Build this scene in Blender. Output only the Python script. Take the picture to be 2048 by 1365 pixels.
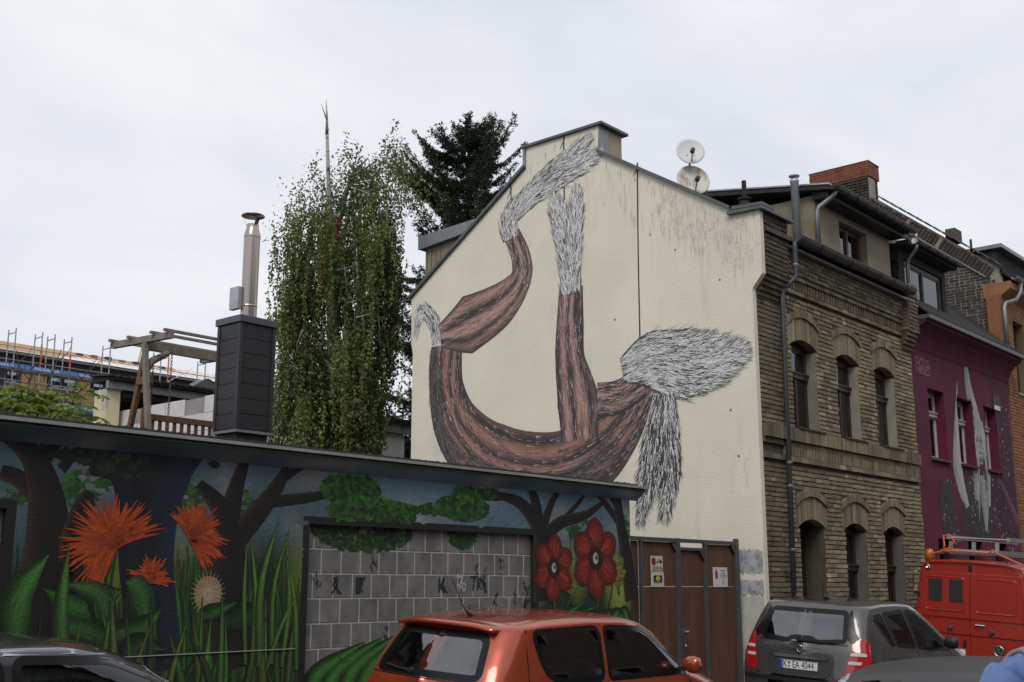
import bpy, math, random
import numpy as np
from mathutils import Vector, Matrix, noise as mnoise
random.seed(7); rng = np.random.default_rng(7)
SC = bpy.context.scene
for o in list(bpy.data.objects): bpy.data.objects.remove(o)
COL = SC.collection
rad = math.radians

# ---------------------------------------------------------------- camera
cam = bpy.data.cameras.new('camera'); camo = bpy.data.objects.new('camera', cam); COL.objects.link(camo)
camo.location = (0, 0, 1.78)
HEAD, PITCH = rad(40.897), rad(11.891)
fwd = Vector((math.cos(HEAD)*math.cos(PITCH), math.sin(HEAD)*math.cos(PITCH), math.sin(PITCH)))
camo.rotation_euler = fwd.to_track_quat('-Z', 'Y').to_euler()
cam.lens = 41.03; cam.sensor_width = 36; cam.clip_start = 0.1; cam.clip_end = 2000
SC.camera = camo

# ---------------------------------------------------------------- sky and sun (overcast)
SUN_AZ, SUN_EL = 209.0, 46.0          # degrees, direction towards the sun measured from +X
w = bpy.data.worlds.new('World'); SC.world = w; w.use_nodes = True
nt = w.node_tree; N = nt.nodes; LK = nt.links
for n in list(N): N.remove(n)
wo = N.new('ShaderNodeOutputWorld'); bg = N.new('ShaderNodeBackground')
sky = N.new('ShaderNodeTexSky'); sky.sky_type = 'NISHITA'; sky.sun_disc = False
sky.sun_elevation = rad(SUN_EL); sky.sun_rotation = rad(90 - SUN_AZ); sky.air_density = 1.0; sky.dust_density = 2.0
sv = N.new('ShaderNodeVectorMath'); sv.operation = 'SCALE'; sv.inputs['Scale'].default_value = 0.10
LK.new(sky.outputs[0], sv.inputs[0])
tc = N.new('ShaderNodeTexCoord'); mp = N.new('ShaderNodeMapping'); mp.inputs['Scale'].default_value = (1, 1, 2.2)
LK.new(tc.outputs['Generated'], mp.inputs[0])
n1 = N.new('ShaderNodeTexNoise'); n1.inputs['Scale'].default_value = 3.1; n1.inputs['Detail'].default_value = 6; n1.inputs['Roughness'].default_value = 0.5; n1.inputs['Distortion'].default_value = 0.3
LK.new(mp.outputs[0], n1.inputs[0])
cr = N.new('ShaderNodeValToRGB'); LK.new(n1.outputs[0], cr.inputs[0])
e = cr.color_ramp.elements
e[0].position = 0.36; e[0].color = (0.74, 0.785, 0.88, 1)
e[1].position = 0.66; e[1].color = (0.95, 0.96, 0.98, 1)
m_ = cr.color_ramp.elements.new(0.5); m_.color = (0.84, 0.865, 0.925, 1)
mx = N.new('ShaderNodeMixRGB'); mx.inputs[0].default_value = 0.93
LK.new(sv.outputs[0], mx.inputs[1]); LK.new(cr.outputs[0], mx.inputs[2])
LK.new(mx.outputs[0], bg.inputs[0]); bg.inputs[1].default_value = 1.0
LK.new(bg.outputs[0], wo.inputs[0])
sl = bpy.data.lights.new('sun', 'SUN'); sl.energy = 1.5; sl.angle = rad(24); sl.color = (1.0, 0.965, 0.91)
so = bpy.data.objects.new('sun', sl); COL.objects.link(so)
sd = Vector((math.cos(rad(SUN_AZ))*math.cos(rad(SUN_EL)), math.sin(rad(SUN_AZ))*math.cos(rad(SUN_EL)), math.sin(rad(SUN_EL))))
so.rotation_euler = sd.to_track_quat('Z', 'Y').to_euler(); so.location = (0, 0, 30)
vs = SC.view_settings; vs.view_transform = 'Standard'; vs.look = 'None'; vs.exposure = 0.0; vs.gamma = 1; vs.use_curve_mapping = False
SC.render.engine = 'CYCLES'
SC.cycles.transparent_max_bounces = 24

# ---------------------------------------------------------------- helpers
ORG = {}
class MB:
    def __init__(s): s.v = []; s.f = []; s.c = []
    def add(s, vs_, fs, col=None):
        b = len(s.v); s.v.extend([tuple(p) for p in vs_]); s.f.extend([tuple(i+b for i in q) for q in fs])
        if col is not None and len(s.c) < b: s.c.extend([(0.5,0.5,0.5)]*(b-len(s.c)))
        if col is not None:
            if isinstance(col, list): s.c.extend(col)
            else: s.c.extend([col]*len(vs_))
        return s
    def box(s, x0, x1, y0, y1, z0, z1, col=None):
        return s.add([(x0,y0,z0),(x1,y0,z0),(x1,y1,z0),(x0,y1,z0),(x0,y0,z1),(x1,y0,z1),(x1,y1,z1),(x0,y1,z1)],
                     [(0,3,2,1),(4,5,6,7),(0,1,5,4),(1,2,6,5),(2,3,7,6),(3,0,4,7)], col)
    def beam(s, p, q, w_, h_, up=(0,0,1), col=None):
        p = Vector(p); q = Vector(q); d = (q-p).normalized(); u = Vector(up)
        a = d.cross(u)
        if a.length < 1e-4: a = d.cross(Vector((1,0,0)))
        a.normalize(); b = a.cross(d)
        a *= w_/2; b *= h_/2
        vs_ = [p-a-b, p+a-b, p+a+b, p-a+b, q-a-b, q+a-b, q+a+b, q-a+b]
        return s.add(vs_, [(0,1,2,3),(7,6,5,4),(0,4,5,1),(1,5,6,2),(2,6,7,3),(3,7,4,0)], col)
    def tube(s, pts, r, n=8, col=None, cap=True):
        pts = [Vector(p) for p in pts]; k = len(pts)
        rs = r if isinstance(r, (list, tuple)) else [r]*k
        vs_ = []; fs = []; pa = None
        for i, p in enumerate(pts):
            d = (pts[min(i+1,k-1)] - pts[max(i-1,0)]).normalized()
            if pa is None:
                pa = d.cross(Vector((0,0,1)))
                if pa.length < 1e-3: pa = d.cross(Vector((1,0,0)))
            else: pa = pa - d*pa.dot(d)
            pa.normalize(); pb = d.cross(pa)
            for j in range(n):
                t = 2*math.pi*j/n; vs_.append(p + (pa*math.cos(t) + pb*math.sin(t))*rs[i])
        for i in range(k-1):
            for j in range(n):
                fs.append((i*n+j, i*n+(j+1)%n, (i+1)*n+(j+1)%n, (i+1)*n+j))
        if cap: fs.append(tuple(range(n-1,-1,-1))); fs.append(tuple(range((k-1)*n, k*n)))
        return s.add(vs_, fs, col)
    def lathe(s, prof, c, n=20, axis=(0,0,1), col=None):
        ax = Vector(axis).normalized(); a = ax.cross(Vector((0,0,1)))
        if a.length < 1e-3: a = Vector((1,0,0))
        a.normalize(); b = ax.cross(a); c = Vector(c); vs_ = []; fs = []
        for (r, z) in prof:
            for j in range(n):
                t = 2*math.pi*j/n; vs_.append(c + ax*z + (a*math.cos(t)+b*math.sin(t))*r)
        for i in range(len(prof)-1):
            for j in range(n): fs.append((i*n+j, i*n+(j+1)%n, (i+1)*n+(j+1)%n, (i+1)*n+j))
        if prof[0][0] > 1e-6: fs.append(tuple(range(n-1,-1,-1)))
        if prof[-1][0] > 1e-6: fs.append(tuple(range((len(prof)-1)*n, len(prof)*n)))
        return s.add(vs_, fs, col)
    def prism(s, poly, plane, a, b, col=None):
        def P(u, v, t): return {'xz': (u, t, v), 'yz': (t, u, v), 'xy': (u, v, t)}[plane]
        n = len(poly)
        vs_ = [P(u, v, a) for u, v in poly] + [P(u, v, b) for u, v in poly]
        return s.add(vs_, [tuple(range(n-1,-1,-1)), tuple(range(n, 2*n))] + [(i, (i+1)%n, (i+1)%n+n, i+n) for i in range(n)], col)
    def build(s, name, mat, parent=None, smooth=False, bevel=0, kind=None, label=None, fix=True):
        me = bpy.data.meshes.new(name)
        v = np.array(s.v, dtype=float).reshape(-1,3)
        if parent is not None: v = v - np.array(ORG[parent.name])
        me.from_pydata(v.tolist(), [], s.f)
        if s.c:
            c = s.c + [(0.5,0.5,0.5)]*(len(s.v)-len(s.c))
            at = me.color_attributes.new('Col', 'FLOAT_COLOR', 'POINT')
            arr = np.ones((len(c), 4), dtype=np.float32); arr[:, :3] = c
            at.data.foreach_set('color', arr.ravel())
        if fix:
            import bmesh
            bm = bmesh.new(); bm.from_mesh(me); bmesh.ops.recalc_face_normals(bm, faces=bm.faces); bm.to_mesh(me); bm.free()
        if smooth: me.polygons.foreach_set('use_smooth', [True]*len(me.polygons))
        me.materials.append(mat)
        o = bpy.data.objects.new(name, me); COL.objects.link(o)
        if parent is not None: o.parent = parent; ORG[o.name] = ORG[parent.name]
        else: ORG[o.name] = (0,0,0)
        if bevel:
            m = o.modifiers.new('bevel', 'BEVEL'); m.width = bevel; m.segments = 2; m.limit_method = 'ANGLE'; m.angle_limit = rad(40)
        if kind: o['kind'] = kind
        if label: o['label'] = label
        return o

def thing(name, label, cat, loc=(0,0,0), group=None, local=False):
    o = bpy.data.objects.new(name, None); COL.objects.link(o); o.location = loc; o.empty_display_size = 0.2
    o['label'] = label; o['category'] = cat
    if group: o['group'] = group
    ORG[o.name] = (0,0,0) if local else tuple(loc)
    return o
def tag(o, label, cat, group=None):
    o['label'] = label; o['category'] = cat
    if group: o['group'] = group
    return o
def npmesh(name, V, F, mat, parent=None, C=None, smooth=False, kind=None):
    """V (n,3), F (m,4) arrays"""
    me = bpy.data.meshes.new(name)
    V = np.asarray(V, dtype=np.float32)
    if parent is not None: V = V - np.array(ORG[parent.name], dtype=np.float32)
    F = np.asarray(F, dtype=np.int32); k = F.shape[1]
    me.vertices.add(len(V)); me.vertices.foreach_set('co', V.ravel())
    me.loops.add(F.size); me.loops.foreach_set('vertex_index', F.ravel())
    me.polygons.add(len(F)); me.polygons.foreach_set('loop_start', np.arange(0, F.size, k, dtype=np.int32))
    try: me.polygons.foreach_set('loop_total', np.full(len(F), k, dtype=np.int32))
    except Exception: pass
    me.update(calc_edges=True); me.validate()
    if C is not None:
        at = me.color_attributes.new('Col', 'FLOAT_COLOR', 'POINT')
        arr = np.ones((len(V), 4), dtype=np.float32); arr[:, :3] = C
        at.data.foreach_set('color', arr.ravel())
    if smooth: me.polygons.foreach_set('use_smooth', [True]*len(me.polygons))
    me.materials.append(mat)
    o = bpy.data.objects.new(name, me); COL.objects.link(o)
    if parent is not None: o.parent = parent; ORG[o.name] = ORG[parent.name]
    else: ORG[o.name] = (0,0,0)
    if kind: o['kind'] = kind
    return o

# ---------------------------------------------------------------- materials
def mat(name, col=(0.5,0.5,0.5), rough=0.7, metal=0.0, var=0.15, vscale=3.0, bump=0.0, bscale=60.0, attr=False,
        coat=0.0, spec=0.5, streak=None, aniso=(1,1,1), grime=None, world=False):
    m = bpy.data.materials.new(name); m.use_nodes = True
    t = m.node_tree; nn = t.nodes; l = t.links; b = nn['Principled BSDF']
    b.inputs['Roughness'].default_value = rough; b.inputs['Metallic'].default_value = metal
    b.inputs['Coat Weight'].default_value = coat; b.inputs['Coat Roughness'].default_value = 0.04
    b.inputs['Specular IOR Level'].default_value = spec
    tx = nn.new('ShaderNodeTexCoord'); mpn = nn.new('ShaderNodeMapping'); mpn.inputs['Scale'].default_value = aniso
    l.new(nn.new('ShaderNodeNewGeometry').outputs['Position'] if world else tx.outputs['Object'], mpn.inputs[0])
    if attr:
        a = nn.new('ShaderNodeAttribute'); a.attribute_name = 'Col'; src = a.outputs['Color']
    else:
        a = nn.new('ShaderNodeRGB'); a.outputs[0].default_value = (*col, 1); src = a.outputs[0]
    if var > 0:
        no = nn.new('ShaderNodeTexNoise'); no.inputs['Scale'].default_value = vscale; no.inputs['Detail'].default_value = 6; no.inputs['Roughness'].default_value = 0.65
        l.new(mpn.outputs[0], no.inputs[0])
        mr = nn.new('ShaderNodeMapRange'); mr.inputs[1].default_value = 0.25; mr.inputs[2].default_value = 0.75
        mr.inputs[3].default_value = 1-var; mr.inputs[4].default_value = 1+var; l.new(no.outputs[0], mr.inputs[0])
        mu = nn.new('ShaderNodeVectorMath'); mu.operation = 'SCALE'; l.new(src, mu.inputs[0]); l.new(mr.outputs[0], mu.inputs['Scale']); src = mu.outputs[0]
    for st in ([streak] if streak else []) + ([grime] if grime else []):
        # (colour, scale-vector, lo, hi, amount): stains with a shape of their own
        c_, sc_, lo, hi, amt = st
        m2 = nn.new('ShaderNodeMapping'); m2.inputs['Scale'].default_value = sc_; l.new(tx.outputs['Object'], m2.inputs[0])
        n2 = nn.new('ShaderNodeTexNoise'); n2.inputs['Scale'].default_value = 1.0; n2.inputs['Detail'].default_value = 5; n2.inputs['Roughness'].default_value = 0.7
        l.new(m2.outputs[0], n2.inputs[0])
        r2 = nn.new('ShaderNodeMapRange'); r2.inputs[1].default_value = lo; r2.inputs[2].default_value = hi; r2.inputs[3].default_value = 0; r2.inputs[4].default_value = amt
        l.new(n2.outputs[0], r2.inputs[0])
        mm = nn.new('ShaderNodeMixRGB'); mm.inputs[2].default_value = (*c_, 1); l.new(r2.outputs[0], mm.inputs[0]); l.new(src, mm.inputs[1]); src = mm.outputs[0]
    l.new(src, b.inputs['Base Color'])
    if bump > 0:
        nb = nn.new('ShaderNodeTexNoise'); nb.inputs['Scale'].default_value = bscale; nb.inputs['Detail'].default_value = 4
        l.new(mpn.outputs[0], nb.inputs[0])
        bu = nn.new('ShaderNodeBump'); bu.inputs['Strength'].default_value = bump; bu.inputs['Distance'].default_value = 0.01
        l.new(nb.outputs[0], bu.inputs['Height']); l.new(bu.outputs[0], b.inputs['Normal'])
    return m
def glass_mat(name, tint, refl=0.06, rough=0.02):
    m = bpy.data.materials.new(name); m.use_nodes = True
    t = m.node_tree; nn = t.nodes; l = t.links
    for n in list(nn): nn.remove(n)
    o = nn.new('ShaderNodeOutputMaterial'); tr = nn.new('ShaderNodeBsdfTransparent'); tr.inputs[0].default_value = (*tint, 1)
    gl = nn.new('ShaderNodeBsdfGlossy'); gl.inputs['Roughness'].default_value = rough; gl.inputs[0].default_value = (0.9,0.93,0.95,1)
    fr = nn.new('ShaderNodeFresnel'); fr.inputs[0].default_value = 1.52
    ad = nn.new('ShaderNodeMath'); ad.operation = 'ADD'; ad.inputs[1].default_value = refl; l.new(fr.outputs[0], ad.inputs[0])
    mi = nn.new('ShaderNodeMixShader'); l.new(ad.outputs[0], mi.inputs[0]); l.new(tr.outputs[0], mi.inputs[1]); l.new(gl.outputs[0], mi.inputs[2])
    l.new(mi.outputs[0], o.inputs[0]); return m

M = {}
M['stucco'] = mat('cream_stucco', (0.70,0.655,0.54), 0.9, var=0.07, vscale=0.7, bump=0.6, bscale=34,
                  streak=((0.34,0.33,0.28), (0.5,2.3,0.33), 0.56, 0.80, 0.42), grime=((0.52,0.49,0.42), (0.5,0.55,0.6), 0.5, 0.8, 0.4))
M['asphalt'] = mat('asphalt', (0.055,0.055,0.057), 0.85, var=0.25, vscale=2, bump=0.4, bscale=120)
M['earth'] = mat('earth', (0.11,0.10,0.075), 0.95, var=0.3, vscale=0.8, bump=0.3, bscale=30)
M['paving'] = mat('paving', (0.20,0.195,0.185), 0.85, var=0.2, vscale=3, bump=0.3, bscale=60)
M['kerb'] = mat('kerb', (0.26,0.255,0.24), 0.8, var=0.2, bump=0.2)
M['zinc'] = mat('weathered_zinc', (0.23,0.24,0.25), 0.5, metal=0.7, var=0.2, vscale=6)
M['zinc_l'] = mat('bright_zinc', (0.42,0.45,0.49), 0.45, metal=0.6, var=0.25, vscale=5)
M['coping'] = mat('coping_metal', (0.10,0.105,0.11), 0.5, metal=0.3, var=0.2, vscale=4)
M['gutter'] = mat('dark_gutter', (0.075,0.072,0.068), 0.45, metal=0.5, var=0.3, vscale=7)
M['brick'] = mat('weathered_yellow_brick', rough=0.92, attr=True, var=0.22, vscale=14, bump=0.7, bscale=70, world=True)
M['mortar'] = mat('dark_mortar', (0.075,0.066,0.048), 0.95, var=0.3, vscale=10, bump=0.4, bscale=60)
M['mortar_l'] = mat('pale_mortar', (0.26,0.23,0.19), 0.95, var=0.25, vscale=10, bump=0.4, bscale=60)
M['plaster_brown'] = mat('brown_plaster', (0.25,0.21,0.145), 0.95, var=0.2, vscale=1.6, bump=0.2, bscale=30, grime=((0.07,0.065,0.055), (0.9,0.9,0.7), 0.52, 0.75, 0.8))
M['slate'] = mat('slate', (0.032,0.032,0.032), 0.9, spec=0.2, var=0.25, vscale=5, bump=0.2, bscale=25)
M['rooftile'] = mat('roof_tile', (0.05,0.046,0.044), 0.7, var=0.3, vscale=6, bump=0.3, bscale=20)
M['frame_brown'] = mat('brown_window_frame', (0.035,0.018,0.014), 0.45, var=0.2)
M['frame_dark'] = mat('dark_window_frame', (0.022,0.02,0.018), 0.5, var=0.2)
M['frame_white'] = mat('white_window_frame', (0.42,0.40,0.37), 0.5, var=0.1)
M['curtain'] = mat('net_curtain', (0.42,0.43,0.41), 0.9, var=0.25, vscale=3, aniso=(9,9,0.7))
M['dark_in'] = mat('dark_interior', (0.015,0.015,0.015), 0.9, var=0)
M['glass'] = glass_mat('window_glass', (0.68,0.71,0.70), 0.03)
M['black'] = mat('black_plastic', (0.012,0.012,0.013), 0.5, var=0)
M['rubber'] = mat('tyre_rubber', (0.018,0.018,0.018), 0.8, var=0.1)
M['white'] = mat('white_print', (0.75,0.75,0.73), 0.6, var=0.05)
M['bitumen'] = mat('bitumen_felt', (0.035,0.034,0.032), 0.95, var=0.3, vscale=6, bump=0.6, bscale=90)

# ================================================================= the setting
g = MB().add([(-600,-600,-0.13),(600,-600,-0.13),(600,600,-0.13),(-600,600,-0.13)], [(0,1,2,3)]).build('ground', M['earth']); g['kind'] = 'structure'
r = MB().box(-80,120,1.25,7.1,-0.13,0.0).build('road', M['asphalt']); r['kind'] = 'structure'
for (a, b) in ((7.24,9.5), (-1.6,1.11)):
    p = MB()
    p.box(-80,120,a,b,-0.13,0.10); p = p.build('pavement', M['mortar_l']); p['kind'] = 'structure'
    # paving slabs, each its own piece near the viewer
    k = 0
    me = MB().box(0,0.485,0,0.485,0,0.04).build('paving_slab', M['paving'], p, bevel=0.004)
    me.location = (5.0, a+0.02, 0.09); ORG[me.name] = (0,0,0)
    for i in range(30):
        for j in range(int((b-a)/0.5)):
            if i == 0 and j == 0: continue
            c = me.copy(); COL.objects.link(c); c.location = (5.0+i*0.5-(4 if a < 0 else 0), a+0.02+j*0.5, 0.09+random.uniform(-0.003,0.003))
for y0 in (7.1, 1.11):
    kb = MB()
    for i in range(60): kb.box(-20+i*1.0+0.004, -19+i*1.0-0.004, y0, y0+0.135, -0.1, 0.13)
    kb = kb.build('kerb', M['kerb'], bevel=0.012); kb['kind'] = 'structure'

# ================================================================= brick tools
def cut(a, b, blocks):
    segs = [(a, b)]
    for (p, q) in blocks:
        ns = []
        for (u, v) in segs:
            if q <= u or p >= v: ns.append((u, v)); continue
            if p > u: ns.append((u, p))
            if q < v: ns.append((q, v))
        segs = ns
    return [(u, v) for u, v in segs if v-u > 0.035]
def course_bricks(a0, a1, z0, z1, blocked, pitch=0.0772, blen=0.25, joint=0.011, seed=1, limits=None):
    """list of (u0,u1,z0,z1,full) in running/cross bond"""
    rr = random.Random(seed); out = []; k = 0; z = z0
    while z + pitch*0.7 < z1:
        u = a0 - (0.125 if k % 2 else 0.0) - rr.uniform(0, 0.02)
        lo, hi = (a0, a1) if limits is None else limits(z, z+pitch)
        bl = blocked(z, z+pitch)
        while u < a1:
            L = blen if rr.random() < 0.62 else blen/2
            L += rr.uniform(-0.006, 0.006)
            p, q = max(u, lo), min(u+L-joint, hi)
            if q - p > 0.035:
                for (s, t) in cut(p, q, bl): out.append((s, t, z+joint*0.5, z+pitch-joint*0.5, L > 0.2 and abs((t-s)-(L-joint)) < 0.004))
            u += L
        z += pitch; k += 1
    return out
def yellow(rr, x, z):
    b = rr.uniform(0.68, 1.2); c = [0.25*b, 0.203*b, 0.125*b]
    if rr.random() < 0.12: c = [0.18*b, 0.15*b, 0.11*b]
    if rr.random() < 0.07: c = [0.32*b, 0.27*b, 0.19*b]
    return c

# ================================================================= low painted building with glass blocks
YW = 9.25
lowb = thing('low_building', 'low flat roofed building with a painted forest mural, between the gate and the street corner', 'building', (8, YW, 0))
M['mural'] = mat('mural_paint', rough=0.85, attr=True, var=0.22, vscale=38, bump=0.6, bscale=40)
M['lowwall'] = mat('painted_render', (0.05,0.07,0.05), 0.9, var=0.2, bump=0.35, bscale=45)
# wall pieces round the two glass-block openings
wl = MB()
def cells(mb, xs, zs, holes, y0, y1):
    for i in range(len(xs)-1):
        for j in range(len(zs)-1):
            cx_, cz_ = (xs[i]+xs[i+1])/2, (zs[j]+zs[j+1])/2
            if any(h[0] < cx_ < h[1] and h[2] < cz_ < h[3] for h in holes): continue
            mb.box(xs[i], xs[i+1], y0, y1, zs[j], zs[j+1])
GB = [(7.56, 11.10, 0.70, 2.42), (2.3, 4.50, 0.70, 2.42)]
cells(wl, [0.5,2.3,4.50,7.56,11.10,13.10], [0.1,0.70,2.42,3.0], GB, YW+0.004, YW+0.24)
wl.box(0.5,13.10,YW+0.24,15.5,0.1,2.9)
wl.build('wall', M['lowwall'], lowb)
# eave: sloped painted fascia, metal drip edge, bitumen roof
ev = MB()
ev.prism([(YW-0.14,3.05),(YW-0.12,3.115),(YW+0.3,3.115),(YW+0.3,2.99),(YW+0.006,2.93)], 'yz', 0.4, 13.30)
ev.build('eave', M['lowwall'], lowb)
MB().prism([(YW-0.165,3.085),(YW-0.165,3.115),(YW-0.02,3.122),(YW-0.02,3.10)], 'yz', 0.4, 13.36).build('drip_edge', mat('drip_metal',(0.42,0.43,0.43),0.4,metal=0.6,var=0.2), lowb)
rf = MB().box(0.4,13.30,YW-0.0,15.6,3.123,3.16)
for i in range(500):
    x = random.uniform(0.5,13.2); s = random.uniform(0.006,0.016)
    rf.lathe([(0,0),(s,s*0.4),(s*0.6,s)], (x, YW+random.uniform(0.02,0.1), 3.16), 5)
rf.build('roof', M['bitumen'], lowb)
pm = MB()
for (a, b) in ((0.5,2.24),(4.56,7.50),(11.16,13.10)): pm.box(a,b,YW-0.012,YW+0.003,0.1,1.19)
pm.build('plinth', M['lowwall'], lowb)
MB().box(4.56,7.44,YW-0.028,YW+0.002,1.19,1.198).build('plinth_edge', mat('plinth_edge',(0.30,0.30,0.28),0.8), lowb)
# glass blocks
M['gblock'] = None
def gblock_mat():
    m = mat('glass_block', (0.165,0.16,0.15), 0.55, var=0.4, vscale=4, bump=0.4, bscale=16, world=True, spec=0.25, streak=((0.02,0.02,0.018),(9,9,3.2),0.60,0.68,0.0))
    return m
M['gblock'] = gblock_mat()
M['grout'] = mat('pale_grout', (0.46,0.45,0.41), 0.9, var=0.15, vscale=8, bump=0.2)
M['blackpaint'] = mat('black_paint', (0.008,0.008,0.009), 0.7, var=0.1)
gvar = []
def block_mesh(L):
    mb = MB(); a, b, h = L/2, 0.117, 0.0
    # dished glass face: rim, then slightly recessed field
    mb.add([(-a,0,-b),(a,0,-b),(a,0,b),(-a,0,b),(-a+.006,-0.004,-b+.006),(a-.006,-0.004,-b+.006),(a-.006,-0.004,b-.006),(-a+.006,-0.004,b-.006),
            (-a+.03,-0.003,-b+.03),(a-.03,-0.003,-b+.03),(a-.03,-0.003,b-.03),(-a+.03,-0.003,b-.03)],
           [(0,1,5,4),(1,2,6,5),(2,3,7,6),(3,0,4,7),(4,5,9,8),(5,6,10,9),(6,7,11,10),(7,4,8,11),(8,9,10,11)])
    return mb
for gi, (x0, x1, z0, z1) in enumerate(GB):
    gw = MB().box(x0,x1,YW+0.05,YW+0.12,z0,z1).build('glass_block_window', M['grout'], lowb)
    fr = MB()
    fr.box(x0-0.06,x1+0.06,YW-0.014,YW+0.05,z1-0.025,z1+0.05); fr.box(x0-0.06,x0+0.02,YW-0.014,YW+0.05,z0,z1-0.025); fr.box(x1-0.02,x1+0.06,YW-0.014,YW+0.05,z0,z1-0.025)
    fr.build('frame', M['blackpaint'], gw)
    proto = {}
    for rI in range(7):
        zb = z1-0.02-(rI+1)*0.245
        if zb < z0-0.02: continue
        off = x0+0.01 - (0.131 if rI % 2 == 0 else 0.03); k = 0
        while True:
            a = max(x0+0.022, off+k*0.2625); b = min(x1-0.022, off+(k+1)*0.2625-0.014); k += 1
            if a >= x1-0.03: break
            if b-a < 0.05: continue
            key = round(b-a, 2)
            if key not in proto:
                ob = block_mesh(b-a).build('glass_block', M['gblock'], gw, fix=False); proto[key] = ob
                # mesh was offset by the parent origin: undo
                ob.data.transform(Matrix.Translation(Vector(ORG[gw.name])))
            else:
                ob = proto[key].copy(); COL.objects.link(ob)
            ob.location = Vector(((a+b)/2, YW+0.049, zb+0.1225)) - Vector(ORG[gw.name])

# ================================================================= gate of rusty sheet panels
gate = thing('gate', 'brown metal panel gate with grey posts between the painted wall and the pale gable', 'gate', (14.6, 9.3, 0.1))
M['rust'] = mat('brown_sheet_metal', (0.115,0.050,0.028), 0.55, var=0.35, vscale=1.6, aniso=(3,1,0.6), bump=0.1, bscale=8,
                streak=((0.035,0.02,0.015),(3,1,0.35),0.45,0.75,0.85), grime=((0.16,0.065,0.035),(4,1,0.3),0.58,0.8,0.55))
M['gatepost'] = mat('grey_steel', (0.085,0.09,0.093), 0.5, metal=0.4, var=0.2, vscale=6)
px = [13.12, 13.42, 14.34, 15.08, 15.98]
for i in range(4):
    for (z0, z1) in ((0.16, 1.78), (1.785, 2.40)):
        MB().box(px[i]+0.02, px[i+1]-0.02, 9.325, 9.333, z0, z1-(0.07 if z1 > 2 and i == 2 else 0)).build('panel', M['rust'], gate)
for i, x in enumerate(px):
    wdt = (0.05,0.035,0.085,0.06,0.09)[i]; top = (2.42,2.42,2.46,2.42,2.50)[i]
    MB().box(x-wdt/2, x+wdt/2, 9.27, 9.27+0.055, 0.1, top).build('post', M['gatepost'], gate, bevel=0.004)
rl = MB(); rl.box(13.1,15.95,9.275,9.318,2.402,2.455); rl.build('top_rail', M['gatepost'], gate)
MB().box(14.38,15.05,9.28,9.315,2.295,2.335).build('door_rail', M['gatepost'], gate)
for (x, s, zt) in ((14.30,-1,2.402), (15.05,-1,2.295), (15.94,-1,2.402)):
    MB().prism([(x,zt),(x+s*0.13,zt),(x,zt-0.15)], 'xz', 9.282, 9.30).build('gusset', M['gatepost'], gate)
rv = MB()
for x in (13.42, 14.30, 14.385, 15.05, 15.11):
    for k in range(9): rv.lathe([(0.009,0),(0.007,0.006),(0,0.008)], (x+(0.03 if x > 14 else 0.025), 9.27 if False else 9.324, 0.45+k*0.22), 6, axis=(0,-1,0))
rv.build('rivets', M['zinc_l'], gate)
lk = MB(); lk.box(14.36,14.46,9.255,9.27,1.10,1.20); lk.box(14.40,14.455,9.255,9.27,0.98,1.10); lk = lk.build('lock', mat('lock_steel',(0.20,0.18,0.15),0.4,metal=0.8), gate, bevel=0.004)
MB().tube([(14.40,9.24,1.16),(14.47,9.235,1.16)], 0.013, 8).build('handle', M['zinc_l'], lk)
MB().lathe([(0.012,0),(0.012,0.012),(0,0.016)], (14.42,9.255,0.97), 8, axis=(0,-1,0)).build('keyhole', M['white'], lk)

# ---- signs screwed to the gate
def text(body, size, loc, m, parent, rot=(rad(90),0,0), ext=0.001, align='CENTER', name='lettering', sx=1.0):
    cu = bpy.data.curves.new(name, 'FONT'); cu.body = body; cu.size = size; cu.align_x = align; cu.align_y = 'CENTER'; cu.extrude = ext
    tmp = bpy.data.objects.new('tmp', cu); COL.objects.link(tmp)
    dg = bpy.context.evaluated_depsgraph_get(); me = bpy.data.meshes.new_from_object(tmp.evaluated_get(dg))
    bpy.data.objects.remove(tmp); me.name = name; me.materials.clear(); me.materials.append(m)
    o = bpy.data.objects.new(name, me); COL.objects.link(o); o.parent = parent
    o.location = Vector(loc) - Vector(ORG[parent.name]); o.rotation_euler = rot; o.scale = (sx, 1, 1); ORG[o.name] = ORG[parent.name]
    return o
M['signcream'] = mat('cream_sign', (0.55,0.50,0.38), 0.5, var=0.1); M['signwhite'] = mat('white_sign', (0.60,0.58,0.60), 0.4, var=0.05)
M['sblack'] = mat('sign_black', (0.02,0.02,0.02), 0.6, var=0); M['sred'] = mat('sign_red', (0.30,0.02,0.04), 0.5, var=0); M['sblue'] = mat('sign_blue', (0.07,0.03,0.14), 0.5, var=0)
M['syellow'] = mat('sign_yellow', (0.55,0.40,0.03), 0.5, var=0); M['smagenta'] = mat('sign_magenta', (0.28,0.03,0.09), 0.5, var=0); M['sgrey'] = mat('sign_grey', (0.16,0.16,0.17), 0.5, var=0)
def print_lines(parent, xc, y, rows, m):
    # printed lines too small to read in the photograph: rows of uneven strokes
    mb = MB()
    for (z, wd, hh) in rows:
        x = xc-wd/2
        while x < xc+wd/2:
            d = random.uniform(0.004,0.010)
            if random.random() > 0.12: mb.box(x, x+d*0.75, y-0.001, y, z-hh/2, z+hh/2*random.uniform(0.5,1))
            x += d
    return mb.build('print', m, parent)
def screws(parent, pts, y):
    for (x, z) in pts: MB().lathe([(0.007,0),(0.005,0.004),(0,0.005)], (x,y,z), 6, axis=(0,-1,0)).build('screw', M['sgrey'], parent)
s1 = tag(MB().box(13.69,13.985,9.312,9.322,1.985,2.20).build('tow_away_sign', M['signcream'], bevel=0.002), 'cream tow away sign with a no stopping disc on the brown gate', 'sign'); ORG[s1.name] = (0,0,0)
yb = 9.3105
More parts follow.
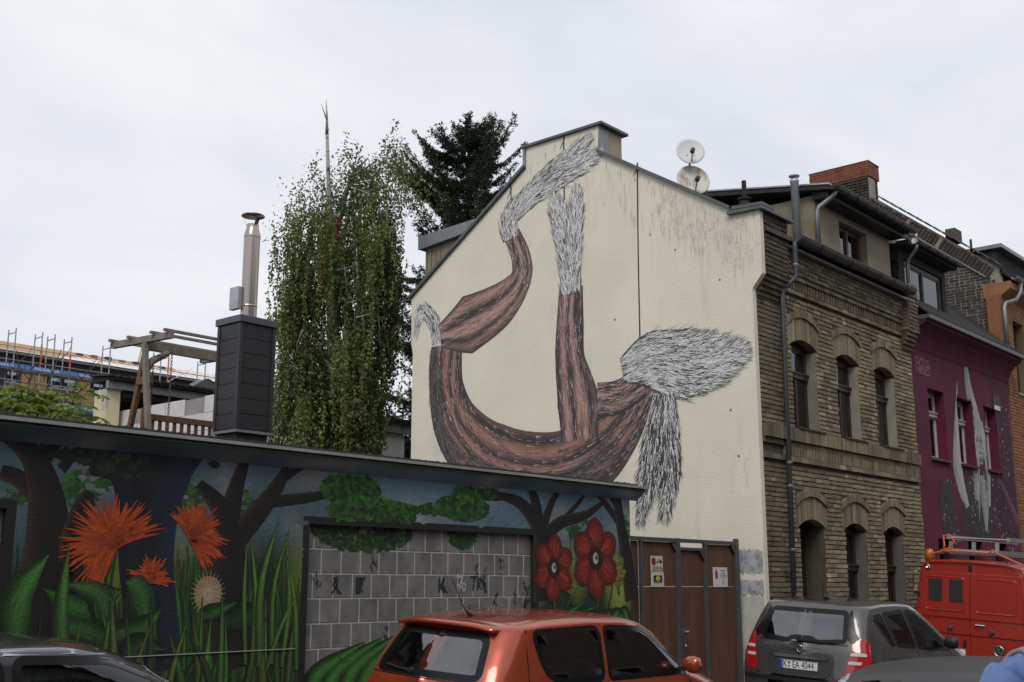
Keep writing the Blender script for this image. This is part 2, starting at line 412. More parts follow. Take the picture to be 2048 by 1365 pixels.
MB().lathe([(0.055,0),(0.055,0.0015)], (13.752,yb,2.125), 24, axis=(0,-1,0)).build('disc_rim', M['sred'], s1)
MB().lathe([(0.043,0),(0.043,0.0008)], (13.752,yb-0.0018,2.125), 24, axis=(0,-1,0)).build('disc', M['sblue'], s1)
c_ = MB(); c_.beam((13.715,yb-0.0035,2.09),(13.789,yb-0.0035,2.16),0.001,0.012,up=(-0.7,0,0.7)); c_.beam((13.715,yb-0.0045,2.16),(13.789,yb-0.0045,2.09),0.001,0.012,up=(0.7,0,0.7)); c_.build('disc_cross', M['sred'], s1)
c_ = MB(); c_.beam((13.825,yb,2.105),(13.875,yb,2.145),0.002,0.016,up=(0.7,0,-0.7)); c_.prism([(13.88,2.11),(13.965,2.10),(13.965,2.125),(13.94,2.145),(13.90,2.145)],'xz',yb-0.001,yb); c_.beam((13.88,yb,2.165),(13.93,yb,2.13),0.002,0.006,up=(0.7,0,0.7)); c_.build('tow_pictogram', M['sblack'], s1)
print_lines(s1, 13.838, yb, [(2.05,0.23,0.012),(2.027,0.25,0.012),(2.004,0.27,0.009)], M['sblack'])
s2 = tag(MB().box(13.69,14.005,9.312,9.322,1.775,1.98).build('picture_sign', M['signcream'], bevel=0.002), 'cream sign with a yellow and black picture below the tow away sign', 'sign'); ORG[s2.name] = (0,0,0)
MB().box(13.745,13.955,yb-0.001,yb,1.85,1.935).build('picture', M['sblack'], s2)
c_ = MB()
for k in range(16):
    a = rad(k*22.5); c_.lathe([(0.016,0),(0.012,0.002),(0,0.003)], (13.85+0.045*math.cos(a)*random.uniform(.4,1), yb-0.0012, 1.888+0.028*math.sin(a)*random.uniform(.4,1)), 8, axis=(0,-1,0))
c_.build('picture_flowers', M['syellow'], s2)
print_lines(s2, 13.85, yb, [(1.842,0.22,0.022)], M['sgrey'])
screws(s2, [(13.71,1.79),(13.985,1.79),(13.85,1.79),(13.71,1.965),(13.985,1.965)], yb)
s3 = tag(MB().box(15.32,15.725,9.312,9.322,1.775,2.065).build('notice_board', M['signwhite'], bevel=0.002), 'white notice with a dark pink figure on the right gate leaf', 'sign'); ORG[s3.name] = (0,0,0)
c_ = MB(); c_.prism([(15.375,1.90),(15.435,1.90),(15.44,1.95),(15.447,1.965),(15.435,2.0),(15.42,2.02),(15.39,2.02),(15.375,2.0),(15.36,1.965),(15.37,1.95)],'xz',yb-0.001,yb); c_.build('pink_figure', M['smagenta'], s3)
MB().prism([(15.39,2.02),(15.42,2.02),(15.415,2.045),(15.405,2.052),(15.395,2.045)],'xz',yb-0.001,yb).build('figure_head', M['sgrey'], s3)
print_lines(s3, 15.60, yb, [(2.022,0.15,0.014),(1.996,0.07,0.008),(1.974,0.11,0.009),(1.951,0.19,0.009),(1.924,0.16,0.013),(1.886,0.06,0.007),(1.864,0.07,0.007),(1.842,0.09,0.007),(1.82,0.08,0.007)], M['sgrey'])
screws(s3, [(15.335,1.79),(15.71,1.79),(15.335,2.05),(15.71,2.05)], yb)

# ================================================================= windows
def tone(c, k): return tuple(q*k for q in c)
def window(parent, x0, x1, z0, z1, y, fm, transom=None, mull=True, curtain=0.7, arch=0.0, ft=0.055, opened=False, name='window'):
    mb = MB(); d0, d1 = y, y+0.06
    mb.box(x0,x0+ft,d0,d1,z0,z1); mb.box(x1-ft,x1,d0,d1,z0,z1); mb.box(x0+ft,x1-ft,d0,d1,z0,z0+ft*1.2); mb.box(x0+ft,x1-ft,d0,d1,z1-ft-arch,z1)
    win = mb.build(name, fm, parent, bevel=0.006)
    zt = z1-ft-arch; zb = z0+ft*1.2; xm = (x0+x1)/2
    panes = []
    if transom:
        t = MB(); t.box(x0+ft*0.3,x1-ft*0.3,y-0.035,y+0.055,transom-0.05,transom+0.03); t.box(x0+ft*0.1,x1-ft*0.1,y-0.055,y+0.05,transom+0.03,transom+0.06)
        t.build('transom', fm, win, bevel=0.006)
        panes.append((x0+ft,x1-ft,transom+0.06,zt)); lower = transom-0.05
    else: lower = zt
    if mull:
        MB().box(xm-0.035,xm+0.035,y-0.012,y+0.05,zb,lower).build('mullion', fm, win, bevel=0.005)
        panes += [(x0+ft,xm-0.035,zb,lower), (xm+0.035,x1-ft,zb,lower)]
    else: panes.append((x0+ft,x1-ft,zb,lower))
    for (a, b, c, d) in panes:
        s = MB()
        s.box(a,a+0.03,y+0.012,y+0.048,c,d); s.box(b-0.03,b,y+0.012,y+0.048,c,d); s.box(a+0.03,b-0.03,y+0.012,y+0.048,c,c+0.03); s.box(a+0.03,b-0.03,y+0.012,y+0.048,d-0.03,d)
        s.build('sash', fm, win)
        MB().box(a+0.028,b-0.028,y+0.026,y+0.032,c+0.028,d-0.028).build('pane', M['glass'], win)
    if curtain:
        n = 40; V = []; F = []
        ph = random.uniform(0,6)
        for i in range(n+1):
            u = x0+ft+(x1-x0-2*ft)*i/n; yy = y+0.12+0.018*math.sin(i*1.1+ph)+0.01*math.sin(i*2.7)
            V += [(u,yy,zb),(u,yy,zb+(lower-zb)*(1.0 if curtain >= 1 else curtain))]
        for i in range(n): F.append((2*i,2*i+2,2*i+3,2*i+1))
        c = MB().add(V,F).build('curtain', M['curtain'], win, smooth=True)
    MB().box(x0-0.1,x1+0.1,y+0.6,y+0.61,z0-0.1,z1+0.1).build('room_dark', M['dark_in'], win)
    return win

# ================================================================= yellow brick house
XG, YF = 16.18, 8.94
house = thing('brick_house', 'sooty yellow brick terraced house with arched windows and a pale mural gable', 'house', (19.3, YF, 0))
OPEN = [(17.39,18.30,4.31,5.86), (19.07,19.97,4.31,5.86), (20.66,21.56,4.31,5.86), (17.38,18.26,0.1,2.86), (19.04,19.88,1.15,2.86), (20.64,21.48,1.15,2.86)]
wb = MB()
xs = sorted({16.30,22.45,*[o[0] for o in OPEN],*[o[1] for o in OPEN]}); zs = sorted({0.1,7.3,1.15,2.86,4.31,5.86})
cells(wb, xs, zs, OPEN, YF+0.004, YF+0.38)
wall = wb.build('wall', M['mortar'], house)
MB().box(16.30,22.45,11.0,16.6,0.1,6.9).build('rear_block', M['plaster_brown'], house)
LINT = [(17.30,18.40,5.70,6.34), (18.97,20.06,5.70,6.34), (20.56,21.66,5.70,6.34), (17.29,18.36,2.70,3.33), (18.94,19.99,2.70,3.33), (20.55,21.58,2.70,3.33)]
BANDS = [(3.74,4.30), (6.60,7.30)]
def blocked(z0, z1):
    b = [(o[0],o[1]) for o in OPEN if z1 > o[2]+0.01 and z0 < o[3]-0.01]
    b += [(l[0],l[1]) for l in LINT if z1 > l[2]+0.02 and z0 < l[3]-0.02]
    for (p, q) in BANDS:
        if z1 > p and z0 < q: b.append((16.0, 23.0))
    return b
rr = random.Random(5)
bl = course_bricks(16.30, 22.45, 0.15, 6.62, blocked, seed=3)
def soot(x, z, c):
    f = 1.0
    if z < 2.0: f *= 0.72 + 0.28*max(0,(z-0.9)/1.1)
    n_ = mnoise.noise(Vector((x*0.9, z*0.8, 3.1)))
    f *= max(0.4, 1.0 + 0.42*n_ + 0.25*mnoise.noise(Vector((x*3.1, z*2.6, 7.7))))
    if x < 17.0: f *= 0.68
    return [max(0.02, q*f) for q in c]
near = sorted([b for b in bl if b[4] and b[2] > 1.5 and not (16.83 < (b[0]+b[1])/2 < 17.0)], key=lambda b: (b[0]**2 + YF**2 + (b[2]-1.78)**2))[:290]
nset = set(near)
joined = MB(); protos = []
def brick_vs(a, b, z0, z1, y0, pr, r_):
    j = lambda: r_.uniform(-0.0035, 0.0035)
    v = [(a+j(),y0,z0+j()),(b+j(),y0,z0+j()),(b+j(),y0,z1+j()),(a+j(),y0,z1+j())]
    e_ = 0.006
    v += [(a+e_+j(),y0-pr+j(),z0+e_+j()),(b-e_+j(),y0-pr+j(),z0+e_+j()),(b-e_+j(),y0-pr+j(),z1-e_+j()),(a+e_+j(),y0-pr+j(),z1-e_+j())]
    return v, [(4,5,6,7),(0,1,5,4),(1,2,6,5),(2,3,7,6),(3,0,4,7)]
for b in bl:
    if b in nset: continue
    v, f = brick_vs(b[0], b[1], b[2], b[3], YF+0.006, rr.uniform(0.012,0.026), rr)
    joined.add(v, f, tuple(soot(b[0], b[2], yellow(rr, b[0], b[2]))))
joined.build('brickwork', M['brick'], wall, kind='stuff')
for k in range(14):
    mb = MB(); v, f = brick_vs(-0.1195, 0.1195, -0.033, 0.033, 0.0, rr.uniform(0.014,0.024), rr)
    mb.add(v, f, tuple(q*(0.72 if k < 5 else 1) for q in yellow(rr, 0, 0)))
    me = bpy.data.meshes.new('brick'); me.from_pydata(mb.v, [], mb.f)
    at = me.color_attributes.new('Col','FLOAT_COLOR','POINT'); arr = np.ones((len(mb.v),4),dtype=np.float32); arr[:,:3] = mb.c; at.data.foreach_set('color', arr.ravel())
    me.materials.append(M['brick']); protos.append(me)
for b in near:
    dark = (b[0] < 17.0 and rr.random() < 0.9) or rr.random() < 0.2
    o = bpy.data.objects.new('brick', protos[rr.randrange(0,5) if dark else rr.randrange(5,14)]); COL.objects.link(o); o.parent = wall
    o.location = Vector(((b[0]+b[1])/2, YF+0.006, (b[2]+b[3])/2)) - Vector(ORG[house.name]); o.rotation_euler = (rr.uniform(-.02,.02), rr.uniform(-.012,.012), rr.uniform(-.015,.015))
# lintels of upright bricks under projecting segmental hoods
def lintel(x0, x1, op, ztop, seed, name='lintel'):
    r_ = random.Random(seed); xc = (x0+x1)/2; hw = (x1-x0)/2
    arch = lambda x: op - 0.13*((x-xc)/ (hw-0.06))**2            # underside
    hood = lambda x: ztop - 0.15*((x-xc)/hw)**2
    mb = MB(); n = 14
    for i in range(n):
        a = x0+(x1-x0)*i/n+0.004; b = x0+(x1-x0)*(i+1)/n-0.004; c = yellow(r_,0,0); c = tuple(q*0.92 for q in c)
        za, zb2 = arch(a), arch(b)
        pr = r_.uniform(0.004,0.013)
        mb.prism([(a,za),(b,zb2),(b,hood(b)-0.11),(a,hood(a)-0.11)], 'xz', YF-pr, YF+0.15, c)
    mb.build(name, M['brick'], wall)
    mb = MB(); n = 16
    for i in range(n):
        a = x0-0.03+(x1-x0+0.06)*i/n+0.004; b = x0-0.03+(x1-x0+0.06)*(i+1)/n-0.004; c = tuple(q*0.8 for q in yellow(r_,0,0))
        mb.prism([(a,hood(a)-0.10),(b,hood(b)-0.10),(b,hood(b)+0.02),(a,hood(a)+0.02)], 'xz', YF-0.036-r_.uniform(0,0.008), YF+0.05, c)
    mb.build('hood_mould', M['brick'], wall)
for i, l in enumerate(LINT): lintel(l[0], l[1], OPEN[i][3], l[3], 40+i)
# string course and cornice
def band(z0, z1, pr, name, n=90, soldier=True, seed=1, dark=1.0, x0=16.30, x1=22.40):
    r_ = random.Random(seed); mb = MB(); L = (x1-x0)/n
    for i in range(n):
        c = tuple(q*dark for q in soot(x0+i*L, z0, yellow(r_,0,0)))
        mb.box(x0+i*L+0.003, x0+(i+1)*L-0.003, YF-pr-r_.uniform(0,0.009), YF+0.05, z0+r_.uniform(0,0.006), z1-r_.uniform(0,0.006), c)
    return mb.build(name, M['brick'], wall)
band(4.09,4.305,0.085,'sill_course',80,seed=11,dark=0.8)
band(4.0,4.085,0.04,'string_course',26,seed=12,dark=0.75)
mb = MB(); r_ = random.Random(13)
for i in range(52):
    x = 16.95+i*0.1055
    mb.box(x,x+0.062,YF-0.055,YF+0.04,3.845,3.998,tuple(q*0.85 for q in yellow(r_,0,0)))
mb.build('dentils', M['brick'], wall)
band(3.755,3.84,0.05,'string_course',26,seed=14,dark=0.85)
band(6.60,6.67,0.05,'cornice',26,seed=15,dark=0.8,x0=17.12,x1=21.95)
mb = MB()
for i in range(45):
    x = 17.16+i*0.1065
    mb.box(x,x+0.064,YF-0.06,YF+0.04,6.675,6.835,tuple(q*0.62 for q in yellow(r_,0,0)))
mb.build('dentils', M['brick'], wall)
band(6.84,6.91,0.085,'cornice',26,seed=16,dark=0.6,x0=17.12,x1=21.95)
fz = MB().box(17.12,21.95,YF-0.10,YF+0.05,6.92,7.30).build('frieze', M['mortar'], wall)
mb = MB(); r_ = random.Random(77)
for b in course_bricks(17.12,21.95,6.922,7.30,lambda a,b: [],seed=78):
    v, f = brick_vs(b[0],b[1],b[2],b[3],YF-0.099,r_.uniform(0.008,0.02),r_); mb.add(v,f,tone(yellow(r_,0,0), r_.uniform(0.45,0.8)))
mb.build('frieze_bricks', M['brick'], fz)
MB().box(17.12,21.95,YF-0.22,YF+0.05,7.305,7.345).build('soffit_board', M['zinc'], house)
# gutter with brackets, downpipe with stickers
def gutter(parent, x0, x1, y, z, r, nb, m=None):
    m = m or M['gutter']; mb = MB(); n = 12; V = []; F = []
    for k, x in enumerate((x0, x1)):
        for i in range(n+1):
            t = math.pi*i/n; V.append((x, y-math.cos(t)*r, z-math.sin(t)*r))
        for i in range(n+1):
            t = math.pi*i/n; V.append((x, y-math.cos(t)*(r-0.006), z-math.sin(t)*(r-0.006)))
    q = 2*(n+1)
    for i in range(n): F += [(i,i+1,q+i+1,q+i), (n+1+i,q+n+1+i,q+n+2+i,n+2+i), (i,n+1+i,n+2+i,i+1), (q+i,q+i+1,q+n+2+i,q+n+1+i)]
    F += [(0,q,q+n+1,n+1), (n,2*n+1,q+2*n+1,q+n)]
    gt = mb.add(V,F).build('gutter', m, parent, smooth=False)
    MB().tube([(x0,y-r,z+0.004),(x1,y-r,z+0.004)], 0.012, 8).build('bead', m, gt)
    for k in range(nb):
        x = x0+(x1-x0)*(k+0.3)/nb
        MB().tube([(x,y-math.cos(t)*(r+0.006),z-math.sin(t)*(r+0.006)) for t in [math.pi*i/8 for i in range(9)]], 0.011, 5).build('bracket', m, gt)
    return gt
gutter(house, 17.14, 21.93, YF-0.33, 7.47, 0.10, 8)
dp = MB().tube([(17.16,YF-0.30,7.42),(17.16,YF-0.28,7.28),(17.18,YF-0.27,6.98),(17.19,YF-0.27,6.80),(17.10,YF-0.16,6.66),(17.02,YF-0.10,6.60),(17.0,YF-0.095,6.45),(16.93,YF-0.075,0.12)], 0.042, 12).build('downpipe', mat('downpipe_zinc',(0.07,0.075,0.082),0.5,metal=0.4,var=0.25,vscale=3), house, smooth=True)
for z in (7.0, 3.72, 3.35, 2.35): MB().lathe([(0.047,-0.02),(0.05,0),(0.047,0.02)], (16.93+0.07*(z-0.12)/6.3 if z < 6.4 else 17.18, YF-0.095 if z < 6.4 else YF-0.27, z), 12).build('pipe_collar', M['zinc'], dp)
r_ = random.Random(3)
for k in range(16):
    z = 1.0+k*0.09; x = 16.93+0.07*(z-0.12)/6.3; a = rad(r_.uniform(200,300)); h_ = r_.uniform(0.02,0.045); V = []; F = []
    for i in range(4):
        t = a+i*0.3; V += [(x+0.0435*math.cos(t),YF-0.078+0.0435*math.sin(t),z),(x+0.0435*math.cos(t),YF-0.078+0.0435*math.sin(t),z+2*h_)]
    for i in range(3): F.append((2*i,2*i+2,2*i+3,2*i+1))
    MB().add(V,F).build('sticker', [M['white'],M['signcream'],M['sblue'],M['sred'],M['sgrey'],M['white']][k%6], dp)
# windows: upper three, ground two, door recess
for i in (0,1,2):
    o = OPEN[i]; window(house, o[0]+0.02, o[1]-0.045, o[2]+0.02, o[3], YF+0.17, M['frame_brown'], transom=5.27, mull=True, curtain=1.0, arch=0.10)
    MB().box(o[1]-0.042,o[1]-0.001,YF+0.01,YF+0.3,o[2]+0.02,o[3]-0.16).build('reveal', mat('plaster_reveal',(0.20,0.185,0.15) if i == 0 else (0.27,0.245,0.20),0.95,var=0.2,vscale=5,bump=0.3), house)
    MB().box(o[0]-0.02,o[1]+0.02,YF-0.11,YF+0.2,o[2]-0.005,o[2]+0.022).build('sill', M['frame_dark'], house)
for i in (4,5):
    o = OPEN[i]; window(house, o[0]+0.01, o[1]-0.08, o[2]+0.02, o[3], YF+0.18, M['frame_brown'], transom=2.10, mull=True, curtain=1.0, arch=0.10)
    MB().box(o[1]-0.077,o[1]-0.001,YF+0.01,YF+0.33,o[2]+0.02,o[3]-0.16).build('reveal', mat('grey_reveal',(0.105,0.10,0.088),0.95,var=0.2,vscale=5,bump=0.3), house)
dr = MB(); dr.box(17.40,18.24,YF+0.36,YF+0.40,0.1,2.80); dr = dr.build('door', M['frame_dark'], house)
for (a, b, c, d) in ((17.46,17.80,0.3,1.2),(17.86,18.18,0.3,1.2),(17.46,17.80,1.3,2.2),(17.86,18.18,1.3,2.2),(17.46,18.18,2.3,2.72)):
    MB().box(a,b,YF+0.345,YF+0.36,c,d).build('door_panel', M['frame_brown'], dr, bevel=0.006)
MB().lathe([(0.0,-0.11),(0.07,-0.09),(0.11,-0.03),(0.115,0.02),(0.06,0.05),(0.05,0.06)], (17.58,YF+0.22,2.68), 16).build('porch_lamp', mat('lamp_opal',(0.42,0.38,0.30),0.4,var=0.05), house, smooth=True)
lb = MB().box(17.50,17.66,YF+0.26,YF+0.345,1.42,1.70).build('letter_box', mat('letterbox',(0.20,0.19,0.16),0.5,var=0.2), house, bevel=0.008)
MB().box(17.52,17.64,YF+0.25,YF+0.262,1.52,1.56).build('flap', M['zinc_l'], lb)
MB().box(17.40,18.24,YF-0.02,YF+0.34,0.1,0.25).build('doorstep', M['kerb'], house)
# ---- end piers (kneelers) with corbels
def pier(x0, x1, steps, ztop, seed, dk, yend, name='pier'):
    r_ = random.Random(seed); core = MB()
    core.box(x0,x1,yend+0.012,YF+0.5,6.68,ztop)
    for k in range(steps): core.box(x0,x1,YF-(YF-yend)*(k+1)/(steps+1)+0.012,YF+0.05,6.36+k*0.08,6.36+(k+1)*0.08-0.001)
    pw = core.build(name, M['mortar'], house)
    mb = MB()
    for k in range(steps):
        yy = YF-(YF-yend)*(k+1)/(steps+1)+0.014; u = x0
        while u < x1-0.03:
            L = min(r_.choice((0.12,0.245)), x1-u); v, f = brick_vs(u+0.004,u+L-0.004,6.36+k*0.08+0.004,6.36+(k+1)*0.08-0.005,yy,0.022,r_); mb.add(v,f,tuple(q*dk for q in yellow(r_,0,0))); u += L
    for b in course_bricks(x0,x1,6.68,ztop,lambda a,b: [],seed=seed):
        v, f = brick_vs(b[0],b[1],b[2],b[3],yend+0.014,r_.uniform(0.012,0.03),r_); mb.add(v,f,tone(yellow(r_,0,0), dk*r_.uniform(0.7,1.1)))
    # side face towards the middle of the house
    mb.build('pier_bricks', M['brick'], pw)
    return pw
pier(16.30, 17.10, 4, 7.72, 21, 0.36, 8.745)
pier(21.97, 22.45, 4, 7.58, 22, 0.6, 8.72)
# rough broken top of right pier, side bricks facing the gutter
mb = MB(); r_ = random.Random(8)
for j in range(11):
    z = 6.72+j*0.077
    for k in range(3):
        y0 = 8.74+k*0.2; mb.box(21.955-r_.uniform(0,0.012),21.975,y0,y0+0.19,z,z+0.066,tuple(q*0.75 for q in yellow(r_,0,0)))
for k in range(6): mb.box(21.93+k*0.09,21.93+k*0.09+0.08,8.69+r_.uniform(0,.03),8.95,7.585,7.64+r_.uniform(0,0.03),tuple(q*0.6 for q in yellow(r_,0,0)))
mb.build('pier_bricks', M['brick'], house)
MB().prism([(8.66,7.72),(8.66,7.765),(9.30,7.80),(9.30,7.74)],'yz',16.10,17.20).build('pier_cap', M['coping'], house)
# ---- pale gable
GP = [(8.93,0.1),(8.93,6.45),(8.745,6.67),(8.745,7.77),(9.24,7.81),(11.955,9.51),(11.93,10.02),(13.65,10.02),(13.66,9.62),(16.74,7.54),(16.71,6.58),(16.67,6.4),(16.67,0.1)]
gab = MB().prism(GP,'yz',XG,XG+0.11).build('gable', M['stucco'], house)
MB().prism([(9.0,6.9),(9.24,7.75),(11.955,9.45),(13.66,9.55),(16.66,7.4),(16.66,6.9)],'yz',XG+0.11,XG+0.5).build('gable_core', M['mortar'], house)
def strip(p, q, name, x0=XG-0.07, x1=XG+0.35, t=0.055, lift=0.0):
    (a, b), (c, d) = p, q; dx, dz = c-a, d-b; L = math.hypot(dx,dz); nx, nz = -dz/L, dx/L
    if nz < 0: nx, nz = -nx, -nz
    MB().prism([(a+nx*lift,b+nz*lift),(c+nx*lift,d+nz*lift),(c+nx*(t+lift),d+nz*(t+lift)),(a+nx*(t+lift),b+nz*(t+lift))],'yz',x0,x1).build(name, M['coping'], house)
strip((8.66,7.775),(9.26,7.815),'coping'); strip((9.24,7.815),(11.96,9.515),'coping'); strip((13.65,9.635),(16.80,7.51),'coping')
MB().box(XG-0.07,XG+0.10,16.74,16.92,7.50,7.56).build('coping', M['coping'], house)
MB().box(XG-0.03,XG+0.02,13.655,13.72,9.60,10.03).build('corner_flashing', M['zinc'], house)
# chimney of the gable
ch = MB(); ch.box(XG+0.11,XG+0.72,11.93,13.65,9.3,10.02); ch = ch.build('chimney', mat('beige_panel',(0.33,0.28,0.21),0.8,var=0.15,vscale=3), house)
MB().box(XG+0.0,XG+0.30,11.915,11.928,9.50,10.02).build('flashing', M['zinc'], ch)
MB().box(XG-0.06,XG+0.80,11.82,13.74,10.02,10.075).build('chimney_cap', M['coping'], ch, bevel=0.008)
MB().lathe([(0.075,0),(0.075,0.05),(0.0,0.06)], (XG+0.2,13.0,10.075), 12).build('vent_stub', M['coping'], ch)
# bare patches at the foot of the gable
M['patch'] = mat('bare_plaster', (0.36,0.37,0.39), 0.95, var=0.25, vscale=7, bump=0.5, bscale=30, streak=((0.12,0.12,0.125),(6,9,9),0.50,0.62,0.75))
M['patch2'] = mat('grey_base_coat', (0.43,0.415,0.385), 0.95, var=0.2, vscale=4, bump=0.5, bscale=40, streak=((0.42,0.34,0.14),(1,5,5),0.55,0.72,0.6))
def patch(y0, y1, z0, z1, m, seed, off=0.004):
    r_ = random.Random(seed); pts = []; n = 26
    for i in range(n): pts.append((y0+(y1-y0)*i/n, z0+r_.uniform(-.025,.025)))
    for i in range(6): pts.append((y1+r_.uniform(-.01,.01), z0+(z1-z0)*i/6))
    for i in range(n): pts.append((y1-(y1-y0)*i/n, z1+r_.uniform(-.025,.025)))
    for i in range(6): pts.append((y0+r_.uniform(-.005,.005), z1-(z1-z0)*i/6))
    MB().prism(pts,'yz',XG-off,XG-off+0.002).build('bare_patch', m, gab)
patch(8.955,9.42,1.98,2.33,M['patch'],1); patch(8.955,9.42,1.655,1.87,M['patch'],2); patch(8.955,9.46,0.15,1.64,M['patch2'],3)
# ---- roof, dormers
rfm = MB()
rfm.prism([(8.70,7.40),(8.70,7.47),(12.75,9.98),(16.80,7.45),(16.80,7.38),(12.75,9.85)],'yz',16.32,22.40); rfm.build('roof', M['rooftile'], house)
# plastered front dormer
dm = MB()
DX0, DX1, DY = 19.02, 22.30, 9.16
cells2 = [(DX0,20.0),(21.22,DX1)]
for (a, b) in cells2: dm.box(a,b,DY,DY+0.25,7.5,8.80)
dm.box(20.0,21.22,DY,DY+0.25,8.56,8.80); dm.box(20.0,21.22,DY,DY+0.25,7.5,7.56)
dm.box(DX0,DX0+0.2,DY+0.25,12.4,7.6,8.80); dm.box(DX1-0.2,DX1,DY+0.25,12.4,7.6,8.80)
dm = dm.build('dormer', M['plaster_brown'], house)
window(house, 20.02, 21.20, 7.58, 8.56, DY+0.14, mat('red_brown_frame',(0.06,0.02,0.013),0.5,var=0.2), mull=True, curtain=0)
MB().prism([(8.78,8.79),(8.78,8.87),(12.75,9.55),(12.75,9.45)],'yz',DX0-0.18,DX1+0.16).build('dormer_roof', M['bitumen'], house)
MB().prism([(8.76,8.872),(8.76,8.90),(12.75,9.585),(12.75,9.555)],'yz',DX0-0.20,DX0-0.10).build('roof_edge', M['zinc_l'], house)
MB().prism([(8.86,8.70),(8.86,8.79),(9.17,8.84),(9.17,8.70)],'yz',DX0-0.05,DX1+0.1).build('eave_board', M['frame_dark'], house)
gutter(house, DX0-0.14, DX1+0.25, 8.72, 8.86, 0.075, 9)
MB().tube([(DX0+0.02,8.74,8.80),(DX0+0.0,8.80,8.70),(DX0-0.10,9.02,8.52),(DX0-0.12,9.06,8.42),(DX0-0.12,9.06,7.68)], 0.045, 10).build('downpipe', M['zinc'], house, smooth=True)
MB().lathe([(0.075,0),(0.075,1.10),(0.085,1.11),(0.085,1.15),(0.06,1.18),(0.0,1.19)], (18.60,9.32,7.86), 14).build('flue_pipe', M['zinc_l'], house, smooth=True)
MB().lathe([(0.10,0),(0.10,0.02),(0.0,0.05)], (18.60,9.32,9.08), 14).build('flue_cap', M['zinc_l'], house)
# lead patched tip of right gutter
MB().tube([(DX1+0.15,8.72,8.79),(DX1+0.38,8.74,8.76),(DX1+0.42,8.74,8.84)], 0.022, 6).build('gutter_outlet', M['zinc_l'], house)
# rear dormer behind the gable slope
rd = MB().box(16.75,19.5,13.9,16.92,7.7,8.80).build('rear_dormer', M['plaster_brown'], house)
MB().prism([(13.2,9.05),(13.2,9.16),(17.02,9.02),(17.02,8.74),(16.90,8.74)],'yz',16.62,19.6).build('rear_dormer_fascia', M['zinc'], rd)
for k in range(4): MB().box(16.735,16.75,16.86-k*0.13,16.88-k*0.13,7.6,8.78).build('batten', M['zinc'], rd)
MB().box(16.61,16.619,14.75,15.4,8.86,9.02).build('louvre', M['black'], rd)
# roof vents
for (c, h_, nm) in (((17.75,10.78,8.25),0.72,'vent_pipe'),):
    MB().lathe([(0.09,0),(0.09,h_*0.75),(0.13,h_*0.76),(0.13,h_),(0.11,h_),(0.0,h_-0.02)], c, 14).build(nm, M['black'], house)
MB().lathe([(0.22,0),(0.16,0.08),(0.12,0.10),(0.10,0.22),(0.13,0.24),(0.13,0.28),(0.045,0.29),(0.045,0.62),(0,0.63)], (18.6,10.35,8.62), 14).build('vent_cowl', M['slate'], house)

# ================================================================= satellite dishes
M['dish'] = mat('dish_grey_white', (0.55,0.56,0.55), 0.5, var=0.06, vscale=3); M['dish_r'] = mat('rusty_dish', (0.52,0.51,0.46), 0.6, var=0.1, streak=((0.30,0.12,0.03),(7,7,1.1),0.50,0.66,0.9))
def dish(loc, R, m, label, facing, mast_h, armlow=True):
    t = thing('satellite_dish', label, 'satellite dish', loc, local=True)
    ax = Vector(facing).normalized(); sh = MB(); n = 32
    prof = [(R*k/10, 0.16*R*(k/10)**2) for k in range(11)]
    a = Vector((0,0,1)).cross(ax).normalized(); u = ax.cross(a)
    V = []; F = []
    for (r0, zz) in prof:
        for j in range(n): q = 2*math.pi*j/n; V.append((a*math.cos(q)*r0*0.93+u*math.sin(q)*r0+ax*zz))
    for i in range(10):
        for j in range(n): F.append((i*n+j,i*n+(j+1)%n,(i+1)*n+(j+1)%n,(i+1)*n+j))
    d = sh.add(V,F).build('reflector', m, t, smooth=True, fix=False)
    so_ = d.modifiers.new('t','SOLIDIFY'); so_.thickness = 0.012
    MB().tube([V[10*n+j]+ax*0.0 for j in list(range(n))+[0]], 0.009, 6).build('rim', m, d)
    low = -u*R*0.93+ax*0.14*R; tip = -u*R*0.45+ax*R*0.78+a*R*0.0
    MB().tube([low*0.95, tip], 0.012, 6).build('arm', M['zinc'], t)
    MB().tube([tip-ax*0.03+u*0.0, tip+ax*0.06-u*0.01], [0.045,0.04], 10).build('feed_horn', M['black'], t)
    MB().tube([(-ax.x*0.08,-ax.y*0.08,0.05),(-ax.x*0.08,-ax.y*0.08,-mast_h)], 0.022, 8).build('mast', M['zinc'], t)
    bk = MB().beam(-ax*0.09, ax*0.0, 0.12, 0.16).build('bracket', M['zinc'], t)
    for k in range(2): MB().lathe([(0.012,0),(0.0,0.008)], Vector((0,0,0))+a*(0.06-0.12*k)-u*0.08+ax*0.03, 6, axis=ax).build('bolt', M['black'], t)
    return t
dish((17.5,10.82,9.60), 0.275, M['dish'], 'clean grey white satellite dish, the upper of two above the gable coping', (-0.72,-0.66,0.30), 0.75)
dish((17.52,10.80,9.04), 0.325, M['dish_r'], 'rust streaked satellite dish half hidden behind the gable coping', (-0.62,-0.72,0.34), 0.6)

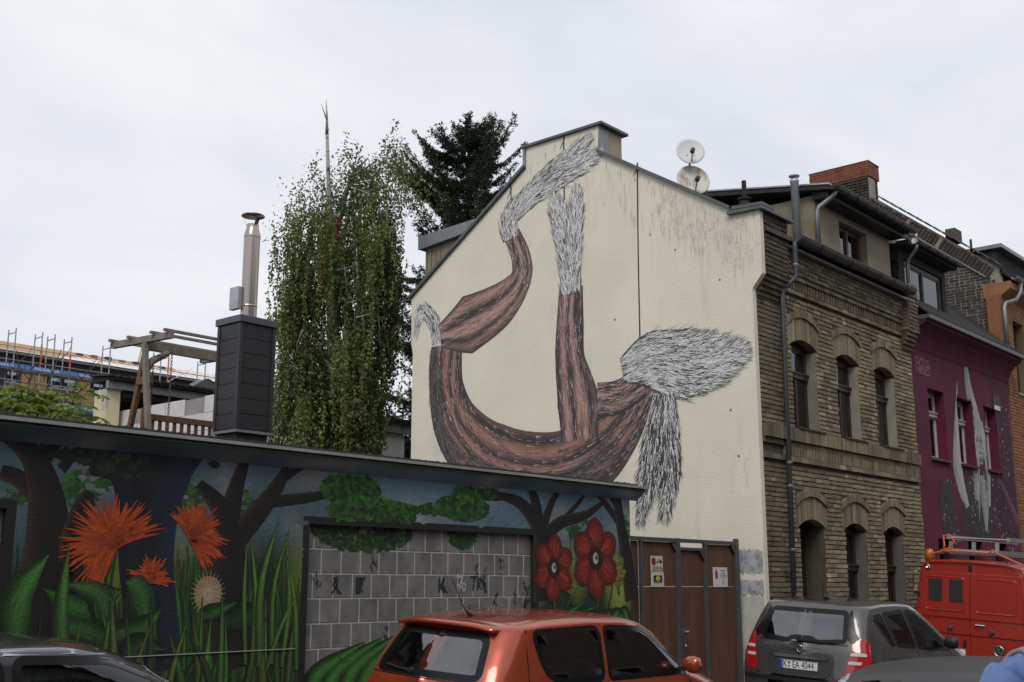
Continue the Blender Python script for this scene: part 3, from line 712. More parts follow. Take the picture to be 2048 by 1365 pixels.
# ================================================================= magenta painted house
h3 = thing('painted_house', 'narrow magenta house with a grey portrait mural and slate dormer', 'house', (25.3, YF, 0))
X0, X1 = 22.52, 28.20
O3 = [(23.25,24.12,4.32,5.75),(24.86,25.72,4.32,5.75),(26.44,27.24,4.32,5.75),(23.25,24.10,1.2,2.72),(24.86,25.70,1.2,2.72),(26.44,27.24,1.2,2.72)]
mb = MB(); cells(mb, sorted({X0,X1,*[o[0] for o in O3],*[o[1] for o in O3]}), [0.1,1.2,2.72,4.32,5.75,6.9], O3, YF+0.02, YF+0.4)
M['magenta'] = mat('magenta_paint', (0.105,0.006,0.032), 0.85, var=0.25, vscale=0.9, bump=0.25, bscale=30, streak=((0.05,0.008,0.026),(0.5,1,0.9),0.46,0.68,0.85))
w3 = mb.build('wall', M['magenta'], h3)
MB().box(X0-0.055,X0-0.002,YF+0.02,YF+0.3,0.1,6.9).build('corner_strip', mat('corner_plaster',(0.17,0.14,0.10),0.95,var=0.2), h3)
MB().prism([(YF+0.01,6.50),(YF-0.02,6.62),(YF-0.09,6.76),(YF-0.20,6.88),(YF-0.34,6.96),(YF-0.34,7.02),(YF+0.3,7.02),(YF+0.3,6.5)],'yz',X0,X1+0.08).build('cove', M['magenta'], h3, smooth=False)
MB().box(X0+0.0,X1+0.12,YF-0.42,YF+0.3,7.022,7.10).build('eave_edge', M['coping'], h3)
MB().prism([(YF-0.4,7.10),(YF-0.4,7.14),(12.0,10.2),(12.0,10.05)],'yz',X0,X1+0.05).build('roof', M['slate'], h3)
MB().box(X0,X1,YF+0.4,12.0,0.1,7.0).build('rear_block', M['plaster_brown'], h3)
for i, o in enumerate(O3):
    wf = M['frame_white'] if i < 3 else M['frame_dark']
    window(h3, o[0], o[1], o[2], o[3], YF+0.22, wf, transom=o[3]-0.48, mull=False, curtain=0.9 if i < 3 else 0, arch=0.03)
    MB().box(o[0]-0.06,o[1]+0.06,YF-0.05,YF+0.2,o[2]-0.05,o[2]+0.001).build('sill', M['magenta'] if i else M['mortar'], h3)
# slate dormer
d3 = MB(); d3.box(22.62,22.90,9.12,11.8,7.2,8.62); d3.box(24.95,25.15,9.12,11.8,7.2,8.62); d3.box(22.90,24.95,9.12,9.3,7.2,7.42); d3.box(22.90,24.95,9.12,9.3,8.42,8.62)
d3 = d3.build('dormer', M['slate'], h3)
window(h3, 22.92, 24.93, 7.42, 8.42, 9.16, M['frame_dark'], mull=True, curtain=1.0, ft=0.09)
MB().box(22.56,25.25,8.86,12.0,8.62,8.72).build('dormer_roof', M['bitumen'], h3)
gutter(h3, 22.75, 25.25, 8.80, 8.73, 0.065, 5)
MB().lathe([(0.062,0),(0.062,0.01)], (22.74,8.80,8.735-0.03), 16, axis=(-1,0,0)).build('gutter_end', M['white'], h3)
MB().beam((22.72,9.0,8.72),(22.45,9.32,8.74),0.09,0.10).build('flashing', M['white'], h3)
MB().tube([(22.84,8.80,8.66),(22.86,8.84,8.56),(22.90,9.02,8.40),(22.91,9.05,8.25),(22.92,9.06,7.3)], 0.04, 10).build('downpipe', M['zinc'], h3, smooth=True)
for k in range(8):
    for j in range(3):
        MB().beam((22.60,9.14+j*0.24+(k%2)*0.12,7.35+k*0.16),(22.605,9.36+j*0.24+(k%2)*0.12,7.35+k*0.16),0.22,0.012,up=(0,0,1)).build('slate', M['slate'], d3)
pl = MB().box(27.1,27.55,YF+0.004,YF+0.015,5.72,6.08).build('street_plate', M['sblack'], h3)
print_lines(pl, 27.33, YF+0.003, [(5.80,0.40,0.11)], M['white'])

# ================================================================= orange brick house with dark gable
h4 = thing('orange_brick_house', 'orange brick house with a dark brick gable and a red topped chimney', 'house', (31, YF, 0))
X4 = 28.25
DG = lambda r_: tone(r_.choice(((0.050,0.038,0.031),(0.058,0.043,0.034),(0.044,0.036,0.031),(0.052,0.045,0.034))), r_.uniform(0.7,1.3))
gp4 = [(8.97,0.1),(8.97,9.35),(12.02,11.85),(12.02,12.35),(13.70,12.35),(13.70,11.4),(17.0,8.6),(17.0,0.1)]
g4 = MB().prism(gp4,'yz',X4+0.012,X4+0.36).build('gable', M['mortar_l'], h4)
mb = MB(); r_ = random.Random(31)
top = lambda y: 9.40+(y-9.02)*(2.45/3.0)
def brick_x(a, b, z0, z1, x0, pr, r_):
    j = lambda: r_.uniform(-0.003,0.003)
    v = [(x0,b+j(),z0+j()),(x0,a+j(),z0+j()),(x0,a+j(),z1+j()),(x0,b+j(),z1+j())]
    v += [(x0-pr+j()*0.5,b-.004+j(),z0+.004+j()),(x0-pr+j()*0.5,a+.004+j(),z0+.004+j()),(x0-pr+j()*0.5,a+.004+j(),z1-.004+j()),(x0-pr+j()*0.5,b-.004+j(),z1-.004+j())]
    return v, [(4,5,6,7),(0,1,5,4),(1,2,6,5),(2,3,7,6),(3,0,4,7)]
lim = lambda z0, z1: (max(9.02, 9.02+(z1+0.36-9.40)/(2.45/3.0)), 12.6)
gb = course_bricks(9.02,12.6,7.0,12.3,lambda a,b: [],pitch=0.079,blen=0.255,joint=0.016,seed=33,limits=lim)
for b in gb:
    v, f = brick_x(b[0],b[1],b[2],b[3],X4+0.013,r_.uniform(0.006,0.016),r_); mb.add(v,f,DG(r_))
mb.build('gable_bricks', M['brick'], g4, kind='stuff')
# raking verge course of upright bricks, mortar fillet, slate edge
mb = MB(); d = Vector((0,3.0,2.45)).normalized(); nrm = Vector((0,-d.z,d.y)); nv = 38
for i in range(nv):
    if r_.random() < 0.12: continue
    base = Vector((X4,9.0,9.42))+d*(i*0.102); o_ = base-nrm*0.34
    a = o_-d*0.038+d*r_.uniform(-.006,.006); b = o_+d*0.038
    hh = nrm*(0.26+r_.uniform(-.03,.02))
    P = [a,b,b+hh,a+hh]; mb.add([p+Vector((-0.03,0,0)) for p in P]+[p+Vector((0.1,0,0)) for p in P],[(0,1,2,3),(0,4,5,1),(1,5,6,2),(2,6,7,3),(3,7,4,0)],DG(r_))
mb.build('verge_bricks', M['brick'], g4)
MB().beam(Vector((X4-0.02,9.0,9.42))-nrm*0.37,Vector((X4-0.02,12.0,11.87))-nrm*0.37,0.05,0.03,up=nrm).build('mortar_fillet', M['mortar_l'], g4)
for i in range(14):
    p = Vector((X4+0.1,8.90,9.36))+d*(i*0.275); MB().beam(p+nrm*0.02,p+d*0.29+nrm*0.045,0.42,0.022,up=nrm).build('verge_tile', M['rooftile'], h4)
MB().prism([(8.9,9.30),(12.75,12.43),(16.9,8.7),(16.9,8.6),(12.75,12.30),(8.9,9.2)],'yz',X4+0.2,40).build('roof', M['slate'], h4)
# chimney: dark brick foot, red brick top
cs = MB().box(X4+0.012,X4+0.62,12.06,13.66,11.6,12.40).build('chimney', M['mortar_l'], h4)
mb = MB()
for b in course_bricks(12.05,13.67,11.6,12.40,lambda a,b: [],seed=35,pitch=0.079,joint=0.016):
    v, f = brick_x(b[0],b[1],b[2],b[3],X4+0.01,0.014,r_); mb.add(v,f,DG(r_))
for k in range(10):
    for j in range(3): mb.box(X4+0.0+j*0.2,X4+0.19+j*0.2,12.045,12.058,11.6+k*0.079,11.6+k*0.079+0.064,DG(r_))
mb.build('chimney_bricks', M['brick'], cs)
ct = MB().box(X4-0.01,X4+0.66,12.02,13.70,12.40,12.80).build('chimney_top', mat('red_mortar',(0.10,0.05,0.035),0.9), h4)
mb = MB(); RB = lambda: tone((0.20,0.062,0.037), r_.uniform(0.75,1.2))
for b in course_bricks(12.01,13.71,12.40,12.81,lambda a,b: [],seed=36,pitch=0.066,blen=0.24,joint=0.006):
    v, f = brick_x(b[0],b[1],b[2],b[3],X4-0.01,0.008,r_); mb.add(v,f,RB())
for k in range(6):
    for j in range(3): mb.box(X4+0.0+j*0.22,X4+0.21+j*0.22,12.012,12.02,12.40+k*0.066,12.40+k*0.066+0.06,RB())
mb.build('chimney_bricks', M['brick'], ct)
MB().box(X4-0.02,X4+0.67,12.0,13.72,12.80,12.825).build('chimney_cap', M['mortar'], ct)
MB().box(X4+0.3,X4+0.75,10.0,10.25,10.3,10.62).build('roof_stub', M['mortar'], h4); MB().tube([(X4+0.25,9.62,9.9),(X4+0.25,9.62,10.22)],0.03,8).build('vent_pipe', M['slate'], h4)
# orange facade in bricks
O4 = [(28.95,29.75,6.35,8.15),(29.2,30.0,3.2,4.9)]
mb = MB(); cells(mb, sorted({28.30,36,28.95,29.75,29.2,30.0}), [0.1,3.2,4.9,6.35,8.15,8.9], O4, YF+0.012, YF+0.4); w4 = mb.build('wall', mat('orange_mortar',(0.16,0.10,0.06),0.95,var=0.2), h4)
mb = MB()
OB = lambda: tone((0.30,0.125,0.055), r_.uniform(0.75,1.2))
for b in course_bricks(28.26,31.5,0.5,8.7,lambda z0,z1: [(o[0],o[1]) for o in O4 if z1 > o[2] and z0 < o[3]],seed=37):
    v, f = brick_vs(b[0],b[1],b[2],b[3],YF+0.013,0.012,r_); mb.add(v,f,OB())
mb.build('brickwork', M['brick'], w4, kind='stuff')
for o in O4:
    window(h4, o[0], o[1], o[2], o[3], YF+0.2, M['frame_dark'], mull=False, curtain=0)
    MB().box(o[0]-0.05,o[1]+0.05,YF-0.03,YF+0.15,o[2]-0.06,o[2]+0.002).build('sill', M['kerb'], h4)
MB().prism([(YF+0.02,8.60),(YF-0.25,8.78),(YF-0.25,8.95),(YF+0.4,8.95),(YF+0.4,8.6)],'yz',28.22,36).build('eave_box', mat('orange_board',(0.26,0.11,0.05),0.8,var=0.2), h4)
MB().box(28.10,28.26,YF-0.02,YF+0.3,7.1,8.62).build('corner_return', mat('orange_render',(0.22,0.085,0.035),0.8,var=0.2), h4)
gutter(h4, 28.3, 36, YF-0.33, 9.05, 0.07, 10, M['zinc'])
MB().tube([(28.75,YF-0.33,8.98),(28.72,YF-0.32,8.75),(28.60,YF-0.24,8.55),(28.22,YF-0.10,8.42),(28.15,YF-0.09,8.30),(28.14,YF-0.09,7.12)],0.05,10).build('downpipe', M['zinc'], h4, smooth=True)
dd = MB().box(30.2,33,9.6,12,9.0,10.35).build('dormer', M['slate'], h4); MB().box(30.1,33.1,9.4,12.2,10.35,10.45).build('dormer_roof', M['zinc'], dd)

# ================================================================= murals: thin paint, stroke by stroke
def crom(pts, n):
    P = [np.array(p, float) for p in pts]; P = [2*P[0]-P[1]]+P+[2*P[-1]-P[-2]]; out = []; segs = len(P)-3
    for k in range(n):
        u = k/(n-1)*segs; i = min(int(u), segs-1); t = u-i; a, b, c, d = P[i:i+4]
        out.append(0.5*((2*b)+(-a+c)*t+(2*a-5*b+4*c-d)*t*t+(-a+3*b-3*c+d)*t**3))
    return np.array(out)
class Paint:
    def __init__(s, plane, base, depth=0.012): s.pl = plane; s.base = base; s.V = []; s.C = []; s.F = []; s.n = 0; s.depth = depth; s.items = 0; s.total = 9000
    def _emit(s, uv, cols, faces):
        off = s.base - s.depth*min(1.0, s.items/s.total); s.items += 1
        uv = np.asarray(uv); k = len(uv); t = off-np.linspace(0,6e-5,k)[:,None]   # no stroke lies exactly in its own plane
        s.V.append(np.hstack([t, uv]) if s.pl == 'yz' else np.hstack([uv[:,:1], t, uv[:,1:]]))
        s.C.append(np.asarray(cols)*getattr(s,'dim',1.0)); s.F.append(np.asarray(faces)+s.n); s.n += k
    def ribbon(s, pts, hw, colfn, nt=24, ns=4):
        c = crom(pts, nt); h = np.interp(np.linspace(0,1,nt), np.linspace(0,1,len(hw)), hw)
        d = np.gradient(c, axis=0); d /= np.linalg.norm(d, axis=1)[:,None]+1e-9; nn_ = np.stack([-d[:,1], d[:,0]], 1)
        uv = []; col = []; fc = []
        for i in range(nt):
            for j in range(ns+1):
                q = -1+2*j/ns; uv.append(c[i]+nn_[i]*h[i]*q); col.append(colfn(i/(nt-1), q))
        for i in range(nt-1):
            for j in range(ns): a = i*(ns+1)+j; fc.append((a, a+1, a+ns+2, a+ns+1))
        s._emit(uv, col, fc); return c, h, d, nn_
    def line(s, pts, w0, w1, col, nt=5):
        s.ribbon(pts, [w0, (w0+w1)/2*1.1, w1], lambda t, q: col, nt, 1)
    def blob(s, c, a, b, col, rot=0, n=14, jit=0.0, col2=None, rr=random):
        uv = [np.array(c, float)]; cs = [col]; ca, sa = math.cos(rot), math.sin(rot)
        for i in range(n):
            t = 2*math.pi*i/n; r = 1+rr.uniform(-jit, jit); x, y = a*math.cos(t)*r, b*math.sin(t)*r
            uv.append(np.array([c[0]+x*ca-y*sa, c[1]+x*sa+y*ca])); cs.append(col2 or col)
        fc = [(0, 1+i, 1+(i+1)%n, 1+(i+1)%n) for i in range(n)]
        # triangles written as quads with an extra mid vertex
        k = len(uv); fq = []
        for i in range(n):
            m = (uv[1+i]+uv[1+(i+1)%n])/2; uv.append(m); cs.append(col2 or col); fq.append((0, 1+i, k+i, 1+(i+1)%n))
        s._emit(uv, cs, fq)
    def build(s, name, mat_, parent):
        return npmesh(name, np.vstack(s.V), np.vstack(s.F), mat_, parent, np.vstack(s.C))

# ---- gable: generic hanging plumes and ribbons in charcoal, flesh pink and white
PK = [(0.38,0.20,0.165),(0.44,0.26,0.225),(0.33,0.16,0.13),(0.50,0.33,0.29),(0.36,0.22,0.19)]
DK = [(0.035,0.033,0.034),(0.055,0.05,0.05),(0.09,0.085,0.085),(0.14,0.13,0.13)]
WH = [(0.62,0.62,0.61),(0.70,0.70,0.68),(0.50,0.50,0.50)]
gp = Paint('yz', XG-0.003, 0.014); gp.total = 24000
G_ = random.Random(17)
def nz(a, b, c=0.0): return mnoise.noise(Vector((a, b, c)))
def strands(pts, hw, n, pal, L, wd, fray=0.05, seed=0, edge=1.0, nt=40, drift=0.22):
    c = crom(pts, nt); h = np.interp(np.linspace(0,1,nt), np.linspace(0,1,len(hw)), hw)
    d = np.gradient(c, axis=0); d /= np.linalg.norm(d, axis=1)[:,None]+1e-9; nn_ = np.stack([-d[:,1], d[:,0]], 1)
    for _ in range(n):
        i = G_.randrange(0, nt); q = G_.uniform(-1, 1)*edge; p = c[i]+nn_[i]*h[i]*q
        l = L*G_.uniform(0.5,1.4); dr = d[i]+nn_[i]*(q*drift+G_.uniform(-fray, fray)); dr /= np.linalg.norm(dr)
        e_ = p+dr*l+nn_[i]*G_.uniform(-0.3,0.3)*l*0.3; m = (p+e_)/2+nn_[i]*G_.uniform(-0.08,0.08)*l
        col = pal[G_.randrange(len(pal))]
        gp.line([p, m, e_], wd, wd*0.25, col, 3)
def muscle(pts, hw, seed, stripes=6.0, dark=0.0, n=160):
    def cf(t, q):
        v = math.sin(q*stripes*1.6+2.2*nz(t*3, q*2, seed)+seed)*0.5+0.5
        edge = abs(q)**2.2 if q < 0 else min(1.3, q**1.5*1.25)
        v = max(0.0, v*(1-edge*0.75)-dark-0.28*max(0, nz(t*2.5, q*1.5, seed+9)))
        v = v*0.92-0.10*max(0,nz(t*9,q*9,seed+4)); v = max(0,v)
        a = np.array((0.045,0.04,0.041)); b = np.array(PK[int(seed) % 5])*0.92; e_ = np.array((0.50,0.30,0.255))
        return tuple(a*(1-min(1,v*1.7))+b*min(1,v*1.7) if v < 0.62 else b+(e_-b)*(v-0.62)*1.6)
    gp.ribbon(pts, hw, cf, 46, 22)
    strands(pts, [x*0.98 for x in hw], int(n*1.2), DK, 0.13, 0.0038, 0.03, edge=0.95, drift=-0.04)
    strands(pts, [x*0.9 for x in hw], int(n*0.6), PK, 0.18, 0.005, 0.03, drift=0)
    strands(pts, [x*0.95 for x in hw], int(n*0.6), DK[:2], 0.30, 0.0048, 0.02, edge=0.94, drift=-0.04)
    strands(pts, [x*0.92 for x in hw], int(n*0.35), WH, 0.12, 0.0026, 0.03, drift=0)
def plume(pts, hw, seed, n=420, base=(0.16,0.155,0.155), L=0.26, wf=0.66):
    gp.ribbon(pts, hw, lambda t, q: tuple(np.array(base)*(1.0+0.9*nz(t*4,q*3,seed))*(1.0-0.4*abs(q)**2)), 30, 8)
    for k in range(3):
        strands(pts, hw, int(n*0.55), DK, L*0.6, 0.0052, 0.22, edge=1.0); strands(pts, [x*0.93 for x in hw], int(n*wf), WH, L*0.62, 0.0075, 0.18)
    strands(pts, [x*1.0 for x in hw], n//4, DK[:2], L*0.6, 0.0032, 0.6, edge=1.02)
# cords
for (a, b) in (((11.09,9.10), (11.12,5.69)), ((12.73,10.03), (12.73,8.78)), ((14.04,9.35), (14.01,8.86))):
    gp.ribbon([a, ((a[0]+b[0])/2+0.01, (a[1]+b[1])/2), b], [0.016,0.013,0.015], lambda t, q: tuple(np.array((0.05,0.047,0.043))*(1+0.7*nz(t*90,q,1))), 60, 2)
    gp.line([(a[0]-0.02,a[1]-0.05),(a[0]+0.03,a[1]-0.14),(a[0]+0.10,a[1]-0.24)], 0.012, 0.006, (0.05,0.047,0.043))
# great sweeping ribbon, uprights and plumes
plume([(16.01,6.49), (16.08,6.95), (16.41,7.24), (16.56,6.87)], [0.10,0.17,0.14,0.03], 3, 160)
muscle([(15.72,6.45), (15.71,5.55), (15.36,4.73), (14.49,4.05), (13.23,3.78), (12.22,3.98), (11.52,4.48), (11.04,4.99)], [0.42,0.46,0.60,0.74,0.72,0.66,0.46,0.20], 2, 8, 0.05, 900)
strands([(16.07,6.39), (15.99,5.38), (15.60,4.41), (14.43,3.77), (12.78,3.60), (11.85,4.04)], [0.10,0.12,0.14,0.18,0.2,0.14], 1100, DK, 0.26, 0.007, 0.08)
muscle([(15.90,6.65), (15.16,6.77), (14.32,7.03), (13.81,7.44), (13.79,7.87), (14.01,8.36)], [0.24,0.60,0.46,0.27,0.23,0.20], 1, 5, 0.0, 330)
muscle([(12.44,4.30), (12.48,5.01), (12.64,5.76), (12.63,6.40), (12.60,7.09)], [0.40,0.46,0.33,0.31,0.27], 6, 5, 0.03, 300)
muscle([(12.04,4.97), (11.61,4.97), (11.09,5.17)], [0.30,0.30,0.26], 4, 5, 0.0, 120)
plume([(14.04,8.29), (14.09,8.68), (13.69,8.97), (13.01,9.21), (12.36,9.37), (12.01,9.46)], [0.20,0.22,0.22,0.24,0.20,0.06], 5, 620)
plume([(13.91,8.76), (13.56,9.11), (12.95,9.43), (12.47,9.64), (12.22,9.77)], [0.12,0.16,0.20,0.18,0.05], 15, 430)
plume([(12.60,6.97), (12.62,7.37), (12.73,8.01), (12.86,8.52), (12.96,8.81)], [0.23,0.22,0.22,0.20,0.07], 7, 480)
plume([(12.53,7.36), (12.50,7.96), (12.47,8.48), (12.44,8.86)], [0.14,0.17,0.17,0.06], 17, 380)
plume([(11.50,5.42), (10.93,5.52), (10.24,5.38), (9.62,5.39), (9.20,5.44)], [0.22,0.50,0.60,0.40,0.10], 8, 1500, L=0.30)
plume([(10.76,4.92), (10.86,4.26), (11.02,3.52), (11.17,2.90)], [0.12,0.22,0.23,0.05], 11, 420, base=(0.05,0.048,0.048), L=0.26, wf=0.28)
plume([(10.57,4.90), (10.57,4.23), (10.61,3.58), (10.71,2.95)], [0.12,0.20,0.24,0.07], 12, 420, base=(0.05,0.048,0.048), L=0.26, wf=0.28)
ST = random.Random(61)
stn_ = Paint('yz', XG-0.0012, 0.0014); stn_.total = 700
def coping_z(y): return 7.80 if y < 9.24 else (9.51-(11.955-y)*0.626 if y < 11.95 else (10.02 if y < 13.65 else 9.62-(y-13.66)*0.675))
for k in range(420):
    y = ST.choice((ST.uniform(8.78,10.6),ST.uniform(8.78,13.6),ST.gauss(9.35,0.25),ST.gauss(10.2,0.3))); y = min(16.3,max(8.78,y))
    z0 = coping_z(y)-ST.uniform(0.02,0.9)**1.3-0.03; L = ST.uniform(0.06,0.45); v = ST.uniform(0.62,0.93)
    col = tuple(q*v for q in (0.60,0.575,0.49)); base = (0.70,0.655,0.54); w_ = ST.uniform(0.006,0.02)*ST.choice((1,1,1,2.6))
    stn_.ribbon([(y,z0),(y+ST.uniform(-.01,.01),z0-L*0.5),(y+ST.uniform(-.015,.015),z0-L)],[w_*0.4,w_,w_*0.5,0.002], lambda t, q: tuple(np.array(base)+(np.array(col)-np.array(base))*max(0,math.sin(math.pi*min(1,t+0.12)))*(1-abs(q)*0.7)), 8, 4)
for (y, z) in ((9.30,3.79),(9.41,4.53),(10.36,7.36),(10.86,7.73),(9.52,6.69),(11.64,6.34)): stn_.blob((y,z),0.018,0.02,(0.12,0.11,0.10),0,8)
for (a, n_) in (((10.05,2.67),7),((9.10,3.87),6),((13.57,8.17),5)):
    p_ = np.array(a)
    for k in range(n_):
        q_ = p_+np.array((ST.uniform(-.10,.10),-ST.uniform(0.05,0.16))); stn_.line([p_,(p_+q_)/2+np.array((ST.uniform(-.01,.01),0)),q_],0.0022,0.0016,(0.33,0.31,0.26),3); p_ = q_
stn_.build('rain_streaks', M['mural'], gab)['kind'] = 'stuff'
gp.total = max(gp.total, gp.items)
gp.build('plume_mural', M['mural'], gab)['label'] = 'mural of hanging plumes and ribbons in charcoal, pink and white'

# ---- low wall: forest with blades, trunks, flowers
L_ = random.Random(23)
lp = Paint('xz', YW-0.0135, 0.018); lp.total = 14000; lp.dim = 0.72
# soft sprayed ground coat on a fine grid
def ground_coat(x, z):
    n = nz(x*0.8, z*1.3, 5); n2 = nz(x*2.2, z*2.2, 8)
    sky = np.array((0.085,0.150,0.185))*(1+0.35*n) ; cloud = np.array((0.24,0.235,0.235))
    sky = sky+(cloud-sky)*max(0, min(1, (n2+0.05)*1.6))
    if x > 8: sky = sky*1.25+np.array((0.0,0.005,0.02))
    und = np.array((0.012,0.028,0.012))*(1+0.6*n2); glow = np.array((0.30,0.38,0.05))
    gl = max(0, nz(x*1.6, z*0.7, 2)*1.5-0.05)*math.exp(-((z-1.75)/0.45)**2)
    t = min(1, max(0, (z-1.95-0.25*n)/0.35)); c = und*(1-t)+sky*t
    return c+(glow-c)*min(0.85, gl)
xs_ = np.arange(0.5, 13.101, 0.05); zs_ = np.arange(0.1, 3.001, 0.05)
for (xa, xb, za, zb) in ((0.5,2.24,0.1,2.93),(4.56,7.50,0.1,2.93),(11.16,13.10,0.1,2.93),(2.24,4.56,2.47,2.93),(7.50,11.16,2.47,2.93),(7.50,11.16,0.1,0.69)):
    nx, nz_ = max(2,int((xb-xa)/0.05)), max(2,int((zb-za)/0.05)); uv = []; cc = []; ff = []
    for i in range(nx+1):
        for j in range(nz_+1):
            x, z = xa+(xb-xa)*i/nx, za+(zb-za)*j/nz_; uv.append((x,z)); cc.append(ground_coat(x,z))
    for i in range(nx):
        for j in range(nz_): a = i*(nz_+1)+j; ff.append((a,a+nz_+1,a+nz_+2,a+1))
    lp.items = 0; lp._emit(uv, cc, ff)
INW = lambda x, z: any(g_[0]-0.05 < x < g_[1]+0.05 and g_[2] < z < g_[3]+0.04 for g_ in GB)
def trunk(pts, hw, shade=1.0, seed=1):
    def cf(t, q):
        v = 0.55+0.45*(q*0.5+0.5)**2+0.3*nz(t*6,q*3,seed); return tuple(np.array((0.017,0.013,0.011))*v*shade+np.array((0.04,0.022,0.010))*max(0,q)**3*shade)
    lp.ribbon(pts, hw, cf, 26, 6)
def dabs(c, rx, rz, n, cols, size=0.07, keep=False):
    for _ in range(n):
        a = L_.uniform(0,6.28); r = math.sqrt(L_.random()); x, z = c[0]+rx*r*math.cos(a), c[1]+rz*r*math.sin(a)
        if not keep and INW(x,z): continue
        if z > 2.90: continue
        k = cols[L_.randrange(len(cols))]; v = L_.uniform(0.7,1.3)*(0.75+0.5*max(0,(z-c[1])/rz))
        lp.blob((x,z), size*L_.uniform(0.6,1.5), size*L_.uniform(0.4,0.9), tuple(q*v for q in k), L_.uniform(-0.6,0.6), 7, 0.25)
def blade(p0, p1, p2, w, col, dark=0.25):
    if INW(p2[0],p2[1]) or INW(p1[0],p1[1]): return
    col = np.array(col)
    def cf(t, q):
        v = dark+(1-dark)*max(0,1-abs(q+0.25)*1.15)**1.2; return tuple(col*v*(0.45+0.75*t if t < 0.75 else 1.0-(t-0.75)*1.2))
    lp.ribbon([p0,p1,p2], [w*0.8,w,w*0.72,0.006], cf, 18, 6)
    cc_ = crom([p0,p1,p2], 24)
    for _ in range(int(5+w*60)):
        i = L_.randrange(1,17); j = min(23,i+L_.randrange(3,8)); o_ = L_.uniform(-0.7,0.7)*w*(1-j/26); v = L_.choice((0.35,0.6,1.2,1.5))
        a_, b_ = cc_[i], cc_[j]; lp.line([(a_[0]+o_,a_[1]),((a_[0]+b_[0])/2+o_,(a_[1]+b_[1])/2+L_.uniform(-.004,.004)),(b_[0]+o_*0.8,b_[1])],0.0035,0.002,tuple(col*v*0.6+np.array((0.01,0.015,0.004))),3)
GR = [(0.08,0.26,0.03),(0.12,0.32,0.04),(0.05,0.19,0.03),(0.18,0.33,0.05),(0.04,0.15,0.04)]
# far soft bushes
for c, rx, rz, n in (((4.60,2.53),0.16,0.10,40),((5.06,2.56),0.2,0.16,60),((6.19,2.56),0.17,0.13,60),((6.74,2.56),0.15,0.12,50),((5.35,2.68),0.3,0.12,60),((12.01,2.49),0.3,0.14,60),((12.94,2.53),0.14,0.2,50)):
    dabs(c, rx, rz, n, [(0.03,0.12,0.02),(0.05,0.16,0.03),(0.02,0.08,0.025)], 0.045)
# cloudy sponge marks on the painted sky
for _ in range(420):
    x = L_.uniform(4.6,13.0); z = L_.uniform(2.05,2.88)
    if INW(x,z): continue
    v = ground_coat(x,z)*L_.uniform(0.8,1.3); lp.blob((x,z), L_.uniform(0.02,0.07), L_.uniform(0.012,0.03), tuple(v), L_.uniform(-0.3,0.3), 8, 0.3)
# background reeds
for _ in range(150):
    x = L_.uniform(4.6,7.45); z = L_.uniform(0.1,0.5); h = L_.uniform(0.8,1.9); dx = L_.uniform(-0.22,0.22)
    if z+h > 2.25: h = 2.25-z
    blade((x,z),(x+dx*0.3,z+h*0.55),(x+dx,z+h),L_.uniform(0.012,0.04),tuple(q*L_.uniform(0.35,1.0) for q in GR[L_.randrange(5)]))
# trunks
trunk([(4.96,1.16),(4.88,1.68),(4.85,2.16),(4.79,2.54),(4.64,2.84),(4.39,3.01)],[0.30,0.26,0.20,0.15,0.10,0.06],1.0,1)
trunk([(4.81,2.48),(4.75,2.77),(4.77,2.98)],[0.10,0.07,0.05],0.9,2); trunk([(4.75,2.77),(4.89,2.99),(4.97,3.05)],[0.05,0.035,0.02],0.8,3)
trunk([(4.71,2.54),(4.53,2.65),(4.40,2.68)],[0.09,0.07,0.06],1.2,4); trunk([(5.13,1.67),(5.05,2.12),(5.14,2.46),(5.19,2.57)],[0.12,0.10,0.09,0.05],1.0,5)
trunk([(6.69,1.03),(6.61,1.66),(6.62,2.12),(6.52,2.48),(6.26,2.71)],[0.33,0.22,0.18,0.11,0.05],1.0,6)
trunk([(6.59,2.26),(6.67,2.68),(6.77,2.98)],[0.13,0.09,0.05],1.0,7); trunk([(6.66,2.19),(6.97,2.51),(7.20,2.81),(7.26,3.00)],[0.13,0.11,0.07,0.03],1.1,8)
trunk([(7.08,2.59),(7.46,2.64),(7.84,2.71),(8.04,2.74)],[0.06,0.055,0.04,0.02],0.9,9)
trunk([(11.28,1.62),(11.22,2.10),(11.17,2.46),(10.83,2.76),(10.33,2.86)],[0.22,0.17,0.13,0.08,0.03],0.9,10)
trunk([(11.19,2.44),(11.11,2.77),(11.00,2.99)],[0.11,0.09,0.06],1.0,11); trunk([(11.23,2.47),(11.40,2.78),(11.59,3.01)],[0.08,0.06,0.04],1.0,12)
trunk([(11.28,2.38),(11.60,2.57),(12.12,2.69),(12.50,2.87)],[0.10,0.08,0.06,0.03],0.9,13); trunk([(11.70,2.64),(12.02,2.88),(12.15,3.03)],[0.04,0.03,0.02],0.9,14)
trunk([(13.11,1.61),(12.99,2.20),(12.87,2.66),(12.81,3.02)],[0.16,0.13,0.10,0.07],0.9,15); trunk([(12.89,2.59),(12.56,2.84),(12.34,2.99)],[0.07,0.05,0.03],0.9,16); trunk([(12.87,2.72),(12.67,2.95),(12.62,3.06)],[0.04,0.03,0.02],0.9,17)
trunk([(10.83,2.75),(10.55,2.81),(10.33,2.78)],[0.04,0.03,0.015],0.9,18)
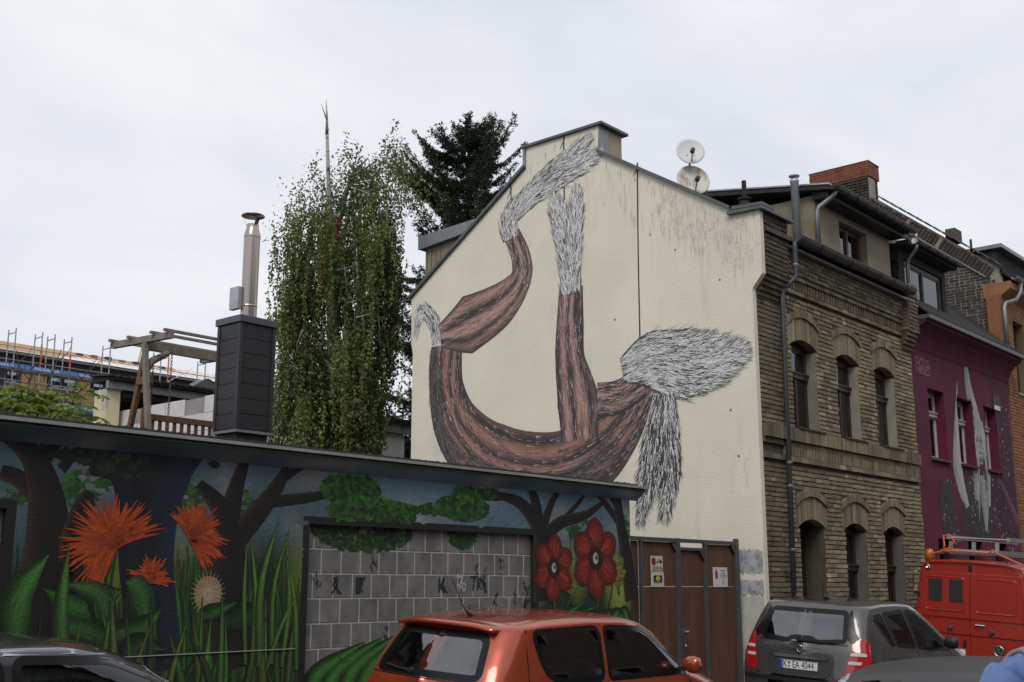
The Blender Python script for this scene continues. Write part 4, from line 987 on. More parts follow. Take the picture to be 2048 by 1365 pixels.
# broad blue-black bole in the middle, thin twigs and a few leaf clumps across the top
def bole(t, q): return tuple(np.array((0.010,0.014,0.026))*(0.7+0.6*nz(t*5,q*3,21))+np.array((0.010,0.022,0.055))*max(0,-q)*0.6)
lp.ribbon([(5.91,1.05),(5.85,1.54),(5.77,2.01),(5.76,2.45),(5.76,2.76),(5.74,3.00)],[0.30,0.26,0.27,0.30,0.42,0.66],bole,30,10)
for (a, b, c) in (((5.51,2.82),(5.33,2.92),(5.21,2.99)),((5.99,2.79),(6.16,2.94),(6.26,3.02)),((7.20,2.81),(7.44,2.95),(7.70,3.02)),((4.91,2.74),(5.03,2.89),(5.14,3.01))): trunk([a,b,c],[0.05,0.035,0.015],0.9,20)
for c, rx, rz, n in (((5.46,2.82),0.35,0.12,160),((5.03,2.91),0.25,0.08,90),((6.38,2.96),0.35,0.08,110),((7.44,3.05),0.5,0.09,150)): dabs(c, rx, rz, n, [(0.008,0.014,0.012),(0.012,0.03,0.014),(0.02,0.05,0.02)], 0.045)
# green sprays hanging over the window
for c, rx, rz, n in (((8.11,2.77),0.40,0.16,420),((8.43,2.55),0.62,0.15,760),((8.75,2.60),0.35,0.06,160),((10.02,2.88),0.36,0.12,320),((9.81,2.67),0.42,0.14,460),((9.37,2.62),0.3,0.05,120)):
    dabs(c, rx, rz, n, [(0.015,0.075,0.012),(0.03,0.13,0.015),(0.05,0.17,0.02),(0.012,0.045,0.012)], 0.036)
# orange thistle blooms on dark stems
def thistle(c, r, n, a0, a1):
    for _ in range(n):
        a = L_.uniform(a0, a1); l = r*L_.uniform(0.45,1.1); p = (c[0]+L_.uniform(-.03,.03), c[1]+L_.uniform(-.03,.03)); e_ = (p[0]+l*math.cos(a), p[1]+l*math.sin(a)*0.9)
        m = ((p[0]+e_[0])/2, (p[1]+e_[1])/2+0.05*r); k = L_.random(); col = (0.38+0.2*k, 0.045+0.045*k, 0.010)
        lp.ribbon([p,m,e_],[0.018,0.016,0.003], lambda t, q: tuple(np.array(col)*(0.5+0.7*t)), 8, 2)
blade((5.47,1.14), (5.39,1.59), (5.44,2.01), 0.05, (0.05,0.2,0.03)); thistle((5.44,2.13), 0.46, 190, 0.3, 4.4)
blade((6.38,1.09), (6.31,1.66), (6.25,2.06), 0.05, (0.05,0.2,0.03)); thistle((6.22,2.21), 0.36, 130, -1.2, 2.4)
blade((5.88,1.08), (5.86,1.46), (5.81,1.75), 0.05, (0.05,0.2,0.03)); thistle((5.81,1.84), 0.22, 70, -0.4, 3.6)
# pale round seed head
lp.blob((6.42,1.72), 0.15, 0.16, (0.42,0.33,0.22), 0, 22, 0.03, (0.34,0.20,0.09))
for k in range(26): a = k*0.2417; c0 = (6.42,1.72); lp.line([c0,(c0[0]+0.08*math.cos(a),c0[1]+0.08*math.sin(a)),(c0[0]+0.19*math.cos(a),c0[1]+0.20*math.sin(a))],0.004,0.002,(0.50,0.42,0.30))
# big curling leaves in front
for (a, b, c, w, col) in (((4.61,1.33),(4.63,1.72),(4.86,2.04),0.15,(0.09,0.32,0.05)),((5.80,1.46),(5.68,1.75),(5.58,1.82),0.16,(0.06,0.22,0.05)),((5.40,1.40),(5.38,1.67),(5.54,1.75),0.14,(0.07,0.24,0.05)),
    ((5.49,1.55),(5.14,1.57),(4.84,1.76),0.16,(0.05,0.20,0.03)),((5.50,1.40),(5.76,1.44),(5.94,1.58),0.12,(0.06,0.20,0.04)),((5.46,1.30),(5.15,1.42),(4.93,1.43),0.12,(0.05,0.17,0.03)),((5.40,1.51),(5.31,1.71),(5.03,1.80),0.13,(0.06,0.22,0.04)),
    ((5.64,1.13),(5.72,1.29),(6.02,1.24),0.13,(0.03,0.12,0.03)),((5.05,1.12),(5.00,1.60),(5.03,2.10),0.08,(0.10,0.30,0.05)),((6.36,1.53),(6.52,1.57),(6.74,1.64),0.08,(0.05,0.18,0.03)),((6.58,1.48),(6.85,1.53),(7.09,1.47),0.14,(0.02,0.09,0.02))):
    blade(a,b,c,w,col,0.12)
for _ in range(34):
    x = L_.uniform(4.7,7.4); z = 0.1; h = L_.uniform(0.9,1.7); dx = L_.uniform(-0.3,0.3)
    blade((x,z),(x+dx*0.1,z+h*0.6),(x+dx,z+h),L_.uniform(0.03,0.07),tuple(q*L_.uniform(0.5,1.15) for q in GR[L_.randrange(5)]),0.1)
for k in range(16):
    x0_ = 485+k*7.5; 
# tall reeds beside the glass blocks
for (x, y0_, y1_, lean) in ((500,1330,1080,14),(520,1330,1040,26),(545,1330,1060,20),(560,1330,1035,30),(575,1330,1120,8),(590,1330,1075,-6),(535,1330,1150,36),(512,1330,1165,-8)): pass
for (a, b, c, w) in (((6.94,1.07),(6.95,1.71),(6.87,2.22),0.035),((7.02,1.06),(7.01,1.80),(7.19,2.42),0.05),((7.17,1.06),(7.16,1.75),(7.32,2.33),0.035),((7.29,1.03),(7.35,1.66),(7.29,2.23),0.04),((7.47,0.99),(7.43,1.56),(7.31,2.09),0.035),((7.11,1.01),(7.27,1.42),(7.44,1.70),0.03),((6.87,1.07),(6.82,1.66),(6.82,2.17),0.03)):
    blade(a,b,c,w,(0.15,0.38,0.06),0.15)
# sweeping leaf arcs at the right and under the window
for k in range(9):
    f_ = k/8; x0_ = 11.12+f_*1.5; blade((x0_,0.75+0.02*k),(x0_+0.30,1.30+0.02*k),(min(13.08,x0_+0.95+0.05*k),1.60-0.06*k),0.095,(0.075,0.27,0.03),0.06)
for k in range(9):
    x0_ = 7.1+k*0.28; blade((x0_,0.15),(x0_+0.10,0.52),(x0_+0.75,0.68+0.04*min(k,3)),0.12,(0.07,0.26,0.03),0.05)
# stalks and red flowers with painted eyes
for (a, b, c) in (((11.47,1.44),(11.45,1.62),(11.47,1.93)),((12.31,1.49),(12.38,1.74),(12.34,2.00)),((11.81,1.56),(11.78,2.11),(11.82,2.55)),((12.81,1.68),(12.78,2.00),(12.88,2.39)),((11.69,1.53),(11.89,1.80),(11.90,2.18)),((12.58,1.52),(12.66,1.81),(12.60,2.13))): blade(a,b,c,0.022,(0.12,0.24,0.04))
dabs((12.81,2.00), 0.12, 0.2, 40, [(0.30,0.24,0.03),(0.18,0.2,0.03)], 0.04); dabs((11.79,1.93), 0.1, 0.25, 40, [(0.20,0.24,0.05)], 0.035)
def flower(c, R, a0):
    for k in range(6):
        a = a0+k*math.pi/3; px_, pz_ = c[0]+R*0.56*math.cos(a), c[1]+R*0.60*math.sin(a)
        for j in range(5): s_ = 1-0.17*j; lp.blob((px_,pz_), R*0.50*s_, R*0.40*s_, tuple(np.array((0.11,0.007,0.005))+np.array((0.20,0.013,0.006))*(j/4)), a, 18, 0.03)
        for j in range(14):
            b = a+L_.uniform(-.35,.35); lp.line([(c[0]+R*0.2*math.cos(b),c[1]+R*0.2*math.sin(b)),(c[0]+R*0.45*math.cos(b),c[1]+R*0.45*math.sin(b)),(c[0]+R*0.8*math.cos(b),c[1]+R*0.8*math.sin(b))],0.008,0.004,(0.16,0.012,0.008) if j % 2 else (0.44,0.05,0.02))
    lp.blob(c, R*0.33, R*0.33, (0.03,0.006,0.005), 0, 16, 0.05); lp.blob(c, R*0.12, R*0.155, (0.55,0.55,0.53), 0, 16)
    lp.blob((c[0]+R*0.04,c[1]+R*0.03), R*0.07, R*0.09, (0.03,0.18,0.04), 0, 14); lp.blob((c[0]+R*0.05,c[1]+R*0.03), R*0.035, R*0.045, (0.01,0.01,0.01), 0, 12)
flower((11.45,2.01), 0.38, 0.45); flower((12.31,2.14), 0.48, 0.55)
lp.total = max(lp.total, lp.items)
lp.build('forest_mural', M['mural'], lowb)['label'] = 'spray painted forest with green blades, dark trunks and red flowers'
# paint on the eave: follows its sloping face
ve = MB(); n = 180
def eave_col(x, k):
    c = ground_coat(x, 2.75+0.05*k); f = 0.85+0.6*nz(x*1.3, k*0.3, 4)
    return tuple(np.array((0.010,0.022,0.02))*(1-f)+c*max(0.15,f))
V = []; C = []; F = []
for i in range(n+1):
    x = 0.42+(13.28-0.42)*i/n
    for k in range(4):
        t = k/3; V.append((x, YW+0.0-0.142*t-0.004, 2.932+(3.048-2.932)*t-0.004)); C.append(eave_col(x,k))
for i in range(n):
    for k in range(3): a = i*4+k; F.append((a,a+4,a+5,a+1))
ve.add(V,F,C).build('eave_paint', M['mural'], lowb, fix=False)
# foliage sprayed over the upper glass blocks, tags on the blocks
gpnt = Paint('xz', YW+0.041, 0.004); gpnt.total = 1600; gpnt.dim = 0.8
def gd(c, rx, rz, n, cols, size):
    for _ in range(n):
        a = L_.uniform(0,6.28); r = math.sqrt(L_.random()); x, z = c[0]+rx*r*math.cos(a), c[1]+rz*r*math.sin(a)
        if not (7.60 < x < 11.05 and 0.75 < z < 2.38): continue
        k = cols[L_.randrange(len(cols))]; v = L_.uniform(0.6,1.3); gpnt.blob((x,z), size*L_.uniform(0.6,1.3), size*L_.uniform(0.4,0.9), tuple(q*v for q in k), L_.uniform(-0.6,0.6), 7, 0.25)
gd((8.37,2.35), 0.70, 0.20, 520, [(0.012,0.05,0.012),(0.02,0.09,0.012),(0.012,0.03,0.012)], 0.036); gd((9.86,2.41), 0.25, 0.20, 240, [(0.015,0.06,0.012),(0.025,0.10,0.015)], 0.034)
for k in range(7):   # painted leaf arcs run over the lower blocks
    x0_ = 7.65+k*0.23; c_ = np.array((0.06,0.23,0.03)); gpnt.ribbon([(x0_,0.74),(x0_+0.18,0.98+0.01*k),(x0_+0.75,1.22+0.03*k)],[0.10,0.11,0.07,0.01], lambda t, q: tuple(c_*(0.1+0.9*max(0,1-abs(q+.25)*1.1))), 16, 5)
for (x, z) in ((8.0,1.80),(8.35,1.80),(9.58,1.80),(10.2,1.80),(11.0,1.55)):   # dark letters
    for q in range(3): gpnt.line([(x+L_.uniform(-.05,.05),z+0.08),(x+L_.uniform(-.06,.06),z),(x+L_.uniform(-.08,.08),z-0.09)],0.012,0.008,(0.02,0.02,0.02))
def kk(x, z, s, col):
    gpnt.line([(x,z+s),(x-0.01,z),(x-0.01,z-s)],0.012,0.010,col); gpnt.line([(x+s*0.9,z+s*0.8),(x+s*0.4,z+s*0.2),(x,z-0.02)],0.012,0.008,col); gpnt.line([(x,z-0.01),(x+s*0.5,z-s*0.5),(x+s,z-s*0.8)],0.012,0.006,col)
kk(8.28,1.80,0.08,(0.025,0.025,0.025)); kk(9.50,1.80,0.08,(0.025,0.025,0.025))
tg = (0.55,0.55,0.54); x, z = 9.75, 1.83
for P in ([(0,0.06),(0.05,0.09),(0.03,0.04),(0.08,0.08)],[(0.06,0.04),(0.10,0.09),(0.09,0.0),(0.03,-0.05)],[(0.08,0.06),(0.13,0.08),(0.10,0.0),(0.14,-0.02)],[(0.05,-0.02),(0.08,-0.07),(0.11,-0.03),(0.13,-0.09)],[(0.14,0.0),(0.17,-0.05),(0.14,-0.10),(0.12,-0.05)]):
    gpnt.ribbon([(x+a,z+b) for a, b in P],[0.007,0.007], lambda t, q: tg, 12, 1)
for P in ([(0.24,0.06),(0.38,0.06)],[(0.31,0.06),(0.30,-0.09)],[(0.38,0.04),(0.37,-0.09)],[(0.38,0.04),(0.44,0.02),(0.38,-0.02)],[(0.38,-0.02),(0.44,-0.08)]):
    P = P if len(P) > 2 else [P[0],((P[0][0]+P[1][0])/2,(P[0][1]+P[1][1])/2+0.003),P[1]]
    gpnt.ribbon([(x+a,z+b) for a, b in P],[0.010,0.010], lambda t, q: (0.025,0.025,0.024), 8, 1)
# dark scratchy smears on some blocks
for _ in range(14):
    cx_ = L_.uniform(7.7,11.0); cz_ = L_.uniform(0.95,2.35)
    for q in range(9):
        a = L_.uniform(-1.2,1.2); l = L_.uniform(0.02,0.06); x = cx_+L_.uniform(-.04,.04); z = cz_+L_.uniform(-.09,.09)
        gpnt.line([(x,z),(x+l*math.sin(a)*0.5,z+l*0.5),(x+l*math.sin(a),z+l)],0.007,0.003,(0.018,0.018,0.016),3)
gpnt.build('block_paint', M['mural'], lowb)['kind'] = 'stuff'

# ---- magenta house: grey portrait with dotted dark coat
pp = Paint('xz', YF+0.016, 0.014); pp.total = 1400
P_ = random.Random(9)
IN3 = lambda x, z: any(o[0]-0.04 < x < o[1]+0.04 and o[2]-0.06 < z < o[3]+0.03 for o in O3)
class Clip(Paint):
    pass
def prib(pts, hw, cf, nt=30, ns=6):
    c = crom(pts, nt); h = np.interp(np.linspace(0,1,nt), np.linspace(0,1,len(hw)), hw); d = np.gradient(c, axis=0); d /= np.linalg.norm(d,axis=1)[:,None]+1e-9; nn_ = np.stack([-d[:,1],d[:,0]],1)
    uv = []; col = []; fc = []
    for i in range(nt):
        for j in range(ns+1): q = -1+2*j/ns; uv.append(c[i]+nn_[i]*h[i]*q); col.append(cf(i/(nt-1),q))
    for i in range(nt-1):
        for j in range(ns):
            a = i*(ns+1)+j; m = (uv[a]+uv[a+ns+2])/2
            if not IN3(m[0],m[1]): fc.append((a,a+1,a+ns+2,a+ns+1))
    if fc: pp._emit(uv,col,fc)
grey = lambda b: (lambda t, q: tuple(np.array((0.34,0.34,0.345))*b*(0.65+0.5*(q*0.5+0.5)+0.25*nz(t*8,q*3,1))))
prib([(25.55,6.55),(25.62,6.0),(25.95,5.2),(26.0,4.4)],[0.10,0.20,0.30,0.12],grey(1.0)); prib([(24.95,6.1),(24.72,5.2),(24.60,4.2),(24.95,3.4)],[0.01,0.10,0.26,0.14],grey(1.15))
coat = lambda t, q: tuple(np.array((0.035,0.028,0.036))*(1+0.6*nz(t*6,q*4,3)))
prib([(23.9,3.95),(23.85,3.3),(24.0,2.75)],[0.25,0.42,0.42],coat); prib([(25.7,4.2),(25.6,3.5),(25.5,2.8)],[0.35,0.85,0.95],coat); prib([(27.4,5.9),(27.35,4.5),(27.2,3.0)],[0.55,0.75,0.85],lambda t, q: tuple(np.array((0.045,0.012,0.028))*(1+0.5*nz(t*6,q*4,3))))
prib([(25.95,4.15),(26.05,3.6),(26.0,2.95)],[0.12,0.24,0.05],grey(0.95))
# face and long pale hair
fx, fz = 26.0, 4.85
prib([(25.82,5.35),(25.66,4.8),(25.62,4.2),(25.55,3.6)],[0.10,0.14,0.16,0.10],grey(0.85)); prib([(26.2,5.35),(26.36,4.8),(26.38,4.2),(26.3,3.5)],[0.10,0.10,0.14,0.08],grey(1.1))
for s_ in (1.0,0.86,0.7): pp.blob((fx,fz), 0.27*s_, 0.42*s_, tuple(np.array((0.30,0.30,0.305))*(1.35-0.35*s_)), 0, 22)
for sx in (-0.10,0.11): pp.blob((fx+sx,fz+0.08),0.085,0.05,(0.17,0.17,0.17),0,12); pp.blob((fx+sx,fz+0.07),0.045,0.018,(0.06,0.06,0.06),0,12); pp.blob((fx+sx,fz+0.14),0.075,0.010,(0.13,0.13,0.13),0.1*sx,10)
pp.line([(fx+0.01,fz+0.06),(fx+0.035,fz-0.03),(fx+0.045,fz-0.10)],0.014,0.022,(0.13,0.13,0.13)); pp.blob((fx+0.02,fz-0.20),0.085,0.022,(0.08,0.08,0.08),0,12); pp.blob((fx+0.02,fz-0.36),0.16,0.05,(0.12,0.12,0.12),0,14)
for k in range(60):
    sd_ = P_.choice((-1,1)); x = fx+sd_*P_.uniform(0.16,0.34); z = P_.uniform(3.9,5.3); l = P_.uniform(0.3,0.9)
    if not IN3(x,z) and not IN3(x,z-l): pp.line([(x-sd_*0.05,z),(x,z-l*0.5),(x+sd_*0.03,z-l)],0.012,0.005,tuple(np.array((1,1,1.01))*P_.choice((0.10,0.3,0.45,0.55))))
for k in range(420):
    x = P_.uniform(23.5,28.1); z = P_.uniform(2.5,5.9)
    if IN3(x,z) or (x < 25.2 and z > 4.0) or (24.5 < x < 25.0) or (x < 26.6 and z > 4.2): continue
    s_ = P_.uniform(0.008,0.026); pp.blob((x,z), s_, s_*1.3, tuple(np.array((0.42,0.36,0.40))*P_.uniform(0.4,1.2)), 0, 7)
prib([(26.9,4.3),(27.5,3.75),(28.15,3.1)],[0.02,0.12,0.2],lambda t, q: tuple(np.array((0.19,0.06,0.11))*(0.6+0.4*q)))
# the signature in thin angular lines
for P in ([(22.751,6.318),(22.893,6.312),(22.885,6.248),(22.840,6.192),(22.751,6.183),(22.751,6.318)],[(23.007,6.314),(22.920,6.212),(22.869,6.180)],[(22.901,6.222),(22.909,6.152),(23.021,6.164)],[(23.007,6.314),(23.142,6.315),(23.139,6.185)],[(23.078,6.310),(23.075,6.176),(23.092,6.045)],[(23.439,6.306),(23.245,6.305),(23.222,6.164),(23.437,6.181)],[(23.332,6.301),(23.326,6.199),(23.434,6.244)],
          [(22.746,6.010),(22.743,6.137),(22.900,6.015),(22.909,6.152)],[(23.019,6.010),(22.931,6.011),(22.961,6.118),(23.023,6.119),(23.024,6.069),(22.951,6.067)],[(23.116,6.174),(23.103,6.047),(23.202,6.052),(23.206,6.153)],[(23.212,6.020),(23.222,6.126),(23.327,6.128),(23.336,6.008),(23.212,6.020)],[(23.334,6.163),(23.438,6.156),(23.442,6.010),(23.336,6.008),(23.023,6.011)]):
    for i in range(len(P)-1):
        a, b = np.array(P[i]), np.array(P[i+1]); pp.line([a,(a+b)/2,b],0.010,0.010,(0.30,0.17,0.22),3)
pp.total = max(pp.total, pp.items); pp.build('portrait_mural', M['mural'], h3)

# ================================================================= cars
def paint_mat(name, col, metal=0.35, rough=0.32):
    m = mat(name, col, rough, metal=metal, var=0.06, vscale=3, coat=1.0)
    return m
M['carglass'] = glass_mat('tinted_car_glass', (0.88,0.93,0.90), 0.05, 0.01)
M['carglass_d'] = glass_mat('dark_car_glass', (0.40,0.44,0.43), 0.03, 0.01)
M['carglass_r'] = glass_mat('reflecting_rear_glass', (0.62,0.67,0.65), 0.13, 0.01)
M['seal'] = mat('black_seal', (0.008,0.008,0.009), 0.25, var=0, spec=0.25)
M['seat'] = mat('seat_fabric', (0.09,0.09,0.095), 0.9, var=0.15)
M['lampred'] = mat('red_lens', (0.36,0.008,0.012), 0.12, var=0.1, vscale=12, coat=0.8)
M['lampwhite'] = mat('clear_lens', (0.55,0.52,0.52), 0.12, var=0.15, vscale=20, coat=0.8)
M['chrome'] = mat('chrome', (0.75,0.76,0.77), 0.12, metal=1.0, var=0)
M['rim'] = mat('alloy', (0.40,0.41,0.42), 0.35, metal=0.9, var=0.05)
M['plate'] = mat('plate_white', (0.72,0.72,0.70), 0.4, var=0.03); M['plateblue'] = mat('plate_blue', (0.02,0.07,0.35), 0.4, var=0)
class Car:
    """implicit body: half width W(x,z); x from the rear (0) to the front, z up"""
    def __init__(s, L, w, top, rear, front, rr=0.28, rf=0.55, tumble=0.16, belt=0.95, crown=0.07, zb=0.20, ne=3.0):
        s.L=L; s.w=w; s.top=top; s.rear=rear; s.front=front; s.rr=rr; s.rf=rf; s.tum=tumble; s.belt=belt; s.crown=crown; s.zb=zb; s.ne=ne
        s.tx=np.array([p[0] for p in top]); s.tz=np.array([p[1] for p in top]); s.table()
    def table(s):
        s.T = [float(sum(np.interp(0.005*k+dx, s.tx, s.tz) for dx in (-.05,-.025,0,.025,.05))/5) for k in range(int(s.L/0.005)+3)]
        s.R = [float(np.interp(0.005*k, [p[1] for p in s.rear], [p[0] for p in s.rear])) for k in range(400)]
        s.Fr = [float(np.interp(0.005*k, [p[1] for p in s.front], [p[0] for p in s.front])) for k in range(400)]
        s.zm = float(s.tz.max())
    @staticmethod
    def look(T, u):
        u = max(0.0, u/0.005); i = min(int(u), len(T)-2); t = min(1.0, u-i); return T[i]+(T[i+1]-T[i])*t
    def ztop(s, x): return s.look(s.T, x)
    def xr(s, z): return s.look(s.R, z)
    def xf(s, z): return s.look(s.Fr, z)
    def wm(s, z):
        zb, be = s.zb, s.belt
        if z <= be:
            t = (z-zb)/(be-zb); return s.w*(0.93+0.07*math.sin(min(1,max(0,t*1.25))*math.pi/2) - 0.045*max(0,(t-0.72)/0.28)**2)
        t = (z-be)/(s.zmax-be); return s.w*(0.955-s.tum*(0.75*t+0.25*t*t))
    @property
    def zmax(s): return s.zm
    def W(s, x, z):
        zt = s.ztop(x)
        if z >= zt or z < s.zb-1e-6: return 0.0
        r = (x-s.xr(z))/s.rr; f_ = (s.xf(z)-x)/s.rf
        if r <= 0 or f_ <= 0: return 0.0
        n = s.ne; S = 1.0
        if r < 1: S *= (1-(1-r)**n)**(1/n)
        if f_ < 1: S *= (1-(1-f_)**n)**(1/n)
        c = s.crown
        q = (z-(zt-c))/c
        if q > 0: S *= (1-q**2.6)**(1/2.6)
        return s.wm(z)*S
    def rear_x(s, y, z):
        lo, hi = s.xr(z), s.L*0.5; y = abs(y)
        for _ in range(40):
            m = (lo+hi)/2
            if s.W(m,z) < y: lo = m
            else: hi = m
        return hi
    def front_x(s, y, z):
        lo, hi = s.L*0.45, s.xf(z); y = abs(y)
        for _ in range(40):
            m = (lo+hi)/2
            if s.W(m,z) < y: hi = m
            else: lo = m
        return lo
    def P(s, side, a, b, off):
        """a,b: (x,z) for 'l','r'; (y,z) for 'rear','front'"""
        if side in 'lr':
            y = s.W(a,b)+off; return (a, y if side == 'l' else -y, b)
        if side == 'rear':
            m = 0.985*s.W(s.L*0.3,b); a = max(-m,min(m,a)); return (s.rear_x(a,b)-off, a, b)
        m = 0.985*s.W(s.L*0.5,b); a = max(-m,min(m,a)); return (s.front_x(a,b)+off, a, b)
def rpoly(pts, r=0.05, n=5):
    out = []; k = len(pts)
    for i in range(k):
        p = np.array(pts[i],float); a = np.array(pts[i-1],float); b = np.array(pts[(i+1)%k],float)
        da, db = a-p, b-p; la, lb = np.linalg.norm(da), np.linalg.norm(db); q = min(r, la*0.45, lb*0.45); s_ = p+da/la*q; e_ = p+db/lb*q
        for j in range(n+1): t = j/n; out.append((1-t)**2*s_+2*t*(1-t)*p+t*t*e_)
    dense = []
    for i in range(len(out)):
        a, b = out[i], out[(i+1)%len(out)]; m = max(1,int(np.linalg.norm(b-a)/0.04))
        for j in range(m): dense.append(a+(b-a)*j/m)
    return dense
BB = {}
def inpoly(x, y, P):
    b = BB.get(id(P))
    if b is None: b = BB[id(P)] = (min(p[0] for p in P),max(p[0] for p in P),min(p[1] for p in P),max(p[1] for p in P),[(float(p[0]),float(p[1])) for p in P],P)
    if x < b[0] or x > b[1] or y < b[2] or y > b[3]: return False
    P = b[4]
    c = False; n = len(P); j = n-1
    for i in range(n):
        if (P[i][1] > y) != (P[j][1] > y) and x < (P[j][0]-P[i][0])*(y-P[i][1])/(P[j][1]-P[i][1])+P[i][0]: c = not c
        j = i
    return c
def inset(P, d):
    n = len(P); out = []
    area = sum(P[i][0]*P[(i+1)%n][1]-P[(i+1)%n][0]*P[i][1] for i in range(n)); sg = 1 if area > 0 else -1
    for i in range(n):
        t = P[(i+1)%n]-P[i-1]; t = t/(np.linalg.norm(t)+1e-9); out.append(P[i]+np.array((-t[1],t[0]))*sg*d)
    return out
def fill(car, side, poly, off, name, m, parent, nr=14, nc=14, smooth=True):
    P = [np.array(p) for p in poly]; z0, z1 = min(p[1] for p in P), max(p[1] for p in P); V = []; F = []
    for i in range(nr+1):
        z = z0+0.0015+(z1-z0-0.003)*i/nr; xs = []
        for k in range(len(P)):
            a, b = P[k], P[(k+1)%len(P)]
            if (a[1] > z) != (b[1] > z): xs.append(a[0]+(b[0]-a[0])*(z-a[1])/(b[1]-a[1]))
        u0, u1 = min(xs), max(xs)
        for j in range(nc+1): V.append(car.P(side, u0+(u1-u0)*j/nc, z, off))
    for i in range(nr):
        for j in range(nc): a = i*(nc+1)+j; F.append((a,a+1,a+nc+2,a+nc+1))
    return MB().add(V,F).build(name, m, parent, smooth=smooth)
def ring(car, side, poly, d0, d1, off, name, m, parent):
    A, B = inset(poly, d0), inset(poly, d1); n = len(A); V = [car.P(side,p[0],p[1],off) for p in A]+[car.P(side,p[0],p[1],off) for p in B]
    return MB().add(V,[(i,(i+1)%n,n+(i+1)%n,n+i) for i in range(n)]).build(name, m, parent, smooth=True)
def lines(car, side, pts, wd, off, name, m, parent):
    V = []; F = []; n = len(pts)
    for i in range(n):
        a = np.array(pts[max(0,i-1)],float); b = np.array(pts[min(n-1,i+1)],float); t = (b-a)/np.linalg.norm(b-a); nn_ = np.array((-t[1],t[0]))*wd/2; p = np.array(pts[i],float)
        V += [car.P(side,*(p+nn_),off), car.P(side,*(p-nn_),off)]
    for i in range(n-1): F.append((2*i,2*i+2,2*i+3,2*i+1))
    return MB().add(V,F).build(name, m, parent, smooth=True)
def seg(a, b, n=12): return [(a[0]+(b[0]-a[0])*i/n, a[1]+(b[1]-a[1])*i/n) for i in range(n+1)]
def build_car(car, name, label, paint, sides, rearw, frontw, glass, loc, roll=0.0, flip=False, wheels=(0.62,-0.80), wr=0.30):
    t = thing(name, label, 'car', loc, local=True); t.rotation_euler = (roll, 0, math.pi if flip else 0)
    # ---- body shell with window openings
    xs = sorted(set([0.012*k for k in range(1,34)]+[0.4+0.024*k for k in range(int((car.L-1.0)/0.024))]+[car.L-0.6+0.02*k for k in range(30)]+[car.L-0.004]))
    V = []; F = []; nzs = 0; zl = 16; zt_n = 26
    for x in xs:
        zt = car.ztop(x); base = max(car.zb+0.02, zt-0.62); 
        zs = [car.zb+(base-car.zb)*i/zl for i in range(zl)]+[base+(zt-0.0005-base)*math.sin(math.pi/2*i/zt_n)**1.0 for i in range(zt_n+1)]
        nzs = len(zs); row = [(x, car.W(x,z), z) for z in zs]
        V += row+[(a,-b,c) for a,b,c in row]
    def hole(i, j, sd_):
        b0 = i*2*nzs+sd_*nzs+j; b1 = (i+1)*2*nzs+sd_*nzs+j
        q = [V[b0],V[b0+1],V[b1],V[b1+1]]; cx_, cy_, cz_ = [sum(p[k] for p in q)/4 for k in range(3)]
        wv = car.wm(cz_)
        if abs(cy_) > 0.62*wv:
            for P in sides:
                if inpoly(cx_, cz_, P): return True
        if cx_ < car.L*0.4 and inpoly(cy_, cz_, rearw): return abs(car.rear_x(cy_,cz_)-cx_) < 0.06
        if cx_ > car.L*0.4 and frontw and inpoly(cy_, cz_, frontw): return abs(car.front_x(cy_,cz_)-cx_) < 0.12
        return False
    for i in range(len(xs)-1):
        for sd_ in (0,1):
            for j in range(nzs-1):
                if hole(i,j,sd_): continue
                b0 = i*2*nzs+sd_*nzs+j; b1 = (i+1)*2*nzs+sd_*nzs+j
                F.append((b0,b1,b1+1,b0+1) if sd_ else (b0,b0+1,b1+1,b1))
    # join left and right along the top and close the underside
    for i in range(len(xs)-1):
        a = i*2*nzs; b = (i+1)*2*nzs
        F.append((a,b,b+nzs,a+nzs)); F.append((a+nzs-1,a+2*nzs-1,b+2*nzs-1,b+nzs-1))
    body = MB().add(V,F).build('body', paint, t, smooth=True, fix=False)
    sides_ = sides
    for sd_ in 'lr':
        for P in sides_:
            ring(car, sd_, P, -0.012, 0.036, 0.003, 'window_seal', M['seal'], t); fill(car, sd_, inset(P,0.004), 0.0005, 'side_window', glass, t)
    ring(car, 'rear', rearw, -0.012, 0.045, 0.003, 'rear_window_seal', M['seal'], t); fill(car, 'rear', inset(rearw,0.004), 0.001, 'rear_window', M['carglass_r'], t, 16, 20)
    if frontw: ring(car, 'front', frontw, -0.015, 0.05, 0.003, 'windscreen_seal', M['seal'], t); fill(car, 'front', inset(frontw,0.004), 0.001, 'windscreen', M['carglass'], t, 14, 20)
    # ---- cabin
    fl = MB().box(0.35,car.L-0.95,-car.w*0.86,car.w*0.86,0.30,0.36).build('cabin_floor', M['seat'], t)
    xm = car.L*0.52
    for sy in (-1,1):
        st = MB(); st.box(xm-0.25,xm+0.25,sy*0.36-0.24,sy*0.36+0.24,0.36,0.58); st.beam((xm-0.24,sy*0.36,0.55),(xm-0.42,sy*0.36,1.10),0.46,0.12,up=(1,0,0.3)); st = st.build('seat', M['seat'], t, bevel=0.05)
        hr = MB(); hr.box(xm-0.49,xm-0.40,sy*0.36-0.13,sy*0.36+0.13,1.13,1.31); hr.build('headrest', M['seat'], st, bevel=0.035)
    rs = MB(); rs.box(0.75,1.25,-0.62,0.62,0.36,0.56); rs.beam((0.78,0,0.54),(0.62,0,1.02),1.24,0.12,up=(1,0,0.3)); rs = rs.build('rear_bench', M['seat'], t, bevel=0.04)
    for sy in (-0.4,0.4): MB().box(0.55,0.63,sy-0.12,sy+0.12,1.03,1.17).build('headrest', M['seat'], rs, bevel=0.03)
    MB().box(car.L-1.55,car.L-1.15,-car.w*0.82,car.w*0.82,0.62,0.90).build('dashboard', M['black'], t, bevel=0.05)
